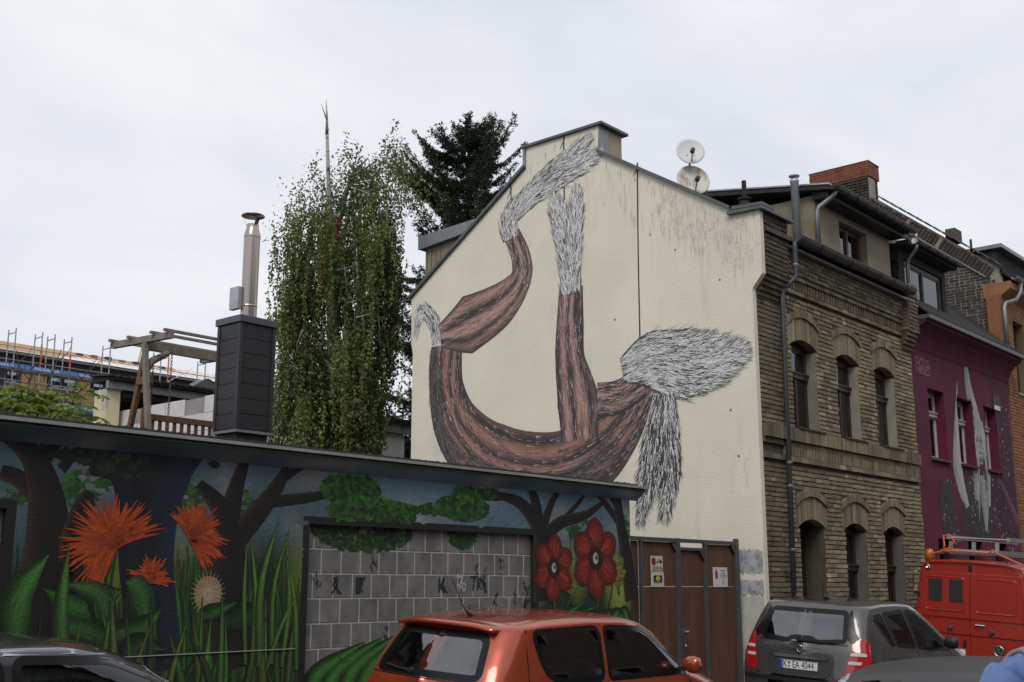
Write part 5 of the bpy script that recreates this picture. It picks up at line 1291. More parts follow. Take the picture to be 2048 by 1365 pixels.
    sw = MB().tube([(car.L-1.62+0.06*math.sin(a),0.36+0.18*math.cos(a),0.92+0.17*math.sin(a)) for a in [2*math.pi*i/20 for i in range(21)]],0.016,8).build('steering_wheel', M['black'], t)
    # ---- wheels
    for wx in (wheels[0], car.L+wheels[1]):
        for sy in (-1,1):
            ty = MB().lathe([(wr*0.62,-0.09),(wr*0.95,-0.095),(wr,-0.06),(wr,0.06),(wr*0.95,0.095),(wr*0.62,0.09)], (wx,sy*(car.w-0.115),wr), 28, axis=(0,1,0)).build('tyre', M['rubber'], t, smooth=True)
            MB().lathe([(0.0,0.03),(wr*0.2,0.05),(wr*0.5,0.03),(wr*0.62,0.06),(wr*0.64,0.08)], (wx,sy*(car.w-0.115),wr), 20, axis=(0,sy,0)).build('rim', M['rim'], ty, smooth=True)
            MB().lathe([(wr*1.12,-0.02),(wr*1.12,0.0),(0,0.001)], (wx,sy*(car.w*0.985),wr+0.02), 28, axis=(0,sy,0)).build('wheel_arch', M['black'], t) if False else None
    return t
def mirror(t, car, x, z, m, sy):
    y = (car.W(x,z)+0.0)*sy
    o = MB(); n = 12
    prof = [(0.0,-0.10),(0.055,-0.085),(0.08,-0.03),(0.085,0.03),(0.07,0.08),(0.0,0.09)]
    V = []; F = []
    for (r, u) in prof:
        for j in range(n): a = 2*math.pi*j/n; V.append((x+0.05*math.cos(a)*r/0.085+0.02, y+sy*(0.13+u), z+0.06+r*math.sin(a)*0.95))
    for i in range(len(prof)-1):
        for j in range(n): F.append((i*n+j,i*n+(j+1)%n,(i+1)*n+(j+1)%n,(i+1)*n+j))
    mm = o.add(V,F).build('mirror', m, t, smooth=True)
    MB().beam((x+0.03,y-sy*0.02,z+0.01),(x+0.03,y+sy*0.10,z+0.03),0.06,0.035).build('mirror_foot', M['black'], mm)
    return mm
def number_plate(t, car_x, y, z, body, zsc=1.0, tilt=0.0, w_=0.52, blue=True, clip=None):
    """plate in a y,z plane facing the rear"""
    p = MB().box(car_x-0.008,car_x,y-w_/2,y+w_/2,z-0.055,z+0.055).build('number_plate', M['plate'], t, bevel=0.003)
    fr = MB(); q = car_x-0.0095
    for (a, b, c, d) in ((-w_/2,w_/2,0.049,0.054),(-w_/2,w_/2,-0.054,-0.049),(-w_/2,-w_/2+0.005,-0.049,0.049),(w_/2-0.005,w_/2,-0.049,0.049)): fr.box(q,q+0.001,y+a,y+b,z+c,z+d)
    fr.build('plate_border', M['black'], p)
    if blue: MB().box(q-0.0004,q+0.0006,y+w_/2-0.046,y+w_/2-0.006,z-0.048,z+0.048).build('plate_band', M['plateblue'], p)
    return p, q
def ptext(body, size, x, y, z, parent, m, sx=0.8):
    return text(body, size, (x,y,z), m, parent, rot=(rad(90),0,rad(-90)), ext=0.0006, sx=sx)

ROLL = rad(3.2)
# ---------------------------------------------------------------- red hatchback
red = paint_mat('orange_red_car_paint', (0.38,0.058,0.018), 0.40, 0.28)
c1 = Car(3.99, 0.82, [(0,0.88),(0.10,0.98),(0.26,1.22),(0.40,1.40),(0.50,1.445),(0.9,1.48),(1.5,1.498),(2.1,1.485),(2.45,1.44),(2.72,1.33),(3.02,1.08),(3.15,1.0),(3.5,0.90),(3.85,0.76),(3.99,0.60)],
         [(0.06,0.2),(0.0,0.45),(0.0,0.62),(0.05,0.80),(0.09,0.95),(0.17,1.10),(0.27,1.25),(0.38,1.40),(0.46,1.50)], [(3.93,0.2),(3.99,0.5),(3.95,0.68),(3.75,0.80),(3.45,0.92),(3.16,1.0),(3.04,1.08),(2.75,1.32),(2.5,1.43),(2.3,1.50)],
         rr=0.34, rf=0.6, tumble=0.18, belt=0.93, crown=0.055)
sw1 = [rpoly([(0.83,1.02),(0.74,1.18),(0.70,1.385),(1.62,1.405),(1.60,0.955),(1.0,0.965)],0.09), rpoly([(1.67,0.955),(1.69,1.405),(2.30,1.38),(2.88,1.03),(2.90,0.955)],0.06)]
rw1 = rpoly([(-0.60,1.0),(-0.50,1.355),(0.50,1.355),(0.60,1.0)],0.10)
fw1 = rpoly([(-0.70,1.03),(-0.52,1.40),(0.52,1.40),(0.70,1.03)],0.08)
r1 = build_car(c1, 'hatchback_car', 'orange red hatchback parked in front of the forest mural and brown gate', red, sw1, rw1, fw1, M['carglass'], (6.90,7.12,0.075), ROLL)
def lip(y): return c1.rear_x(min(0.55,abs(y)),1.40)
V = []; F = []; nn2 = 24
for i in range(nn2+1):
    y = -0.55+1.10*i/nn2; b = (1-abs(y/0.575)**6)
    xt = 0.50; zt = c1.ztop(xt)-0.055*(abs(y)/0.62)**3; xe = 0.295+0.06*abs(y/0.575)**2; ze = 1.425-0.05*(abs(y)/0.62)**3
    V += [(xt,y,zt+0.003),(xe+0.06,y,ze+0.015),(xe,y,ze),(xe+0.012,y,ze-0.025),(xt-0.06,y,ze-0.03)]
for i in range(nn2):
    for k in range(4): a = i*5+k; F.append((a,a+1,a+6,a+5))
F += [(0,1,2,3,4),tuple(nn2*5+k for k in (4,3,2,1,0))]
MB().add(V,F).build('roof_spoiler', red, r1, smooth=True)
lines(c1,'l',seg((0.62,0.5),(0.62,1.42)),0.005,0.002,'panel_gap',M['seal'],r1)
lines(c1,'r',[(0.66,0.40),(0.62,0.7),(0.58,0.95),(0.60,1.20),(0.63,1.40)],0.010,0.002,'panel_gap',M['seal'],r1)
lines(c1,'r',seg((1.66,0.35),(1.645,0.95)),0.010,0.002,'panel_gap',M['seal'],r1); lines(c1,'r',seg((2.95,0.40),(2.93,0.94)),0.010,0.002,'panel_gap',M['seal'],r1)
lines(c1,'rear',seg((-0.66,0.98),(0.66,0.98),20),0.008,0.002,'tailgate_gap',M['seal'],r1)
for sy in (-1,1):
    fill(c1,'rear',rpoly([(sy*0.60,0.62),(sy*0.57,0.90),(sy*0.775,0.94),(sy*0.80,0.66)],0.05),0.004,'tail_light',M['lampred'],r1,10,10)
    mirror(r1, c1, 2.78, 0.98, red, sy)
    lines(c1,'l' if sy > 0 else 'r',seg((1.08,0.85),(1.24,0.85)),0.03,0.02,'door_handle',red,r1); lines(c1,'l' if sy > 0 else 'r',seg((2.05,0.85),(2.22,0.85)),0.03,0.02,'door_handle',red,r1)
wp = MB().tube([(c1.rear_x(0.12,1.025)-0.03,0.12,1.025),(c1.rear_x(0.30,1.03)-0.025,0.30,1.035),(c1.rear_x(0.45,1.045)-0.02,0.45,1.05)],0.010,6).build('rear_wiper', M['black'], r1)
MB().lathe([(0.03,0),(0.025,0.03),(0,0.035)],(c1.rear_x(0.12,1.02),0.12,1.02),10,axis=(-1,0,0)).build('wiper_hub', M['black'], wp)
MB().lathe([(0.045,0),(0.04,0.006),(0.03,0.008),(0,0.009)],(c1.rear_x(0,0.90)-0.002,0,0.90),18,axis=(-1,0,0)).build('badge', M['chrome'], r1)
an = MB().tube([(0.66,0,1.46),(0.58,0,1.55),(0.42,0,1.78)],[0.007,0.005,0.003],6).build('antenna', M['black'], r1); MB().tube([(0.70,0,1.455),(0.66,0,1.48),(0.62,0,1.505)],[0.028,0.018,0.008],8).build('antenna_base', M['black'], an)
pl, q = number_plate(r1, c1.rear_x(0.2,0.60)-0.004, 0, 0.60, '')

# ---------------------------------------------------------------- grey compact van-like car
grey_p = paint_mat('dark_grey_car_paint', (0.075,0.072,0.069), 0.4, 0.32)
c2 = Car(3.84, 0.882, [(0,0.86),(0.05,1.0),(0.14,1.18),(0.24,1.38),(0.34,1.52),(0.44,1.555),(0.9,1.588),(1.4,1.593),(1.9,1.57),(2.3,1.47),(2.65,1.30),(2.95,1.12),(3.1,1.05),(3.4,0.95),(3.7,0.80),(3.84,0.62)],
         [(0.08,0.2),(0.0,0.42),(0.0,0.62),(0.03,0.80),(0.055,0.98),(0.10,1.10),(0.17,1.26),(0.25,1.41),(0.33,1.53),(0.40,1.60)], [(3.78,0.2),(3.84,0.5),(3.80,0.7),(3.6,0.84),(3.35,0.96),(3.1,1.05),(2.97,1.12),(2.67,1.29),(2.35,1.45),(2.0,1.60)],
         rr=0.30, rf=0.6, tumble=0.20, belt=1.0, crown=0.06)
sw2 = [rpoly([(0.50,1.40),(0.78,1.44),(0.98,1.05),(0.86,1.06)],0.05), rpoly([(0.84,1.445),(1.46,1.475),(1.62,1.0),(1.04,1.045)],0.05), rpoly([(1.52,1.475),(1.86,1.455),(2.30,1.30),(2.72,1.05),(2.74,0.935),(1.68,0.995)],0.06)]
rw2 = rpoly([(-0.575,1.09),(-0.515,1.46),(0.515,1.46),(0.575,1.09),(0.20,1.055),(0.12,1.10),(-0.12,1.10),(-0.20,1.055)],0.06)
fw2 = rpoly([(-0.72,1.10),(-0.52,1.48),(0.52,1.48),(0.72,1.10)],0.08)
r2 = build_car(c2, 'compact_car', 'dark grey compact car with white number plate in front of the brick house', grey_p, sw2, rw2, fw2, M['carglass_d'], (13.62,7.16,0.05), ROLL)
for sy in (-1,1):
    tl = fill(c2,'rear',rpoly([(sy*0.585,0.70),(sy*0.66,1.10),(sy*0.735,1.17),(sy*0.835,1.08),(sy*0.865,0.92),(sy*0.83,0.78),(sy*0.70,0.67)],0.05),0.006,'tail_light',M['lampred'],r2,16,14)
    fill(c2,'rear',rpoly([(sy*0.64,0.945),(sy*0.65,0.985),(sy*0.81,0.985),(sy*0.82,0.945)],0.015),0.010,'reversing_lens',M['lampwhite'],tl,4,10)
    fill(c2,'rear',rpoly([(sy*0.62,0.845),(sy*0.63,0.885),(sy*0.78,0.885),(sy*0.77,0.845)],0.015),0.010,'reversing_lens',M['lampwhite'],tl,4,10)
    # black corner glass beside the rear window
    fill(c2,'rear',rpoly([(sy*0.585,1.10),(sy*0.53,1.46),(sy*0.56,1.48),(sy*0.665,1.20),(sy*0.72,1.15),(sy*0.66,1.085)],0.02),0.004,'corner_trim',M['seal'],r2,12,6)
    mirror(r2, c2, 2.45, 0.99, M['black'], sy)
lines(c2,'rear',seg((-0.60,1.06),(0.60,1.06),20),0.010,0.002,'tailgate_gap',M['seal'],r2)
# plate recess, chrome strip, plate
xp = c2.rear_x(0.15,0.80)
fill(c2,'rear',rpoly([(-0.40,0.70),(-0.43,0.86),(-0.38,0.90),(0.38,0.90),(0.43,0.86),(0.40,0.70),(0.30,0.665),(-0.30,0.665)],0.05),0.004,'plate_recess',mat('recess_grey',(0.05,0.05,0.05),0.4,metal=0.3,var=0),r2,10,14)
ring(c2,'rear',rpoly([(-0.40,0.70),(-0.43,0.86),(-0.38,0.90),(0.38,0.90),(0.43,0.86),(0.40,0.70),(0.30,0.665),(-0.30,0.665)],0.05),-0.012,0.004,0.012,'recess_rim',grey_p,r2)
lines(c2,'rear',seg((-0.36,0.885),(0.36,0.885),16),0.036,0.022,'chrome_strip',M['chrome'],r2)
pl, q = number_plate(r2, xp-0.012, 0.0, 0.782, '')
ptext('K', 0.118, q-0.0005, 0.182, 0.782, pl, M['black'], 0.72); ptext('EA 4044', 0.118, q-0.0005, -0.062, 0.782, pl, M['black'], 0.72)
MB().lathe([(0.019,0),(0.018,0.001)],(q+0.0004,0.128,0.805),14,axis=(-1,0,0)).build('plate_seal', M['sgrey'], pl); MB().lathe([(0.017,0),(0.016,0.001)],(q+0.0004,0.128,0.76),14,axis=(-1,0,0)).build('plate_seal', M['zinc_l'], pl)
ptext('A 180', 0.055, c2.rear_x(0.46,1.0)-0.004, 0.46, 1.0, r2, M['chrome'], 1.0)
# three pointed star in a ring
bx = c2.rear_x(0,0.985)-0.012; sr = MB().tube([(bx,0.040*math.cos(a),0.985+0.040*math.sin(a)) for a in [2*math.pi*i/24 for i in range(25)]],0.0035,6)
for k in range(3): a = rad(90+120*k); sr.prism([(0.040*math.cos(a),0.985+0.040*math.sin(a)),(0.006*math.cos(a+1.05),0.985+0.006*math.sin(a+1.05)),(0.0,0.985),(0.006*math.cos(a-1.05),0.985+0.006*math.sin(a-1.05))],'yz',bx-0.002,bx+0.002)
sr.build('star_badge', M['chrome'], r2)
MB().beam((c2.rear_x(0.05,1.085)-0.02,0.06,1.085),(c2.rear_x(0.45,1.075)-0.015,-0.44,1.078),0.03,0.022).build('rear_wiper', M['black'], r2)
lines(c2,'r',[(0.50,0.45),(0.62,0.80),(0.86,1.02)],0.010,0.002,'panel_gap',M['seal'],r2); lines(c2,'r',seg((1.62,0.40),(1.63,0.99)),0.010,0.002,'panel_gap',M['seal'],r2); lines(c2,'r',seg((2.72,0.45),(2.74,0.92)),0.010,0.002,'panel_gap',M['seal'],r2)
lines(c2,'r',seg((0.86,0.90),(1.02,0.90)),0.03,0.018,'door_handle',grey_p,r2); lines(c2,'r',seg((1.75,0.86),(1.92,0.86)),0.03,0.018,'door_handle',grey_p,r2)
ring(c2,'r',rpoly([(0.56,0.86),(0.58,1.0),(0.74,1.0),(0.72,0.84)],0.06),-0.002,0.004,0.002,'fuel_flap',M['seal'],r2)
lines(c2,'rear',[(-0.60,0.66),(-0.3,0.62),(0.3,0.62),(0.60,0.66)],0.012,0.004,'tailgate_gap',M['seal'],r2)
lines(c2,'rear',seg((-0.80,0.60),(0.80,0.60),24),0.05,0.006,'bumper_edge',M['black'],r2)
lines(c2,'r',[(0.40,1.50),(0.9,1.535),(1.5,1.54),(1.95,1.505),(2.35,1.40)],0.02,0.002,'roof_rail_strip',M['zinc_l'],r2)
an = MB().tube([(0.72,0,1.585),(0.70,0,1.64),(0.68,0,1.78)],[0.006,0.005,0.004],6).build('antenna', M['black'], r2); MB().tube([(0.86,0,1.585),(0.74,0,1.605),(0.66,0,1.60)],[0.02,0.026,0.012],8).build('antenna_base', M['black'], an)

# ---------------------------------------------------------------- dark saloon at the left, and dark car on the near side
dark = paint_mat('black_car_paint', (0.022,0.022,0.024), 0.3, 0.28)
def saloon(**k):
    return Car(4.45, 0.87, [(0,0.86),(0.25,0.98),(0.6,1.05),(0.85,1.12),(1.2,1.32),(1.5,1.425),(1.9,1.465),(2.4,1.465),(2.75,1.42),(3.05,1.30),(3.4,1.09),(3.55,1.0),(3.95,0.92),(4.3,0.78),(4.45,0.60)],
         [(0.06,0.2),(0.0,0.45),(0.0,0.80),(0.02,0.88),(0.22,0.98),(0.6,1.05),(0.87,1.13),(1.2,1.32),(1.45,1.41),(1.7,1.50)], [(4.39,0.2),(4.45,0.5),(4.40,0.68),(4.2,0.82),(3.9,0.93),(3.56,1.0),(3.42,1.08),(3.07,1.29),(2.8,1.40),(2.5,1.50)],
         rr=0.42, rf=0.6, tumble=0.20, belt=0.94, crown=0.06)
c3 = saloon()
sw3 = [rpoly([(1.02,1.03),(1.35,1.32),(1.62,1.375),(1.98,1.395),(1.96,0.965),(1.1,0.99)],0.08), rpoly([(2.03,0.965),(2.05,1.395),(2.62,1.375),(2.92,1.26),(3.28,1.03),(3.30,0.96)],0.06)]
rw3 = rpoly([(-0.60,1.12),(-0.50,1.38),(0.50,1.38),(0.60,1.12)],0.08); fw3 = rpoly([(-0.72,1.04),(-0.52,1.39),(0.52,1.39),(0.72,1.04)],0.08)
r3 = build_car(c3, 'saloon_car', 'black car with silver window trim parked behind the orange red hatchback', dark, sw3, rw3, fw3, M['carglass_d'], (1.12,7.05,0.04), rad(2.6))
for sd_ in 'lr': lines(c3, sd_, [(1.0,1.02),(1.2,1.23),(1.38,1.345),(1.62,1.40),(2.0,1.42),(2.4,1.415),(2.64,1.398),(2.92,1.29),(3.10,1.175),(3.30,1.03)],0.022,0.006,'window_trim',M['zinc_l'],r3)
for sy in (-1,1): mirror(r3, c3, 3.18, 0.98, dark, sy)
c4 = saloon()
r4 = build_car(c4, 'saloon_car', 'dark grey car on the near kerb beside the person in blue', mat('graphite_car_paint',(0.030,0.028,0.027),0.4,metal=0.3,var=0.15,vscale=2,spec=0.4), sw3, rw3, fw3, M['carglass_d'], (4.10,2.05,0.0), 0.0); r4.scale = (1,1,0.972)
for sd_ in 'lr': lines(c4, sd_, [(1.0,1.02),(1.2,1.23),(1.38,1.345),(1.62,1.40),(2.0,1.42),(2.4,1.415),(2.64,1.398),(2.92,1.29),(3.10,1.175),(3.30,1.03)],0.022,0.006,'window_trim',M['zinc_l'],r4)
for sd_ in 'lr': lines(c4, sd_, [(x_,c4.ztop(x_)-0.05) for x_ in np.linspace(1.05,3.2,40)],0.016,0.004,'roof_strip',M['zinc_l'],r4)
for sy in (-1,1):
    mirror(r4, c4, 3.18, 0.98, M['black'], sy)
    for cc_, tt in ((c3,r3),(c4,r4)): fill(cc_,'rear',rpoly([(sy*0.52,0.70),(sy*0.50,0.86),(sy*0.76,0.88),(sy*0.80,0.72)],0.04),0.004,'tail_light',M['lampred'],tt,8,8)

# ---------------------------------------------------------------- red van
vred = mat('fire_red_paint', (0.33,0.022,0.010), 0.38, metal=0.0, var=0.10, vscale=2, coat=0.5)
vred2 = vred
van = thing('van', 'boxy red van with a ladder on its roof rack by the magenta house', 'van', (19.85,7.30,0.10), local=True); van.rotation_euler = (rad(4.2),0,0)
def vsec(x, k=1.0):
    pts = [(0.80,0.32),(0.93,0.40),(0.955,0.75),(0.955,1.05),(0.93,1.30),(0.885,1.75),(0.855,1.92),(0.80,2.02),(0.66,2.085),(0.35,2.115),(0.0,2.12)]
    return [(y*k, 0.32+(z-0.32)*(1.0 if k > 0.99 else (1-(1-k)*0.5))) for y, z in pts]
V = []; F = []; stn = [(0.0,0.965),(0.02,0.985),(0.06,1.0),(2.0,1.0),(3.6,1.0),(4.0,0.97),(4.5,0.90)]
for (x, k) in stn:
    s_ = vsec(x,k); row = [(x,y,z) for y,z in s_]+[(x,-y,z) for y,z in s_[::-1][1:]]; V += row
n = 21
for i in range(len(stn)-1):
    for j in range(n-1): a = i*n+j; F.append((a,a+1,a+n+1,a+n))
    F.append((i*n+n-1,i*n,(i+1)*n,(i+1)*n+n-1))
F += [tuple(range(n))[::-1], tuple(range((len(stn)-1)*n,len(stn)*n))]
vb = MB().add(V,F).build('body', vred, van, smooth=False)
m_ = vb.modifiers.new('bevel','BEVEL'); m_.width = 0.03; m_.segments = 3; m_.angle_limit = rad(30)
# rear doors with pressed fields
def door(y0, y1, name='rear_door'):
    d_ = MB(); pts = [(y0,0.42),(y1,0.42),(y1*0.995,1.05),(y1*0.93,1.85),(y1*0.91,1.90),(y0*0.93,1.90) if abs(y0) > 0.1 else (y0,1.90),(y0*0.995 if abs(y0) > 0.1 else y0,1.05)]
    return MB().prism(pts,'yz',-0.022,0.0).build(name, vred, van, bevel=0.008)
dl = door(0.006,0.86); drr = door(-0.86,-0.006)
def pressed(parent, y0, y1, z0, z1):
    P = rpoly([(y0,z0),(y1,z0),(y1,z1),(y0,z1)],0.07); A = inset(P,0.0); B = inset(P,0.022); n = len(A)
    V = [(-0.0225,p[0],p[1]) for p in A]+[(-0.034,p[0],p[1]) for p in inset(P,0.008)]+[(-0.034,p[0],p[1]) for p in inset(P,0.016)]+[(-0.0228,p[0],p[1]) for p in inset(P,0.026)]
    F = []
    for k in range(3): F += [(k*n+i,k*n+(i+1)%n,(k+1)*n+(i+1)%n,(k+1)*n+i) for i in range(n)]
    MB().add(V,F).build('pressing', vred, parent, smooth=True)
pressed(dl,0.08,0.76,1.26,1.83); pressed(drr,-0.76,-0.08,1.26,1.83)
for (a, b) in ((0.12,0.34),(0.46,0.69)): MB().box(-0.030,-0.022,a,b,1.42,1.78).build('window', mat('blanked_window',(0.025,0.024,0.026),0.5,var=0.05), dl)
lm = MB(); lm.box(-0.040,-0.022,-0.90,0.90,1.165,1.18); lm.build('swage_line', vred, van); MB().box(-0.030,-0.022,-0.88,0.88,0.895,0.903).build('panel_gap', M['seal'], van)
hp = MB().box(-0.027,-0.022,-0.26,-0.06,1.03,1.12).build('handle_cup', M['sred'], drr, bevel=0.004); MB().tube([(-0.03,-0.08,1.085),(-0.055,-0.10,1.08),(-0.055,-0.20,1.078),(-0.035,-0.235,1.075)],0.012,8).build('handle', M['chrome'], hp)
for (y, z) in ((0.32,1.0),(-0.35,0.985)): MB().lathe([(0.042,0),(0.042,0.03),(0.03,0.045),(0,0.048)],(-0.022,y,z),14,axis=(-1,0,0)).build('rubber_stop', mat('stop_rubber',(0.07,0.06,0.06),0.8), van)
for (y, z) in ((0.68,1.12),(-0.70,1.08)): MB().box(-0.027,-0.022,y-0.02,y+0.02,z-0.005,z+0.005).build('slot', M['black'], van)
# VW roundel
bd = MB().lathe([(0.088,0),(0.088,0.008),(0.0,0.010)],(-0.022,-0.46,0.70),28,axis=(-1,0,0)).build('badge', M['black'], drr)
lg = MB().tube([(-0.034,-0.46+0.078*math.cos(a),0.70+0.078*math.sin(a)) for a in [2*math.pi*i/28 for i in range(29)]],0.007,6)
for P in ([(-0.033,0.066),(0.0,-0.0),(0.033,0.066)],[(-0.066,0.035),(-0.030,-0.062),(0.0,0.005),(0.030,-0.062),(0.066,0.035)]):
    for i in range(len(P)-1): lg.beam((-0.034,-0.46-P[i][0],0.70+P[i][1]),(-0.034,-0.46-P[i+1][0],0.70+P[i+1][1]),0.013,0.006,up=(1,0,0))
lg.build('badge_letters', M['rim'], bd)
pv, q = number_plate(van, -0.026, 0.33, 0.62, '', blue=False); ptext('K  296H', 0.115, q-0.0005, 0.33, 0.62, pv, M['black'], 0.78)
for (a, b, c, d) in ((0.22,0.42,0.70,0.80),(0.06,0.11,0.70,0.82)): MB().box(-0.045,-0.022,a,b,c,d).build('plate_lamp', M['black'], van, bevel=0.006)
fdm = mat('faded_red',(0.24,0.016,0.010),0.5,var=0.2)
fl_ = ptext('FEUERWEHR', 0.085, -0.0226, -0.42, 1.60, drr, fdm, 0.95); fl_['kind'] = 'stuff'
MB().box(-0.0228,-0.0222,-0.64,-0.20,1.525,1.542).build('faded_line', fdm, drr)
MB().tube([(-0.02,0.86,2.0),(-0.025,0.6,2.065),(-0.03,0.0,2.085),(-0.025,-0.6,2.065),(-0.02,-0.86,2.0)],0.012,6).build('rain_gutter', vred, van)
for y in (0.30,-0.30): MB().box(-0.035,-0.0,y-0.06,y+0.06,0.36,0.42).build('step_bracket', M['black'], van)
gh = MB().tube([(-0.03,0.895,1.62),(-0.07,0.93,1.62),(-0.075,0.93,1.80),(-0.075,0.925,1.88),(-0.03,0.885,1.88)],0.012,8).build('grab_handle', M['chrome'], van)
for y in (0.90,-0.90):
    for z in (1.52,0.80): MB().box(-0.045,0.03,y-0.05,y+0.035,z-0.02,z+0.02).build('hinge', M['black'] if z > 1 else vred, van)
MB().lathe([(0.04,0),(0.04,0.03),(0.025,0.035),(0,0.02)],(-0.01,0.70,1.975),14,axis=(-1,0,0)).build('horn_bell', M['chrome'], van)
MB().box(-0.012,0.03,-0.03,0.03,1.93,2.04).build('roof_lamp', M['black'], van)
MB().lathe([(0.07,0),(0.07,0.05),(0.08,0.06),(0.075,0.15),(0.05,0.20),(0,0.215)],(0.25,0.78,2.06),16).build('beacon', mat('amber_lens',(0.45,0.12,0.01),0.2,var=0.1,coat=0.6), van, smooth=True)
MB().box(1.9,2.9,-0.951,-0.949,1.25,1.75).build('side_window', M['carglass_d'], van); MB().box(1.9,2.9,0.949,0.951,1.25,1.75).build('side_window', M['carglass_d'], van)
for wx in (0.95,3.65):
    for sy in (-1,1): ty = MB().lathe([(0.2,-0.1),(0.32,-0.1),(0.34,-0.06),(0.34,0.06),(0.32,0.1),(0.2,0.1)],(wx,sy*0.83,0.34),24,axis=(0,1,0)).build('tyre', M['rubber'], van, smooth=True); MB().lathe([(0,0.05),(0.1,0.06),(0.2,0.04),(0.21,0.07)],(wx,sy*0.83,0.34),18,axis=(0,sy,0)).build('rim', M['rim'], ty)
# roof rack and ladder
rk = MB()
for y in (-0.62,0.62): rk.tube([(0.10,y,2.20),(3.4,y,2.20)],0.016,8)
for x in (0.10,0.9,1.8,2.7,3.4):
    rk.tube([(x,-0.62,2.20),(x,0.62,2.20)],0.014,8)
    for y in (-0.55,0.55): rk.tube([(x,y,2.06),(x,y,2.20)],0.012,6)
rk.build('roof_rack', mat('rack_grey',(0.10,0.10,0.10),0.5,metal=0.5), van)
ld = thing('ladder', 'grey aluminium ladder lashed on the roof rack of the red van', 'ladder', (19.85,7.30,0.10), local=True); ld.rotation_euler = (rad(4.2),0,0)
alu = mat('aluminium', (0.42,0.43,0.43), 0.4, metal=0.7, var=0.1)
for (y, z) in ((0.42,2.245),(-0.42,2.245)): MB().box(0.02,3.7,y-0.03,y+0.03,z-0.02,z+0.05).build('rail', alu, ld)
for k in range(12): MB().tube([(0.12+k*0.29,-0.42,2.26),(0.12+k*0.29,0.42,2.26)],0.015,8).build('rung', alu, ld)
for (y, z) in ((0.50,2.47),(-0.50,2.47)): MB().box(0.35,3.9,y-0.025,y+0.025,z-0.02,z+0.045).build('upper_rail', alu, ld)
for k in range(11): MB().tube([(0.45+k*0.3,-0.50,2.48),(0.45+k*0.3,0.50,2.48)],0.014,8).build('upper_rung', alu, ld)
for (x, y) in ((0.12,0.36),(0.12,-0.02),(0.12,-0.40)): MB().box(x-0.015,x+0.015,y-0.03,y+0.03,2.22,2.42).build('upright', alu, ld)
stp = mat('orange_strap', (0.62,0.14,0.04), 0.7, var=0.15)
st = tag(MB().tube([(0.02,0.62,2.20),(0.0,0.45,2.24),(-0.02,0.42,2.33),(0.02,0.45,2.50),(0.05,0.36,2.52),(0.0,0.25,2.40),(0.0,0.38,2.28),(0.0,0.5,2.25),(0.0,0.1,2.255),(0.0,-0.3,2.25),(0.0,-0.36,2.30),(0.0,-0.45,2.24),(0.01,-0.9,2.06)],0.016,6).build('lashing_strap', stp), 'orange strap tying the ladder to the van roof', 'strap'); st.location = (19.85,7.30,0.10); st.rotation_euler = (rad(4.2),0,0)

# ================================================================= things on and behind the low roof
M['clad'] = mat('anthracite_cladding', (0.030,0.031,0.034), 0.45, var=0.12, vscale=3, metal=0.2)
M['cladcap'] = mat('grey_cap', (0.09,0.095,0.10), 0.45, metal=0.4, var=0.15)
M['steel'] = mat('stainless_steel', (0.40,0.345,0.31), 0.24, metal=1.0, var=0.12, vscale=2, aniso=(6,6,0.6))
st = thing('clad_chimney', 'dark metal clad chimney with a shiny steel flue on the low roof', 'chimney', (7.82,10.73,3.16))
MB().box(7.60,8.01,10.56,10.90,3.16,3.44).build('base', M['bitumen'], st)
MB().box(7.58,8.02,10.54,10.92,3.44,4.66).build('core', M['black'], st)
MB().box(7.555,8.045,10.515,10.945,3.43,3.46).build('base_flashing', M['zinc'], st)
for k in range(7):
    z0 = 3.475+k*0.169; z1 = z0+0.160
    MB().add([(7.60,10.530,z0),(8.0,10.530,z0),(8.0,10.522,z1),(7.60,10.522,z1),(7.60,10.54,z0),(8.0,10.54,z0),(8.0,10.54,z1),(7.60,10.54,z1)],[(0,1,2,3),(4,7,6,5),(0,4,5,1),(1,5,6,2),(2,6,7,3),(3,7,4,0)]).build('cladding_panel', M['clad'], st)
    MB().add([(7.570,10.90,z0),(7.570,10.56,z0),(7.562,10.56,z1),(7.562,10.90,z1),(7.58,10.90,z0),(7.58,10.56,z0),(7.58,10.56,z1),(7.58,10.90,z1)],[(0,1,2,3),(4,7,6,5),(0,4,5,1),(1,5,6,2),(2,6,7,3),(3,7,4,0)]).build('cladding_panel', M['clad'], st)
for (x, y) in ((7.556,10.514),(8.0,10.514),(7.556,10.90)): MB().box(x,x+0.044,y,y+0.046,3.462,4.655).build('corner_trim', M['clad'], st)
MB().box(7.535,8.065,10.495,10.965,4.655,4.735).build('cap', M['cladcap'], st, bevel=0.006)
fl = MB().lathe([(0.092,0),(0.092,0.98),(0.095,0.985),(0.095,1.01),(0.075,1.08),(0.070,1.10),(0.070,1.14),(0.0,1.14)], (7.81,10.73,4.735), 28).build('flue', M['steel'], st, smooth=True); fl.modifiers.new('e','EDGE_SPLIT')
for k in range(3):
    a = rad(20+k*120); MB().beam((7.81+0.065*math.cos(a),10.73+0.065*math.sin(a),5.85),(7.81+0.115*math.cos(a),10.73+0.115*math.sin(a),5.98),0.03,0.004).build('cowl_leg', M['steel'], fl)
MB().lathe([(0.135,0),(0.13,0.012),(0.0,0.055)], (7.81,10.73,5.975), 24).build('rain_cap', M['steel'], fl, smooth=True)
MB().lathe([(0.094,-0.012),(0.097,0),(0.094,0.012)], (7.81,10.73,4.90), 24).build('clamp_band', M['steel'], fl)
MB().box(7.66,7.72,10.74,10.90,4.86,5.12).build('control_box', M['zinc_l'], st, bevel=0.004)

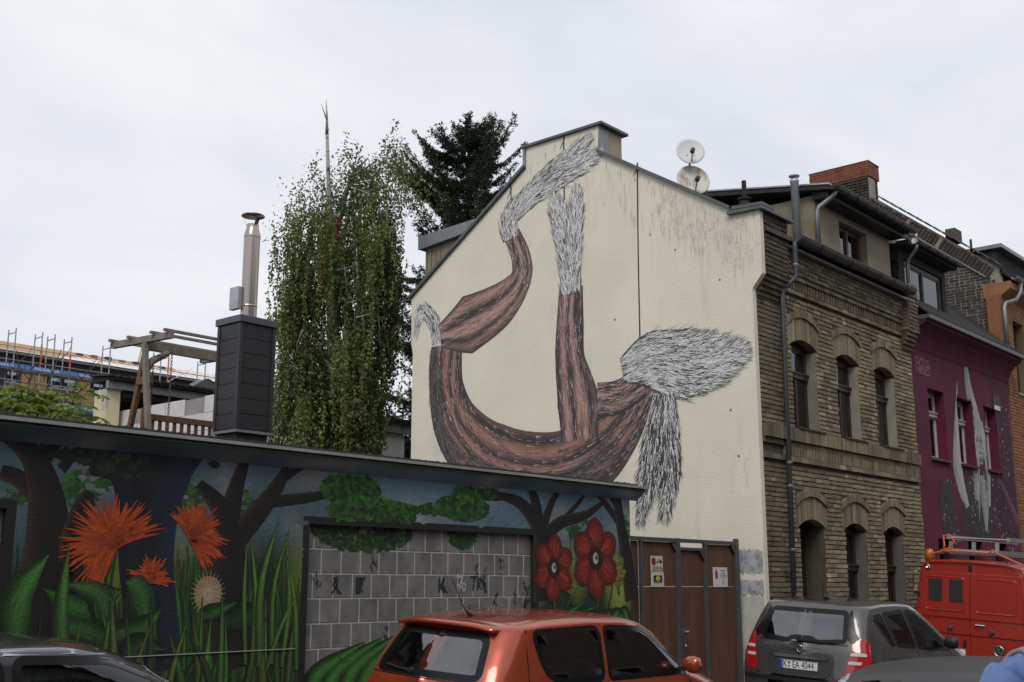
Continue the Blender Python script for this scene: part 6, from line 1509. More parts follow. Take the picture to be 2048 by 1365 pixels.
# ---- garden swing with slatted bench
sw = thing('garden_swing', 'weathered wooden garden swing with slatted bench on the low roof', 'swing', (8.0,11.9,3.16))
M['oldwood'] = mat('weathered_wood', (0.20,0.175,0.145), 0.9, var=0.4, vscale=5, aniso=(3,3,0.8), bump=0.4, bscale=30)
M['brownwood'] = mat('brown_wood', (0.13,0.062,0.03), 0.7, var=0.25, vscale=4, bump=0.2)
SX0, SX1 = 7.2, 8.45
for X_ in (SX0, SX1):
    MB().beam((X_,11.30,4.555),(X_,12.55,4.60),0.06,0.075).build('roof_beam', M['oldwood'], sw)
    MB().beam((X_+0.03,11.85,4.52),(X_+0.03,12.20,3.16),0.05,0.065,up=(0,1,0)).build('leg', M['brownwood'], sw)
    MB().beam((X_-0.03,11.80,4.52),(X_-0.03,11.55,3.16),0.05,0.065,up=(0,1,0)).build('leg', M['oldwood'], sw)
    MB().beam((X_+0.02,11.70,4.1),(X_+0.02,11.98,4.1),0.05,0.09,up=(0,0,1)).build('tie', M['brownwood'], sw)
for y, z in ((11.34,4.61),(11.62,4.62),(12.10,4.63),(12.50,4.645)): MB().beam((SX0-0.08,y,z),(SX1+0.05,y,z),0.04,0.03).build('canopy_rail', M['oldwood'], sw)
MB().beam((SX0,11.83,4.50),(SX1,11.83,4.50),0.06,0.09).build('top_beam', M['oldwood'], sw)
MB().tube([(SX0,11.8,4.18),(SX0+0.08,11.8,4.33),(SX0+0.28,11.8,4.45)],[0.04,0.045,0.035],8).build('brace', M['oldwood'], sw)
for (x, y) in ((7.42,11.62),(7.42,12.0),(8.3,11.62),(8.3,12.0)):
    cn = MB()
    for k in range(26):
        z = 4.45-k*0.036; a = 0 if k % 2 else math.pi/2
        cn.tube([(x+0.011*math.cos(t)*math.cos(a),y+0.011*math.cos(t)*math.sin(a),z+0.024*math.sin(t)) for t in [2*math.pi*i/8 for i in range(9)]],0.004,4,cap=False)
    cn.build('chain', M['gutter'], sw)
bt = MB().beam((7.30,11.92,3.70),(8.40,11.92,3.70),0.05,0.07).build('bench_back', M['brownwood'], sw)
MB().beam((7.30,11.92,3.42),(8.40,11.92,3.42),0.05,0.06).build('bench_rail', M['brownwood'], bt)
for x in (7.30,8.40): MB().beam((x,11.94,3.36),(x,11.92,3.80),0.05,0.06,up=(0,1,0)).build('bench_post', M['brownwood'], bt)
for k in range(10): MB().box(7.39+k*0.098,7.43+k*0.098,11.91,11.93,3.44,3.68).build('slat', M['brownwood'], bt)
for k in range(5): MB().box(7.28,8.42,11.42+k*0.095,11.50+k*0.095,3.38,3.40).build('seat_slat', M['brownwood'], bt)

# ---- white block shed with tiled roof
sh = thing('block_shed', 'unfinished white block shed with a cream pillar behind the swing', 'shed', (10.5,15.5,0))
M['aircrete'] = mat('white_blocks', (0.58,0.56,0.55), 0.9, var=0.12, vscale=4, bump=0.2, bscale=40, world=True)
MB().box(9.76,9.95,13.6,17.0,0.1,4.48).build('joint_wall', mat('grey_joint',(0.26,0.25,0.24),0.9,var=0.2), sh)
for r_i in range(8):
    y = 13.6+(0.25 if r_i % 2 else 0)
    if r_i % 2: MB().box(9.742+random.uniform(0,.006),9.76,13.6,13.84,2.5+r_i*0.25,2.5+r_i*0.25+0.243).build('wall_block', M['aircrete'], sh)
    while y < 16.75:
        e_ = min(y+0.493, 16.8)
        if not (r_i == 7 and random.random() < 0.35): MB().box(9.742+random.uniform(0,.008),9.76,y,e_,2.5+r_i*0.25,2.5+r_i*0.25+0.243).build('wall_block', M['aircrete'], sh)
        y += 0.5
MB().box(9.42,9.66,16.5,16.85,0.1,4.80).build('pillar', mat('cream_render',(0.62,0.55,0.33),0.9,var=0.1,bump=0.3,grime=((0.40,0.39,0.37),(4,3,1.5),0.56,0.60,0.9)), sh)
MB().box(9.40,12.4,16.42,16.50,4.80,4.92).build('fascia', M['zinc'], sh)
MB().box(9.7,12.4,16.5,16.95,4.70,4.80).build('soffit', M['dark_in'], sh)
MB().box(9.96,12.4,17.0,17.2,0.1,4.8).build('rear_wall', M['dark_in'], sh)
rt = MB().prism([(16.30,4.93),(16.30,4.96),(16.95,5.02),(16.95,4.93)],'yz',9.40,12.4).build('roof', M['slate'], sh)
for k in range(25):
    x = 9.42+k*0.125; MB().beam((x,16.27,4.975+0.006*(k%2)),(x,16.95,5.04),0.128,0.03,up=(0.18,0,1)).build('roof_tile', M['slate'], rt)
MB().prism([(10.9,4.98),(11.3,5.22),(11.9,4.98)],'xz',16.6,16.9).build('roof_hatch', M['coping'], sh); MB().add([(11.32,16.58,5.22),(11.92,16.58,4.985),(11.92,16.92,4.985),(11.32,16.92,5.22)],[(0,1,2,3)]).build('hatch_sheet', M['zinc_l'], sh)

# ---- small white house behind the birch
wh = thing('rear_house', 'small white rendered house with grey metal fascia behind the birch', 'house', (17.4,19.5,0))
M['whiterender'] = mat('white_render', (0.60,0.60,0.58), 0.9, var=0.12, vscale=2.5, bump=0.15)
a_ = (17.405,19.000,5.169); b_ = (18.259,19.000,4.632)
mb = MB(); mb.box(14.0,17.55,19.0,23.0,-0.40,5.05)
mb.build('wall', M['whiterender'], wh)
MB().box(15.95,16.75,18.985,19.0,3.4,4.62).build('window', M['frame_brown'], wh); MB().box(16.02,16.68,18.975,18.985,3.5,4.55).build('pane', M['glass'], wh)
for (a, b) in ((13.6,15.1),(15.11,16.4),(16.41,17.35),(17.36,17.85)): MB().box(a,b-0.012,18.86,19.02,5.06,5.28).build('fascia_panel', M['zinc'], wh)
MB().prism([(18.75,5.28),(18.75,5.34),(21,5.75),(23.2,5.34),(23.2,5.28)],'yz',13.4,18.1).build('roof', M['rooftile'], wh)
for k in range(22): MB().beam((13.5+k*0.21,18.68,5.36),(13.5+k*0.21,19.6,5.52),0.17,0.045).build('roof_tile', M['rooftile'], wh)

wh.location = (17.4+2.6, 19.5+2.0, 0.43)
# ---- long building under scaffolding
fb = thing('scaffolded_building', 'long building with bare timber panels and an unfinished roof behind scaffolding', 'building', (33,60,0))
YB = 60.0
M['darkwall'] = mat('dark_membrane', (0.035,0.035,0.04), 0.8, var=0.25, vscale=0.7)
M['osb'] = mat('timber_board', (0.38,0.23,0.10), 0.8, var=0.15, vscale=1.2, aniso=(0.6,1,4))
M['membrane'] = mat('white_roof_sheet', (0.72,0.70,0.70), 0.6, var=0.08, vscale=2)
M['batten'] = mat('roof_batten', (0.55,0.36,0.20), 0.8, var=0.2)
MB().box(22,46,YB,YB+10,0.1,14.0).build('wall', M['darkwall'], fb)
MB().box(22,46,YB-0.05,YB,0.1,10.9).build('base_wall', mat('grey_base',(0.20,0.20,0.19),0.9,var=0.15), fb)
for (x0, x1, z0, z1) in ((29.2,29.95,12.42,13.0),(29.96,30.65,12.42,13.0),(32.42,33.2,12.42,12.95)):
    MB().box(x0,x1-0.03,YB-0.12,YB-0.02,z0,z1).build('timber_panel', M['osb'], fb)
for k in range(6): MB().box(28.3+k*0.86,28.3+k*0.86+0.84,YB-0.12,YB-0.02,11.78,12.40).build('timber_panel', M['osb'], fb)
for k in range(7): MB().box(28.6+k*0.75,28.7+k*0.75,YB-0.10,YB-0.02,11.30,11.77).build('stud', M['osb'], fb)
for (x0, x1) in ((28.35,29.1),(30.72,31.45),(31.55,32.35),(33.3,34.0)):
    wn = MB(); wn.box(x0,x1,YB-0.15,YB-0.05,12.36,12.42); wn.box(x0,x1,YB-0.15,YB-0.05,13.0,13.06); wn.box(x0,x0+0.07,YB-0.15,YB-0.05,12.42,13.0); wn.box(x1-0.07,x1,YB-0.15,YB-0.05,12.42,13.0)
    wn = wn.build('window', M['frame_dark'], fb); MB().box(x0+0.07,x1-0.07,YB-0.11,YB-0.10,12.42,13.0).build('pane', glass_mat('far_glass',(0.4,0.42,0.44),0.25), wn); MB().box(x0+0.1,x1-0.1,YB-0.09,YB-0.08,12.42,12.75).build('film', M['curtain'], wn)
    MB().box(x0-0.05,x1+0.05,YB-0.25,YB-0.05,12.30,12.358).build('sill', M['zinc_l'], wn)
rfn = MB().prism([(YB-0.35,13.9),(YB-0.35,14.02),(YB+2.6,15.05),(YB+5,15.05),(YB+5,13.9)],'yz',22,46).build('roof', M['membrane'], fb)
MB().beam((22,YB-0.4,13.93),(46,YB-0.4,13.93),0.12,0.14).build('gutter', M['gutter'], rfn)
for k in range(9): MB().beam((22+ (0 if k < 5 else 3.5),YB-0.1+k*0.32,14.11+k*0.112),(31.2+k*0.5 if k < 6 else 40,YB-0.1+k*0.32,14.11+k*0.112),0.09,0.05).build('batten', M['batten'], rfn)
for k in range(26): MB().beam((31.5+k*0.5,YB+0.2,14.2),(31.5+k*0.5,YB+2.6,15.04),0.09,0.06).build('counter_batten', M['batten'], rfn)
for k in range(7): MB().box(33.2+k*0.9,33.55+k*0.9,YB+1.6,YB+1.9,14.72,14.86+0.03*(k%3)).build('tile_stack', mat('stacked_tiles',(0.28,0.07,0.05) if k % 2 else (0.03,0.03,0.03),0.7), rfn)
MB().tube([(37.3,YB+2.0,14.8),(37.5,YB+2.0,16.0),(37.7,YB+2.0,14.8)],0.07,6).build('trestle', M['batten'], rfn)
# scaffold: own thing
sf = thing('scaffold', 'grey tube scaffold with blue toe boards along the long building', 'scaffold', (33,YB-1.2,0))
M['scaf'] = mat('galvanised_tube', (0.28,0.30,0.33), 0.45, metal=0.6, var=0.2, vscale=2); M['toe'] = mat('blue_toe_board', (0.07,0.16,0.36), 0.6, var=0.2, vscale=1.5); M['tape'] = mat('orange_tape', (0.55,0.09,0.04), 0.7, var=0.1)
ya, yb2 = YB-1.75, YB-0.95
FX = [27.9,29.35,30.05,31.0,33.3,37.0,39.5,42.5]
for i, x in enumerate(FX):
    f_ = MB()
    f_.tube([(x,ya,0.1),(x,ya,14.95)],0.035,6); f_.tube([(x,yb2,0.1),(x,yb2,14.95)],0.035,6); f_.tube([(x,ya,14.72),(x,yb2,14.72)],0.03,6)
    for z in (11.2,12.95): f_.tube([(x,ya,z),(x,yb2,z)],0.03,6)
    f_.build('standard_frame', M['scaf'], sf)
    if i % 2: MB().tube([(x,ya-0.005,12.7),(x,ya-0.005,13.9+0.4*(i%3))],0.042,6).build('marker_tape', M['tape'], sf)
for z in (13.95,13.60,13.25,12.20,11.80,11.45): MB().tube([(21,ya-0.05,z),(46,ya-0.05,z)],0.024,6).build('guard_rail', M['scaf'], sf)
LT = None
for (zb, zt) in ((12.82,13.06),(11.02,11.27)):
    for k in range(10):
        x = 21+k*2.5; tb = MB().box(x,x+2.46,ya-0.10,ya-0.07,zb,zt).build('toe_board', M['toe'], sf)
        if LT is None: LT = text('Melis GmbH Köln', 0.19, (x+1.2,ya-0.104,(zb+zt)/2), M['white'], tb); LT['kind'] = 'stuff'
        else:
            c_ = LT.copy(); COL.objects.link(c_); c_.parent = tb; c_.location = Vector((x+1.2,ya-0.104,(zb+zt)/2))-Vector(ORG[sf.name])
    for k in range(10): MB().box(21+k*2.5,21+k*2.5+2.45,ya,yb2,zb-0.06,zb-0.01).build('deck_board', M['scaf'], sf)
MB().tube([(36.4,ya,12.9),(38.6,ya,14.3)],0.026,6).build('brace', M['white'], sf)

# ================================================================= houses across the street, behind the viewer (seen in the panes)
for k, (x0, x1, hh, cc, lb) in enumerate(((-16,-4,6.6,(0.30,0.27,0.22),'beige rendered terraced house across the street from the low building'),(-3.98,5,7.4,(0.24,0.12,0.08),'red brick terraced house across the street with a tall front'),(5.02,14,6.3,(0.33,0.32,0.30),'grey rendered terraced house across the street from the gate'),(14.02,24,7.0,(0.27,0.22,0.15),'yellow rendered terraced house across the street from the brick house'),(24.02,36,6.8,(0.20,0.10,0.07),'dark red terraced house across the street from the magenta house'),(36.02,60,7.3,(0.25,0.23,0.20),'long grey brown terraced house across the street from the orange brick house'),(-40,-16.02,7.0,(0.22,0.19,0.16),'long brown terraced house across the street at the far left end'))):
    oh = thing('terraced_house', lb, 'house', ((x0+x1)/2,-1.7,0), group='houses across the street')
    m_ = mat('far_side_render', cc, 0.9, var=0.15, vscale=1.5)
    MB().box(x0,x1,-11,-1.7,0.1,hh).build('wall', m_, oh); MB().prism([(-1.4,hh),(-6.3,hh+3.2),(-11.3,hh)],'yz',x0,x1).build('roof', M['rooftile'], oh)
    for fz in (1.2,4.2,7.0):
        if fz+1.6 > hh: continue
        for j in range(4):
            xc = x0+(x1-x0)*(j+0.5)/4; wn = MB().box(xc-0.5,xc+0.5,-1.70,-1.66,fz,fz+1.6).build('window', M['frame_white'], oh); MB().box(xc-0.43,xc+0.43,-1.66,-1.65,fz+0.07,fz+1.53).build('pane', M['carglass_d'], wn)
    MB().box(x1-1.6,x1-1.1,-6.6,-5.9,hh+2.4,hh+4.2).build('chimney', M['mortar'], oh)

# ================================================================= person at the near kerb
per = thing('person', 'person in a blue shirt with a wide grey shoulder strap and pink bag', 'person', (3.375,0.938,0.13), local=True); per.rotation_euler = (0,0,rad(38)); per.scale = (0.96,0.96,0.96)
M['skin'] = mat('skin', (0.50,0.30,0.22), 0.55, var=0.06); M['shirt'] = mat('blue_shirt', (0.16,0.24,0.50), 0.85, var=0.18, vscale=9, bump=0.25, bscale=25)
M['trouser'] = mat('dark_trousers', (0.03,0.035,0.05), 0.9, var=0.1); M['strap'] = mat('grey_canvas', (0.34,0.33,0.30), 0.95, var=0.15, vscale=20, bump=0.3, bscale=90); M['hair'] = mat('brown_hair', (0.05,0.03,0.02), 0.6, var=0.3, vscale=20)
def skin_obj(name, verts, edges, radii, m, parent, root=0, sub=2):
    me = bpy.data.meshes.new(name); me.from_pydata(verts, edges, []); o = bpy.data.objects.new(name, me); COL.objects.link(o)
    me.materials.append(m)
    sk = o.modifiers.new('skin','SKIN'); sk.use_smooth_shade = True
    for i, r in enumerate(radii): me.skin_vertices[0].data[i].radius = r if isinstance(r,tuple) else (r,r)
    me.skin_vertices[0].data[root].use_root = True
    sb = o.modifiers.new('sub','SUBSURF'); sb.levels = sub; sb.render_levels = sub
    o.parent = parent; ORG[o.name] = (0,0,0); return o
# x forward, y left, z up; about 1.84 m tall
bv = [(0,0,0.98),(0,0,1.14),(0.005,0,1.32),(0,0,1.49),(0.0,0,1.575),(0.015,0,1.66),(0.03,0,1.76),(0.02,0,1.82)]
br = [(0.16,0.115),(0.145,0.105),(0.165,0.12),(0.14,0.10),(0.06,0.06),(0.072,0.08),(0.082,0.10),(0.06,0.075)]
be = [(0,1),(1,2),(2,3),(3,4),(4,5),(5,6),(6,7)]
for sy in (1,-1):
    b = len(bv); bv += [(0,sy*0.17,1.47),(-0.02,sy*0.215,1.39),(-0.03,sy*0.25,1.18),(0.10,sy*0.26,0.97),(0.17,sy*0.25,0.90)]; br += [0.06,0.055,0.045,0.036,0.034]; be += [(3,b),(b,b+1),(b+1,b+2),(b+2,b+3),(b+3,b+4)]
    b = len(bv); bv += [(0,sy*0.10,0.90),(0.02,sy*0.11,0.52),(-0.02,sy*0.11,0.12),(-0.03,sy*0.11,0.05),(0.16,sy*0.13,0.035)]; br += [0.10,0.068,0.045,0.045,0.038]; be += [(0,b),(b,b+1),(b+1,b+2),(b+2,b+3),(b+3,b+4)]
skin_obj('body', bv, be, br, M['skin'], per)
# shirt: follows trunk and upper arms
sv_ = [(0,0,0.94),(0,0,1.14),(0.005,0,1.32),(0,0,1.495),(0,0,1.545)]; sr_ = [(0.185,0.135),(0.165,0.122),(0.185,0.138),(0.158,0.115),(0.072,0.072)]; se_ = [(0,1),(1,2),(2,3),(3,4)]
for sy in (1,-1):
    b = len(sv_); sv_ += [(0,sy*0.19,1.49),(-0.02,sy*0.23,1.40),(-0.03,sy*0.258,1.18),(0.05,sy*0.262,1.06)]; sr_ += [0.095,0.092,0.080,0.066]; se_ += [(3,b),(b,b+1),(b+1,b+2),(b+2,b+3)]
skin_obj('shirt', sv_, se_, sr_, M['shirt'], per)
tv_ = [(0,0,0.99),(0,0,0.92)]; tr_ = [(0.175,0.13),(0.17,0.13)]; te_ = [(0,1)]
for sy in (1,-1):
    b = len(tv_); tv_ += [(0,sy*0.10,0.84),(0.02,sy*0.11,0.52),(-0.02,sy*0.11,0.13)]; tr_ += [0.112,0.085,0.068]; te_ += [(1,b),(b,b+1),(b+1,b+2)]
skin_obj('trousers', tv_, te_, tr_, M['trouser'], per)
for sy in (1,-1): skin_obj('shoe', [(-0.07,sy*0.11,0.045),(0.05,sy*0.12,0.045),(0.19,sy*0.135,0.035)], [(0,1),(1,2)], [(0.045,0.045),(0.05,0.045),(0.042,0.032)], M['black'], per)
for sy in (1,-1):
    for k in range(5):
        o_ = (k-2)*0.018; L4 = (0.055,0.07,0.075,0.07,0.055)[k]
        if k == 4: V = [(0.18,sy*0.235,0.90),(0.205,sy*0.205,0.885),(0.215,sy*0.195,0.86)]
        else: V = [(0.19,sy*0.25+o_*0.9,0.885),(0.215+L4*0.2,sy*0.25+o_,0.86),(0.205,sy*0.25+o_,0.86-L4*0.55)]
        skin_obj('finger', V, [(0,1),(1,2)], [0.010,0.009,0.007], M['skin'], per, sub=1)
hd = MB(); hd.lathe([(0.0,0.115),(0.06,0.10),(0.095,0.06),(0.108,0.0),(0.10,-0.05),(0.085,-0.085)], (0.0,0,1.78), 20); hair = hd.build('hair', M['hair'], per, smooth=True)
for sy in (1,-1): MB().lathe([(0,0.018),(0.02,0.012),(0.026,0),(0.015,-0.01)], (0.01,sy*0.088,1.725), 10, axis=(0,sy,0)).build('ear', M['skin'], per, smooth=True); MB().lathe([(0.0,0.010),(0.010,0.005),(0.012,0)], (0.118,sy*0.032,1.745), 10, axis=(1,0,0)).build('eye', M['white'], per)
skin_obj('nose', [(0.112,0,1.75),(0.130,0,1.72),(0.122,0,1.705)], [(0,1),(1,2)], [0.011,0.015,0.012], M['skin'], per, sub=1); MB().box(0.112,0.121,-0.024,0.024,1.672,1.680).build('mouth', M['sred'], per, bevel=0.003)
# wide strap over the shoulder towards the viewer, bag in front
V = []; F = []
for i in range(25):
    t = i/24; a = math.pi*(0.02+0.96*t); cx_ = 0.135*math.cos(a); cz_ = 1.425+0.118*math.sin(a)
    if t < 0.1 or t > 0.9: cz_ -= 0.05
    for w_ in (-0.045,0.045): V.append((cx_, 0.125+w_+0.02*abs(math.cos(a)), cz_+(0.035 if w_ < 0 else 0.010)))
for i in range(24): F.append((2*i,2*i+1,2*i+3,2*i+2))
sp = tag(MB().add(V,F).build('shoulder_strap', M['strap'], smooth=True), 'wide grey canvas strap over the shoulder of the person in blue', 'strap'); sp.location = per.location; sp.rotation_euler = per.rotation_euler; sp.scale = per.scale
so2 = sp.modifiers.new('s','SOLIDIFY'); so2.thickness = 0.012
bg_ = MB(); bg_.lathe([(0.0,-0.16),(0.10,-0.15),(0.14,-0.05),(0.13,0.08),(0.08,0.15),(0.0,0.16)], (0.30,0.02,1.34), 16); bag = tag(bg_.build('shoulder_bag', mat('pink_red_cloth',(0.36,0.035,0.07),0.8,var=0.2,vscale=8,bump=0.2), smooth=True), 'dark pink bag held in front of the person in blue', 'bag'); bag.location = per.location; bag.rotation_euler = per.rotation_euler; bag.scale = per.scale

# ================================================================= trees
def leaf_mat(name, trans=0.35, rough=0.55):
    m = bpy.data.materials.new(name); m.use_nodes = True; t = m.node_tree; nn = t.nodes; l = t.links; b = nn['Principled BSDF']; out = nn['Material Output']
    a = nn.new('ShaderNodeAttribute'); a.attribute_name = 'Col'
    l.new(a.outputs['Color'], b.inputs['Base Color']); b.inputs['Roughness'].default_value = rough; b.inputs['Specular IOR Level'].default_value = 0.25
    tr = nn.new('ShaderNodeBsdfTranslucent'); l.new(a.outputs['Color'], tr.inputs[0]); mi = nn.new('ShaderNodeMixShader'); mi.inputs[0].default_value = trans
    l.new(b.outputs[0], mi.inputs[1]); l.new(tr.outputs[0], mi.inputs[2]); l.new(mi.outputs[0], out.inputs[0]); return m
M['leaf'] = leaf_mat('leaf'); M['needle'] = leaf_mat('needle', 0.15, 0.6)
M['bark_birch'] = mat('birch_bark', (0.30,0.29,0.27), 0.9, var=0.4, vscale=6, streak=((0.03,0.03,0.03),(5,5,9),0.55,0.62,0.9)); M['bark'] = mat('brown_bark', (0.07,0.05,0.038), 0.95, var=0.3, vscale=8, bump=0.6, bscale=20)
def leaves(name, P, D, size, aspect, col, m, parent, rg, kind=None):
    """one kite-shaped leaf per point; P positions (n,3), D leaf axis (n,3)"""
    n = len(P); D = D/(np.linalg.norm(D,axis=1)[:,None]+1e-9)
    R = rg.normal(size=(n,3)); S = np.cross(D,R); S /= np.linalg.norm(S,axis=1)[:,None]+1e-9
    sz = size*rg.uniform(0.65,1.35,(n,1)); w_ = sz*aspect
    V = np.empty((n,4,3)); V[:,0] = P; V[:,1] = P+D*sz*0.45+S*w_*0.5; V[:,2] = P+D*sz; V[:,3] = P+D*sz*0.45-S*w_*0.5
    F = np.arange(n*4).reshape(n,4); C = np.repeat(col,4,axis=0)
    return npmesh(name, V.reshape(-1,3), F, m, parent, C, kind=kind)
# ---------------------------------------------------------------- weeping birch
rg = np.random.default_rng(11)
BX, BY = 16.05, 19.0
bt_ = thing('birch_tree', 'tall weeping birch with hanging green foliage and a dead bare top', 'tree', (BX,BY,0))
tp = [(BX,BY,0.0),(BX-0.05,BY,3.0),(BX+0.05,BY,6.0),(BX-0.1,BY+0.05,9.0),(BX-0.28,BY,10.6),(BX-0.36,BY,11.6)]
MB().tube(tp,[0.24,0.20,0.15,0.08,0.045,0.035],10).build('trunk', M['bark_birch'], bt_, smooth=True)
dt = MB(); dt.tube([(BX-0.36,BY,11.55),(BX-0.38,BY,12.0),(BX-0.42,BY,12.35)],[0.04,0.022,0.006],6); dt.tube([(BX-0.38,BY,11.9),(BX-0.50,BY,12.12),(BX-0.55,BY,12.22)],[0.018,0.010,0.004],5); dt.tube([(BX-0.36,BY,11.55),(BX-0.26,BY+0.05,11.75)],[0.016,0.005],5)
dt.build('dead_leader', M['bark_birch'], bt_, smooth=True)
lb = MB(); pts = []; dirs = []; cols = []
GRN = np.array([(0.085,0.125,0.036),(0.105,0.145,0.042),(0.062,0.096,0.030),(0.135,0.165,0.052),(0.090,0.112,0.046)])
def strand(p, L, base, sway=0.25, dens=36):
    # a hanging twig: leaves all round it
    lo = 3.2+2.6*max(0,(p[0]-BX)*UX+(p[1]-BY)*UY-0.55)
    if p[2]-lo < 0.3: return
    L = min(L, p[2]-lo)
    k = int(L*dens); t = np.sort(rg.uniform(0,1,k)); a = rg.uniform(0,6.28)
    x = p[0]+sway*np.cos(a)*t*0.6+0.06*np.sin(t*7+a); y = p[1]+sway*np.sin(a)*t*0.6; z = p[2]-L*t
    j = rg.normal(0,0.028,(k,3))*(1.15-0.6*t)[:,None]; j[:,2] *= 0.6
    P = np.stack([x,y,z],1)+j; D = np.stack([rg.normal(0,0.55,k),rg.normal(0,0.55,k),-1+rg.normal(0,0.35,k)],1)
    c = base*rg.uniform(0.7,1.3,(k,1)); pts.append(P); dirs.append(D); cols.append(c)
# radius of the crown by height (left and right differ)
zz = np.array([3.6,4.6,5.5,6.8,8.2,9.4,10.3,11.0]); rl = np.array([0.9,1.12,1.18,1.22,1.25,1.18,1.05,0.7]); rr_ = np.array([0.50,0.80,1.12,1.32,1.42,1.50,1.50,1.3])
UX, UY, VX, VY = 0.764, -0.645, 0.645, 0.764      # the crown is lopsided along (UX,UY)
def polar(R, a, z): return np.array((BX+R*(math.cos(a)*UX+math.sin(a)*VX), BY+R*(math.cos(a)*UY+math.sin(a)*VY), z))
sub = []
for i in range(26):        # main limbs
    z0 = rg.uniform(3.5,10.0); a = rg.uniform(0,6.28); z1 = z0+rg.uniform(0.6,1.6); z1 = min(z1,10.9)
    R_ = np.interp(z1,zz,rr_ if math.cos(a) > 0 else rl)*rg.uniform(0.45,0.85)
    e_ = tuple(polar(R_,a,z1)); s0 = (BX,BY,z0); mid = tuple(polar(R_*0.45,a,z1-0.25))
    lb.tube([s0,mid,e_,tuple(polar(R_+0.15,a,z1-0.35))],[0.05,0.035,0.018,0.006],5)
    for q in range(20):
        t = rg.uniform(0.1,1.0); p = np.array(mid)*(1-t)+np.array(e_)*t; sub.append(p)
lb.build('limbs', M['bark_birch'], bt_, smooth=True)
for p in sub:
    strand(p+rg.normal(0,0.22,3)*np.array((1,1,0.6)), rg.uniform(0.6,1.9), GRN[rg.integers(5)]*rg.uniform(0.75,1.2))
RS = 0.97
for i in range(92):       # hanging curtains gathered in clusters, light and dark
    z = rg.uniform(4.6,10.0); a = rg.uniform(0,6.28)
    R_ = np.interp(z,zz,rr_ if math.cos(a) > 0 else rl)*RS*rg.uniform(0.35,1.0)**0.5
    c0 = polar(R_,a,z); tn = GRN[rg.integers(5)]*rg.uniform(0.5,1.5); L0 = rg.uniform(0.9,3.1)
    for q in range(int(rg.integers(7,15))):
        L = L0*rg.uniform(0.35,1.15); L = min(L, max(0.35, c0[2]-3.3))
        strand(c0+rg.normal(0,0.15,3)*np.array((1,1,1.6)), L, tn*rg.uniform(0.75,1.3), 0.14, 58)
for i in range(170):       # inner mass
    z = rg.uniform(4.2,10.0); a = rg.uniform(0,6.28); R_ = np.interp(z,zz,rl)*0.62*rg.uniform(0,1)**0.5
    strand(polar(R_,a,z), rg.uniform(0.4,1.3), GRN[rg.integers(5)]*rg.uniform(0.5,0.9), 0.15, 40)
# upright spires at the top
for (x, zt, n_) in ((-0.50,11.15,11),(-0.85,10.45,10),(-0.30,10.6,10),(0.15,11.6,13),(0.38,11.5,13),(1.22,12.0,17),(1.02,11.6,14),(1.36,11.4,12),(0.75,11.0,12),(-1.02,9.9,9),(0.55,10.6,10),(-0.05,10.5,9)):
    tipx = BX+x; 
    for q in range(n_):
        z = zt-0.12*q-rg.uniform(0,0.1); sp_ = 0.025+0.036*q; k = int(9+q*6)
        P = np.stack([BX+x*UX+rg.normal(0,sp_,k), BY+x*UY+rg.normal(0,sp_,k), z+rg.normal(0,0.09,k)],1); D = np.stack([rg.normal(0,0.6,k),rg.normal(0,0.6,k),rg.normal(-0.5,0.5,k)],1)
        pts.append(P); dirs.append(D); cols.append(GRN[rg.integers(5)]*1.25*rg.uniform(0.7,1.3,(k,1)))
for q in range(9): strand((BX-0.95+rg.normal(0,0.06),BY-0.75+rg.normal(0,0.06),9.9-q*0.20), 1.2, np.array((0.13,0.12,0.016)), 0.08, 38)      # yellowing strand
for q in range(2): strand((BX-0.86+rg.normal(0,0.03),BY-1.02,9.35-q*0.18), 0.5, np.array((0.17,0.032,0.014)), 0.05, 46)      # red creeper
P = np.vstack(pts); print('birch leaves', len(P))
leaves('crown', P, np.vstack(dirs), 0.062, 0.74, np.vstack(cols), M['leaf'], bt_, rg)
tw = MB()
for (x, y, z, s_) in ((0.05,-1.7,8.2,1),(0.25,-1.75,7.5,1),(0.45,-1.7,7.2,1)):   # bare arching twigs
    a0 = Vector((BX+x*UX-0.80,BY+x*UY-0.95,z)); tw.tube([a0,a0+Vector((0.3*s_,-0.08,0.12)),a0+Vector((0.6*s_,-0.1,0.08)),a0+Vector((0.8*s_,-0.1,-0.25)),a0+Vector((0.84*s_,-0.1,-0.7))],[0.014,0.011,0.008,0.006,0.003],5)
    for q in range(4): b0 = a0+Vector((0.22*s_*q+0.1*s_,-0.09,0.09)); tw.tube([b0,b0+Vector((0.05*s_,0,-0.25)),b0+Vector((0.07*s_,0,-0.6))],[0.006,0.004,0.002],4)
tw.build('bare_twigs', M['bark_birch'], bt_)['kind'] = 'stuff'

# ---------------------------------------------------------------- spruce
rg = np.random.default_rng(5)
SX_, SY_ = 25.6, 24.0
sp = thing('spruce_tree', 'tall dark spruce rising behind the pale gable and the birch', 'tree', (SX_,SY_,0))
MB().tube([(SX_,SY_,0),(SX_,SY_,8),(SX_+0.05,SY_,13),(SX_,SY_,16.2)],[0.34,0.25,0.13,0.02],10).build('trunk', M['bark'], sp, smooth=True)
pts = []; dirs = []; cols = []; br_ = MB()
NG = np.array([(0.020,0.032,0.016),(0.027,0.042,0.018),(0.034,0.050,0.020),(0.015,0.025,0.014)])
def spray(p, d, L, col):
    k = int(46*L/0.4); t = rg.uniform(0,1,k); side = rg.normal(size=(k,3)); P = p+d*(t*L)[:,None]+side*0.012
    D = d[None,:]*0.75+side*0.55+np.array((0,0,0.1)); pts.append(P); dirs.append(D); cols.append(col*rg.uniform(0.65,1.4,(k,1)))
z = 16.0
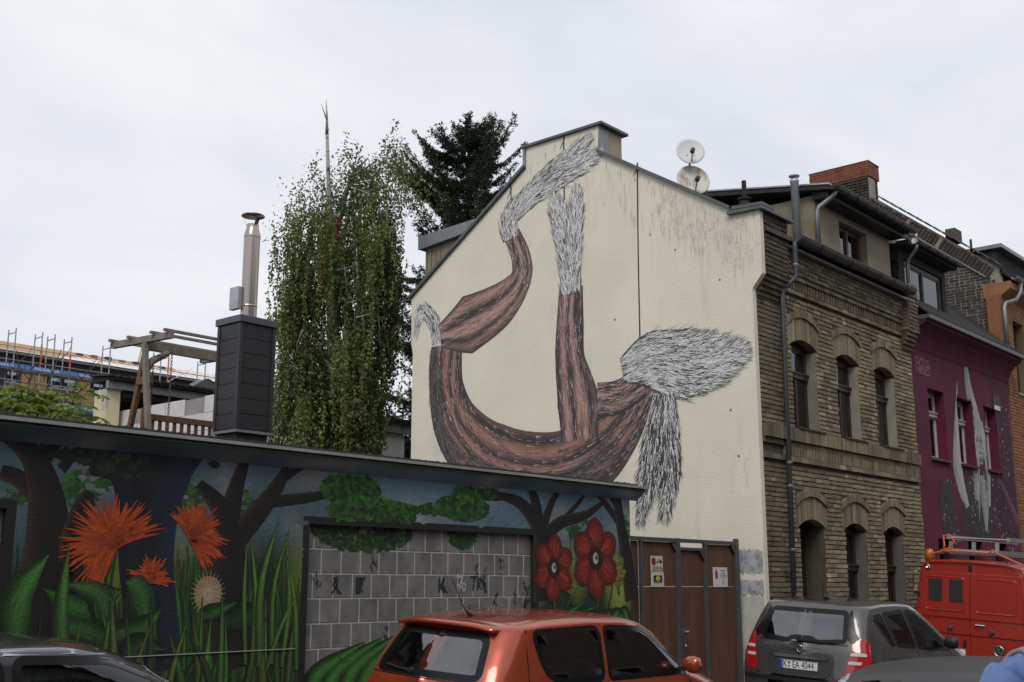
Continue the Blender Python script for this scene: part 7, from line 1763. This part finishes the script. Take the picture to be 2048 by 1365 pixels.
while z > 3.0:
    dz = 16.4-z
    R_ = min(0.35+dz*0.80, 1.55+dz*0.30); nb = 8 if z > 13.5 else 8
    for b_ in range(nb):
        a = rg.uniform(0,6.28); L = R_*rg.uniform(0.35,1.2)
        if z < 13.6 and rg.random() < 0.12: continue
        out = np.array((math.cos(a),math.sin(a),0.0)); rise = rg.uniform(0.15,0.60) if z > 13 else rg.uniform(-0.12,0.30)
        c_ = NG[rg.integers(4)]*rg.uniform(0.85,1.35); q0 = np.array((SX_,SY_,z))
        prev = q0; steps = max(3,int(L/0.17))
        for s_ in range(1,steps+1):
            t = s_/steps; pnt = q0+out*L*t+np.array((0,0,L*(rise*t-0.42*t*(1-t)+0.18*t**3)))
            d_ = pnt-prev; dn = d_/np.linalg.norm(d_)
            if t > 0.15:
                spray(prev, dn, np.linalg.norm(d_)*1.1, c_)
                lat = np.array((-out[1],out[0],0.0)); wl_ = (1.0-t)*0.55*min(1,L)+0.14
                for sg in (-1,1):
                    dd = dn*0.65+lat*sg*0.75+np.array((0,0,rg.uniform(-0.28,0.16))); dd /= np.linalg.norm(dd); ll = wl_*rg.uniform(0.6,1.15)
                    spray(pnt, dd, ll, c_); 
                    if ll > 0.3: spray(pnt+dd*ll*0.5, (dd+dn*0.8)/np.linalg.norm(dd+dn*0.8), ll*0.5, c_)
                if rg.random() < 0.5: spray(pnt, np.array((dn[0]*0.3,dn[1]*0.3,-0.9)), 0.22, c_*0.8)
            prev = pnt
        br_.tube([tuple(q0),tuple(q0+out*L*0.5+np.array((0,0,L*(rise*0.5-0.105)))),tuple(prev)],[0.035,0.022,0.006],4)
    z -= 0.30+rg.uniform(-0.05,0.09) if z > 12 else 0.36+rg.uniform(-0.06,0.12)
for k in range(9): spray(np.array((SX_,SY_,15.9+0.05*k)), np.array((rg.normal(0,0.25),rg.normal(0,0.25),1.0)), 0.35, NG[2])
P = np.vstack(pts); print('needles', len(P))
leaves('crown', P, np.vstack(dirs), 0.085, 0.36, np.vstack(cols), M['needle'], sp, rg)
br_.build('branches', M['bark'], sp)

# ---------------------------------------------------------------- dark broadleaf behind the white house, green shrub at the left
def bush(name, label, cat, c, rx, ry, rz, n, base, size, aspect=0.6, stems=5, mt='leaf', lumps=9, seed=1):
    g_ = np.random.default_rng(seed); t = thing(name, label, cat, (c[0],c[1],0))
    cs = np.stack([g_.normal(0,0.45,lumps)*rx,g_.normal(0,0.45,lumps)*ry,g_.normal(0,0.40,lumps)*rz],1)+np.array(c); rs_ = g_.uniform(0.28,0.52,lumps)
    pick = g_.integers(0,lumps,n); d = g_.normal(size=(n,3)); d /= np.linalg.norm(d,axis=1)[:,None]; rad_ = rs_[pick][:,None]*np.array((rx,ry,rz))*g_.uniform(0.45,1.05,(n,1))**0.6
    P = cs[pick]+d*rad_; D = d*0.7+np.array((0,0,-0.4))+g_.normal(0,0.4,(n,3)); C = np.array(base)[g_.integers(0,len(base),n)]*g_.uniform(0.6,1.4,(n,1))
    leaves('crown', P, D, size, aspect, C, M[mt], t, g_)
    sm = MB()
    for i in range(stems): sm.tube([(c[0]+g_.normal(0,0.1),c[1]+g_.normal(0,0.1),0),((c[0]+cs[i%lumps][0])/2,(c[1]+cs[i%lumps][1])/2,c[2]*0.6),tuple(cs[i%lumps])],[0.09,0.05,0.015],6)
    sm.build('trunk', M['bark'], t); return t
bush('broadleaf_tree', 'dark leafy tree between the white rear house and the gable', 'tree', (22.0,23.3,6.0), 1.5,1.5,2.2, 5600, [(0.020,0.030,0.016),(0.028,0.038,0.02),(0.014,0.02,0.012)], 0.13, seed=4)
# shrub with long feathery leaves peeping over the roof edge
sr = thing('sumac_shrub', 'bright green feathery shrub with bare twigs above the roof edge at the far end', 'shrub', (6.6,13.2,0))
g_ = np.random.default_rng(3); pts = []; dirs = []; cols = []
for i in range(330):
    x = g_.uniform(5.2,7.65); zt = 3.92+0.18*math.sin(x*3.1)-0.16*max(0,x-6.7); p = np.array((x,13.2+g_.normal(0,0.35),zt-abs(g_.normal(0,0.28)))); a = g_.uniform(0,6.28); d = np.array((math.cos(a),math.sin(a)*0.5,0.25)); L = g_.uniform(0.22,0.42)
    c = np.array([(0.16,0.23,0.035),(0.12,0.19,0.03),(0.20,0.25,0.045)][g_.integers(3)])
    for k in range(9):
        t = k/9; q = p+d*L*t+np.array((0,0,-0.35*L*t*t))
        for sg in (-1,1): pts.append(q); dirs.append(np.array((-d[1]*sg+d[0]*0.4,d[0]*sg+d[1]*0.4,-0.35))); cols.append(c*g_.uniform(0.7,1.3))
leaves('crown', np.array(pts), np.array(dirs), 0.10, 0.32, np.array(cols), M['leaf'], sr, g_)
tw = MB()
for (x, dx, h_) in ((6.55,0.35,0.95),(6.6,-0.25,0.85),(6.62,0.75,0.9),(6.5,0.05,0.8),(6.7,0.55,0.6)):
    a0 = Vector((x,13.2,3.0)); e0 = a0+Vector((dx,0,h_+0.65)); tw.tube([a0,a0+Vector((dx*0.35,0,(h_+0.65)*0.5)),e0],[0.022,0.015,0.004],5)
    for q in range(5): t = 0.5+0.1*q; b0 = a0+(e0-a0)*t; tw.tube([b0,b0+Vector(((-1)**q*0.12,0,0.12)),b0+Vector(((-1)**q*0.16,0,0.22))],[0.007,0.005,0.002],4)
tw.build('trunk', M['bark'], sr)
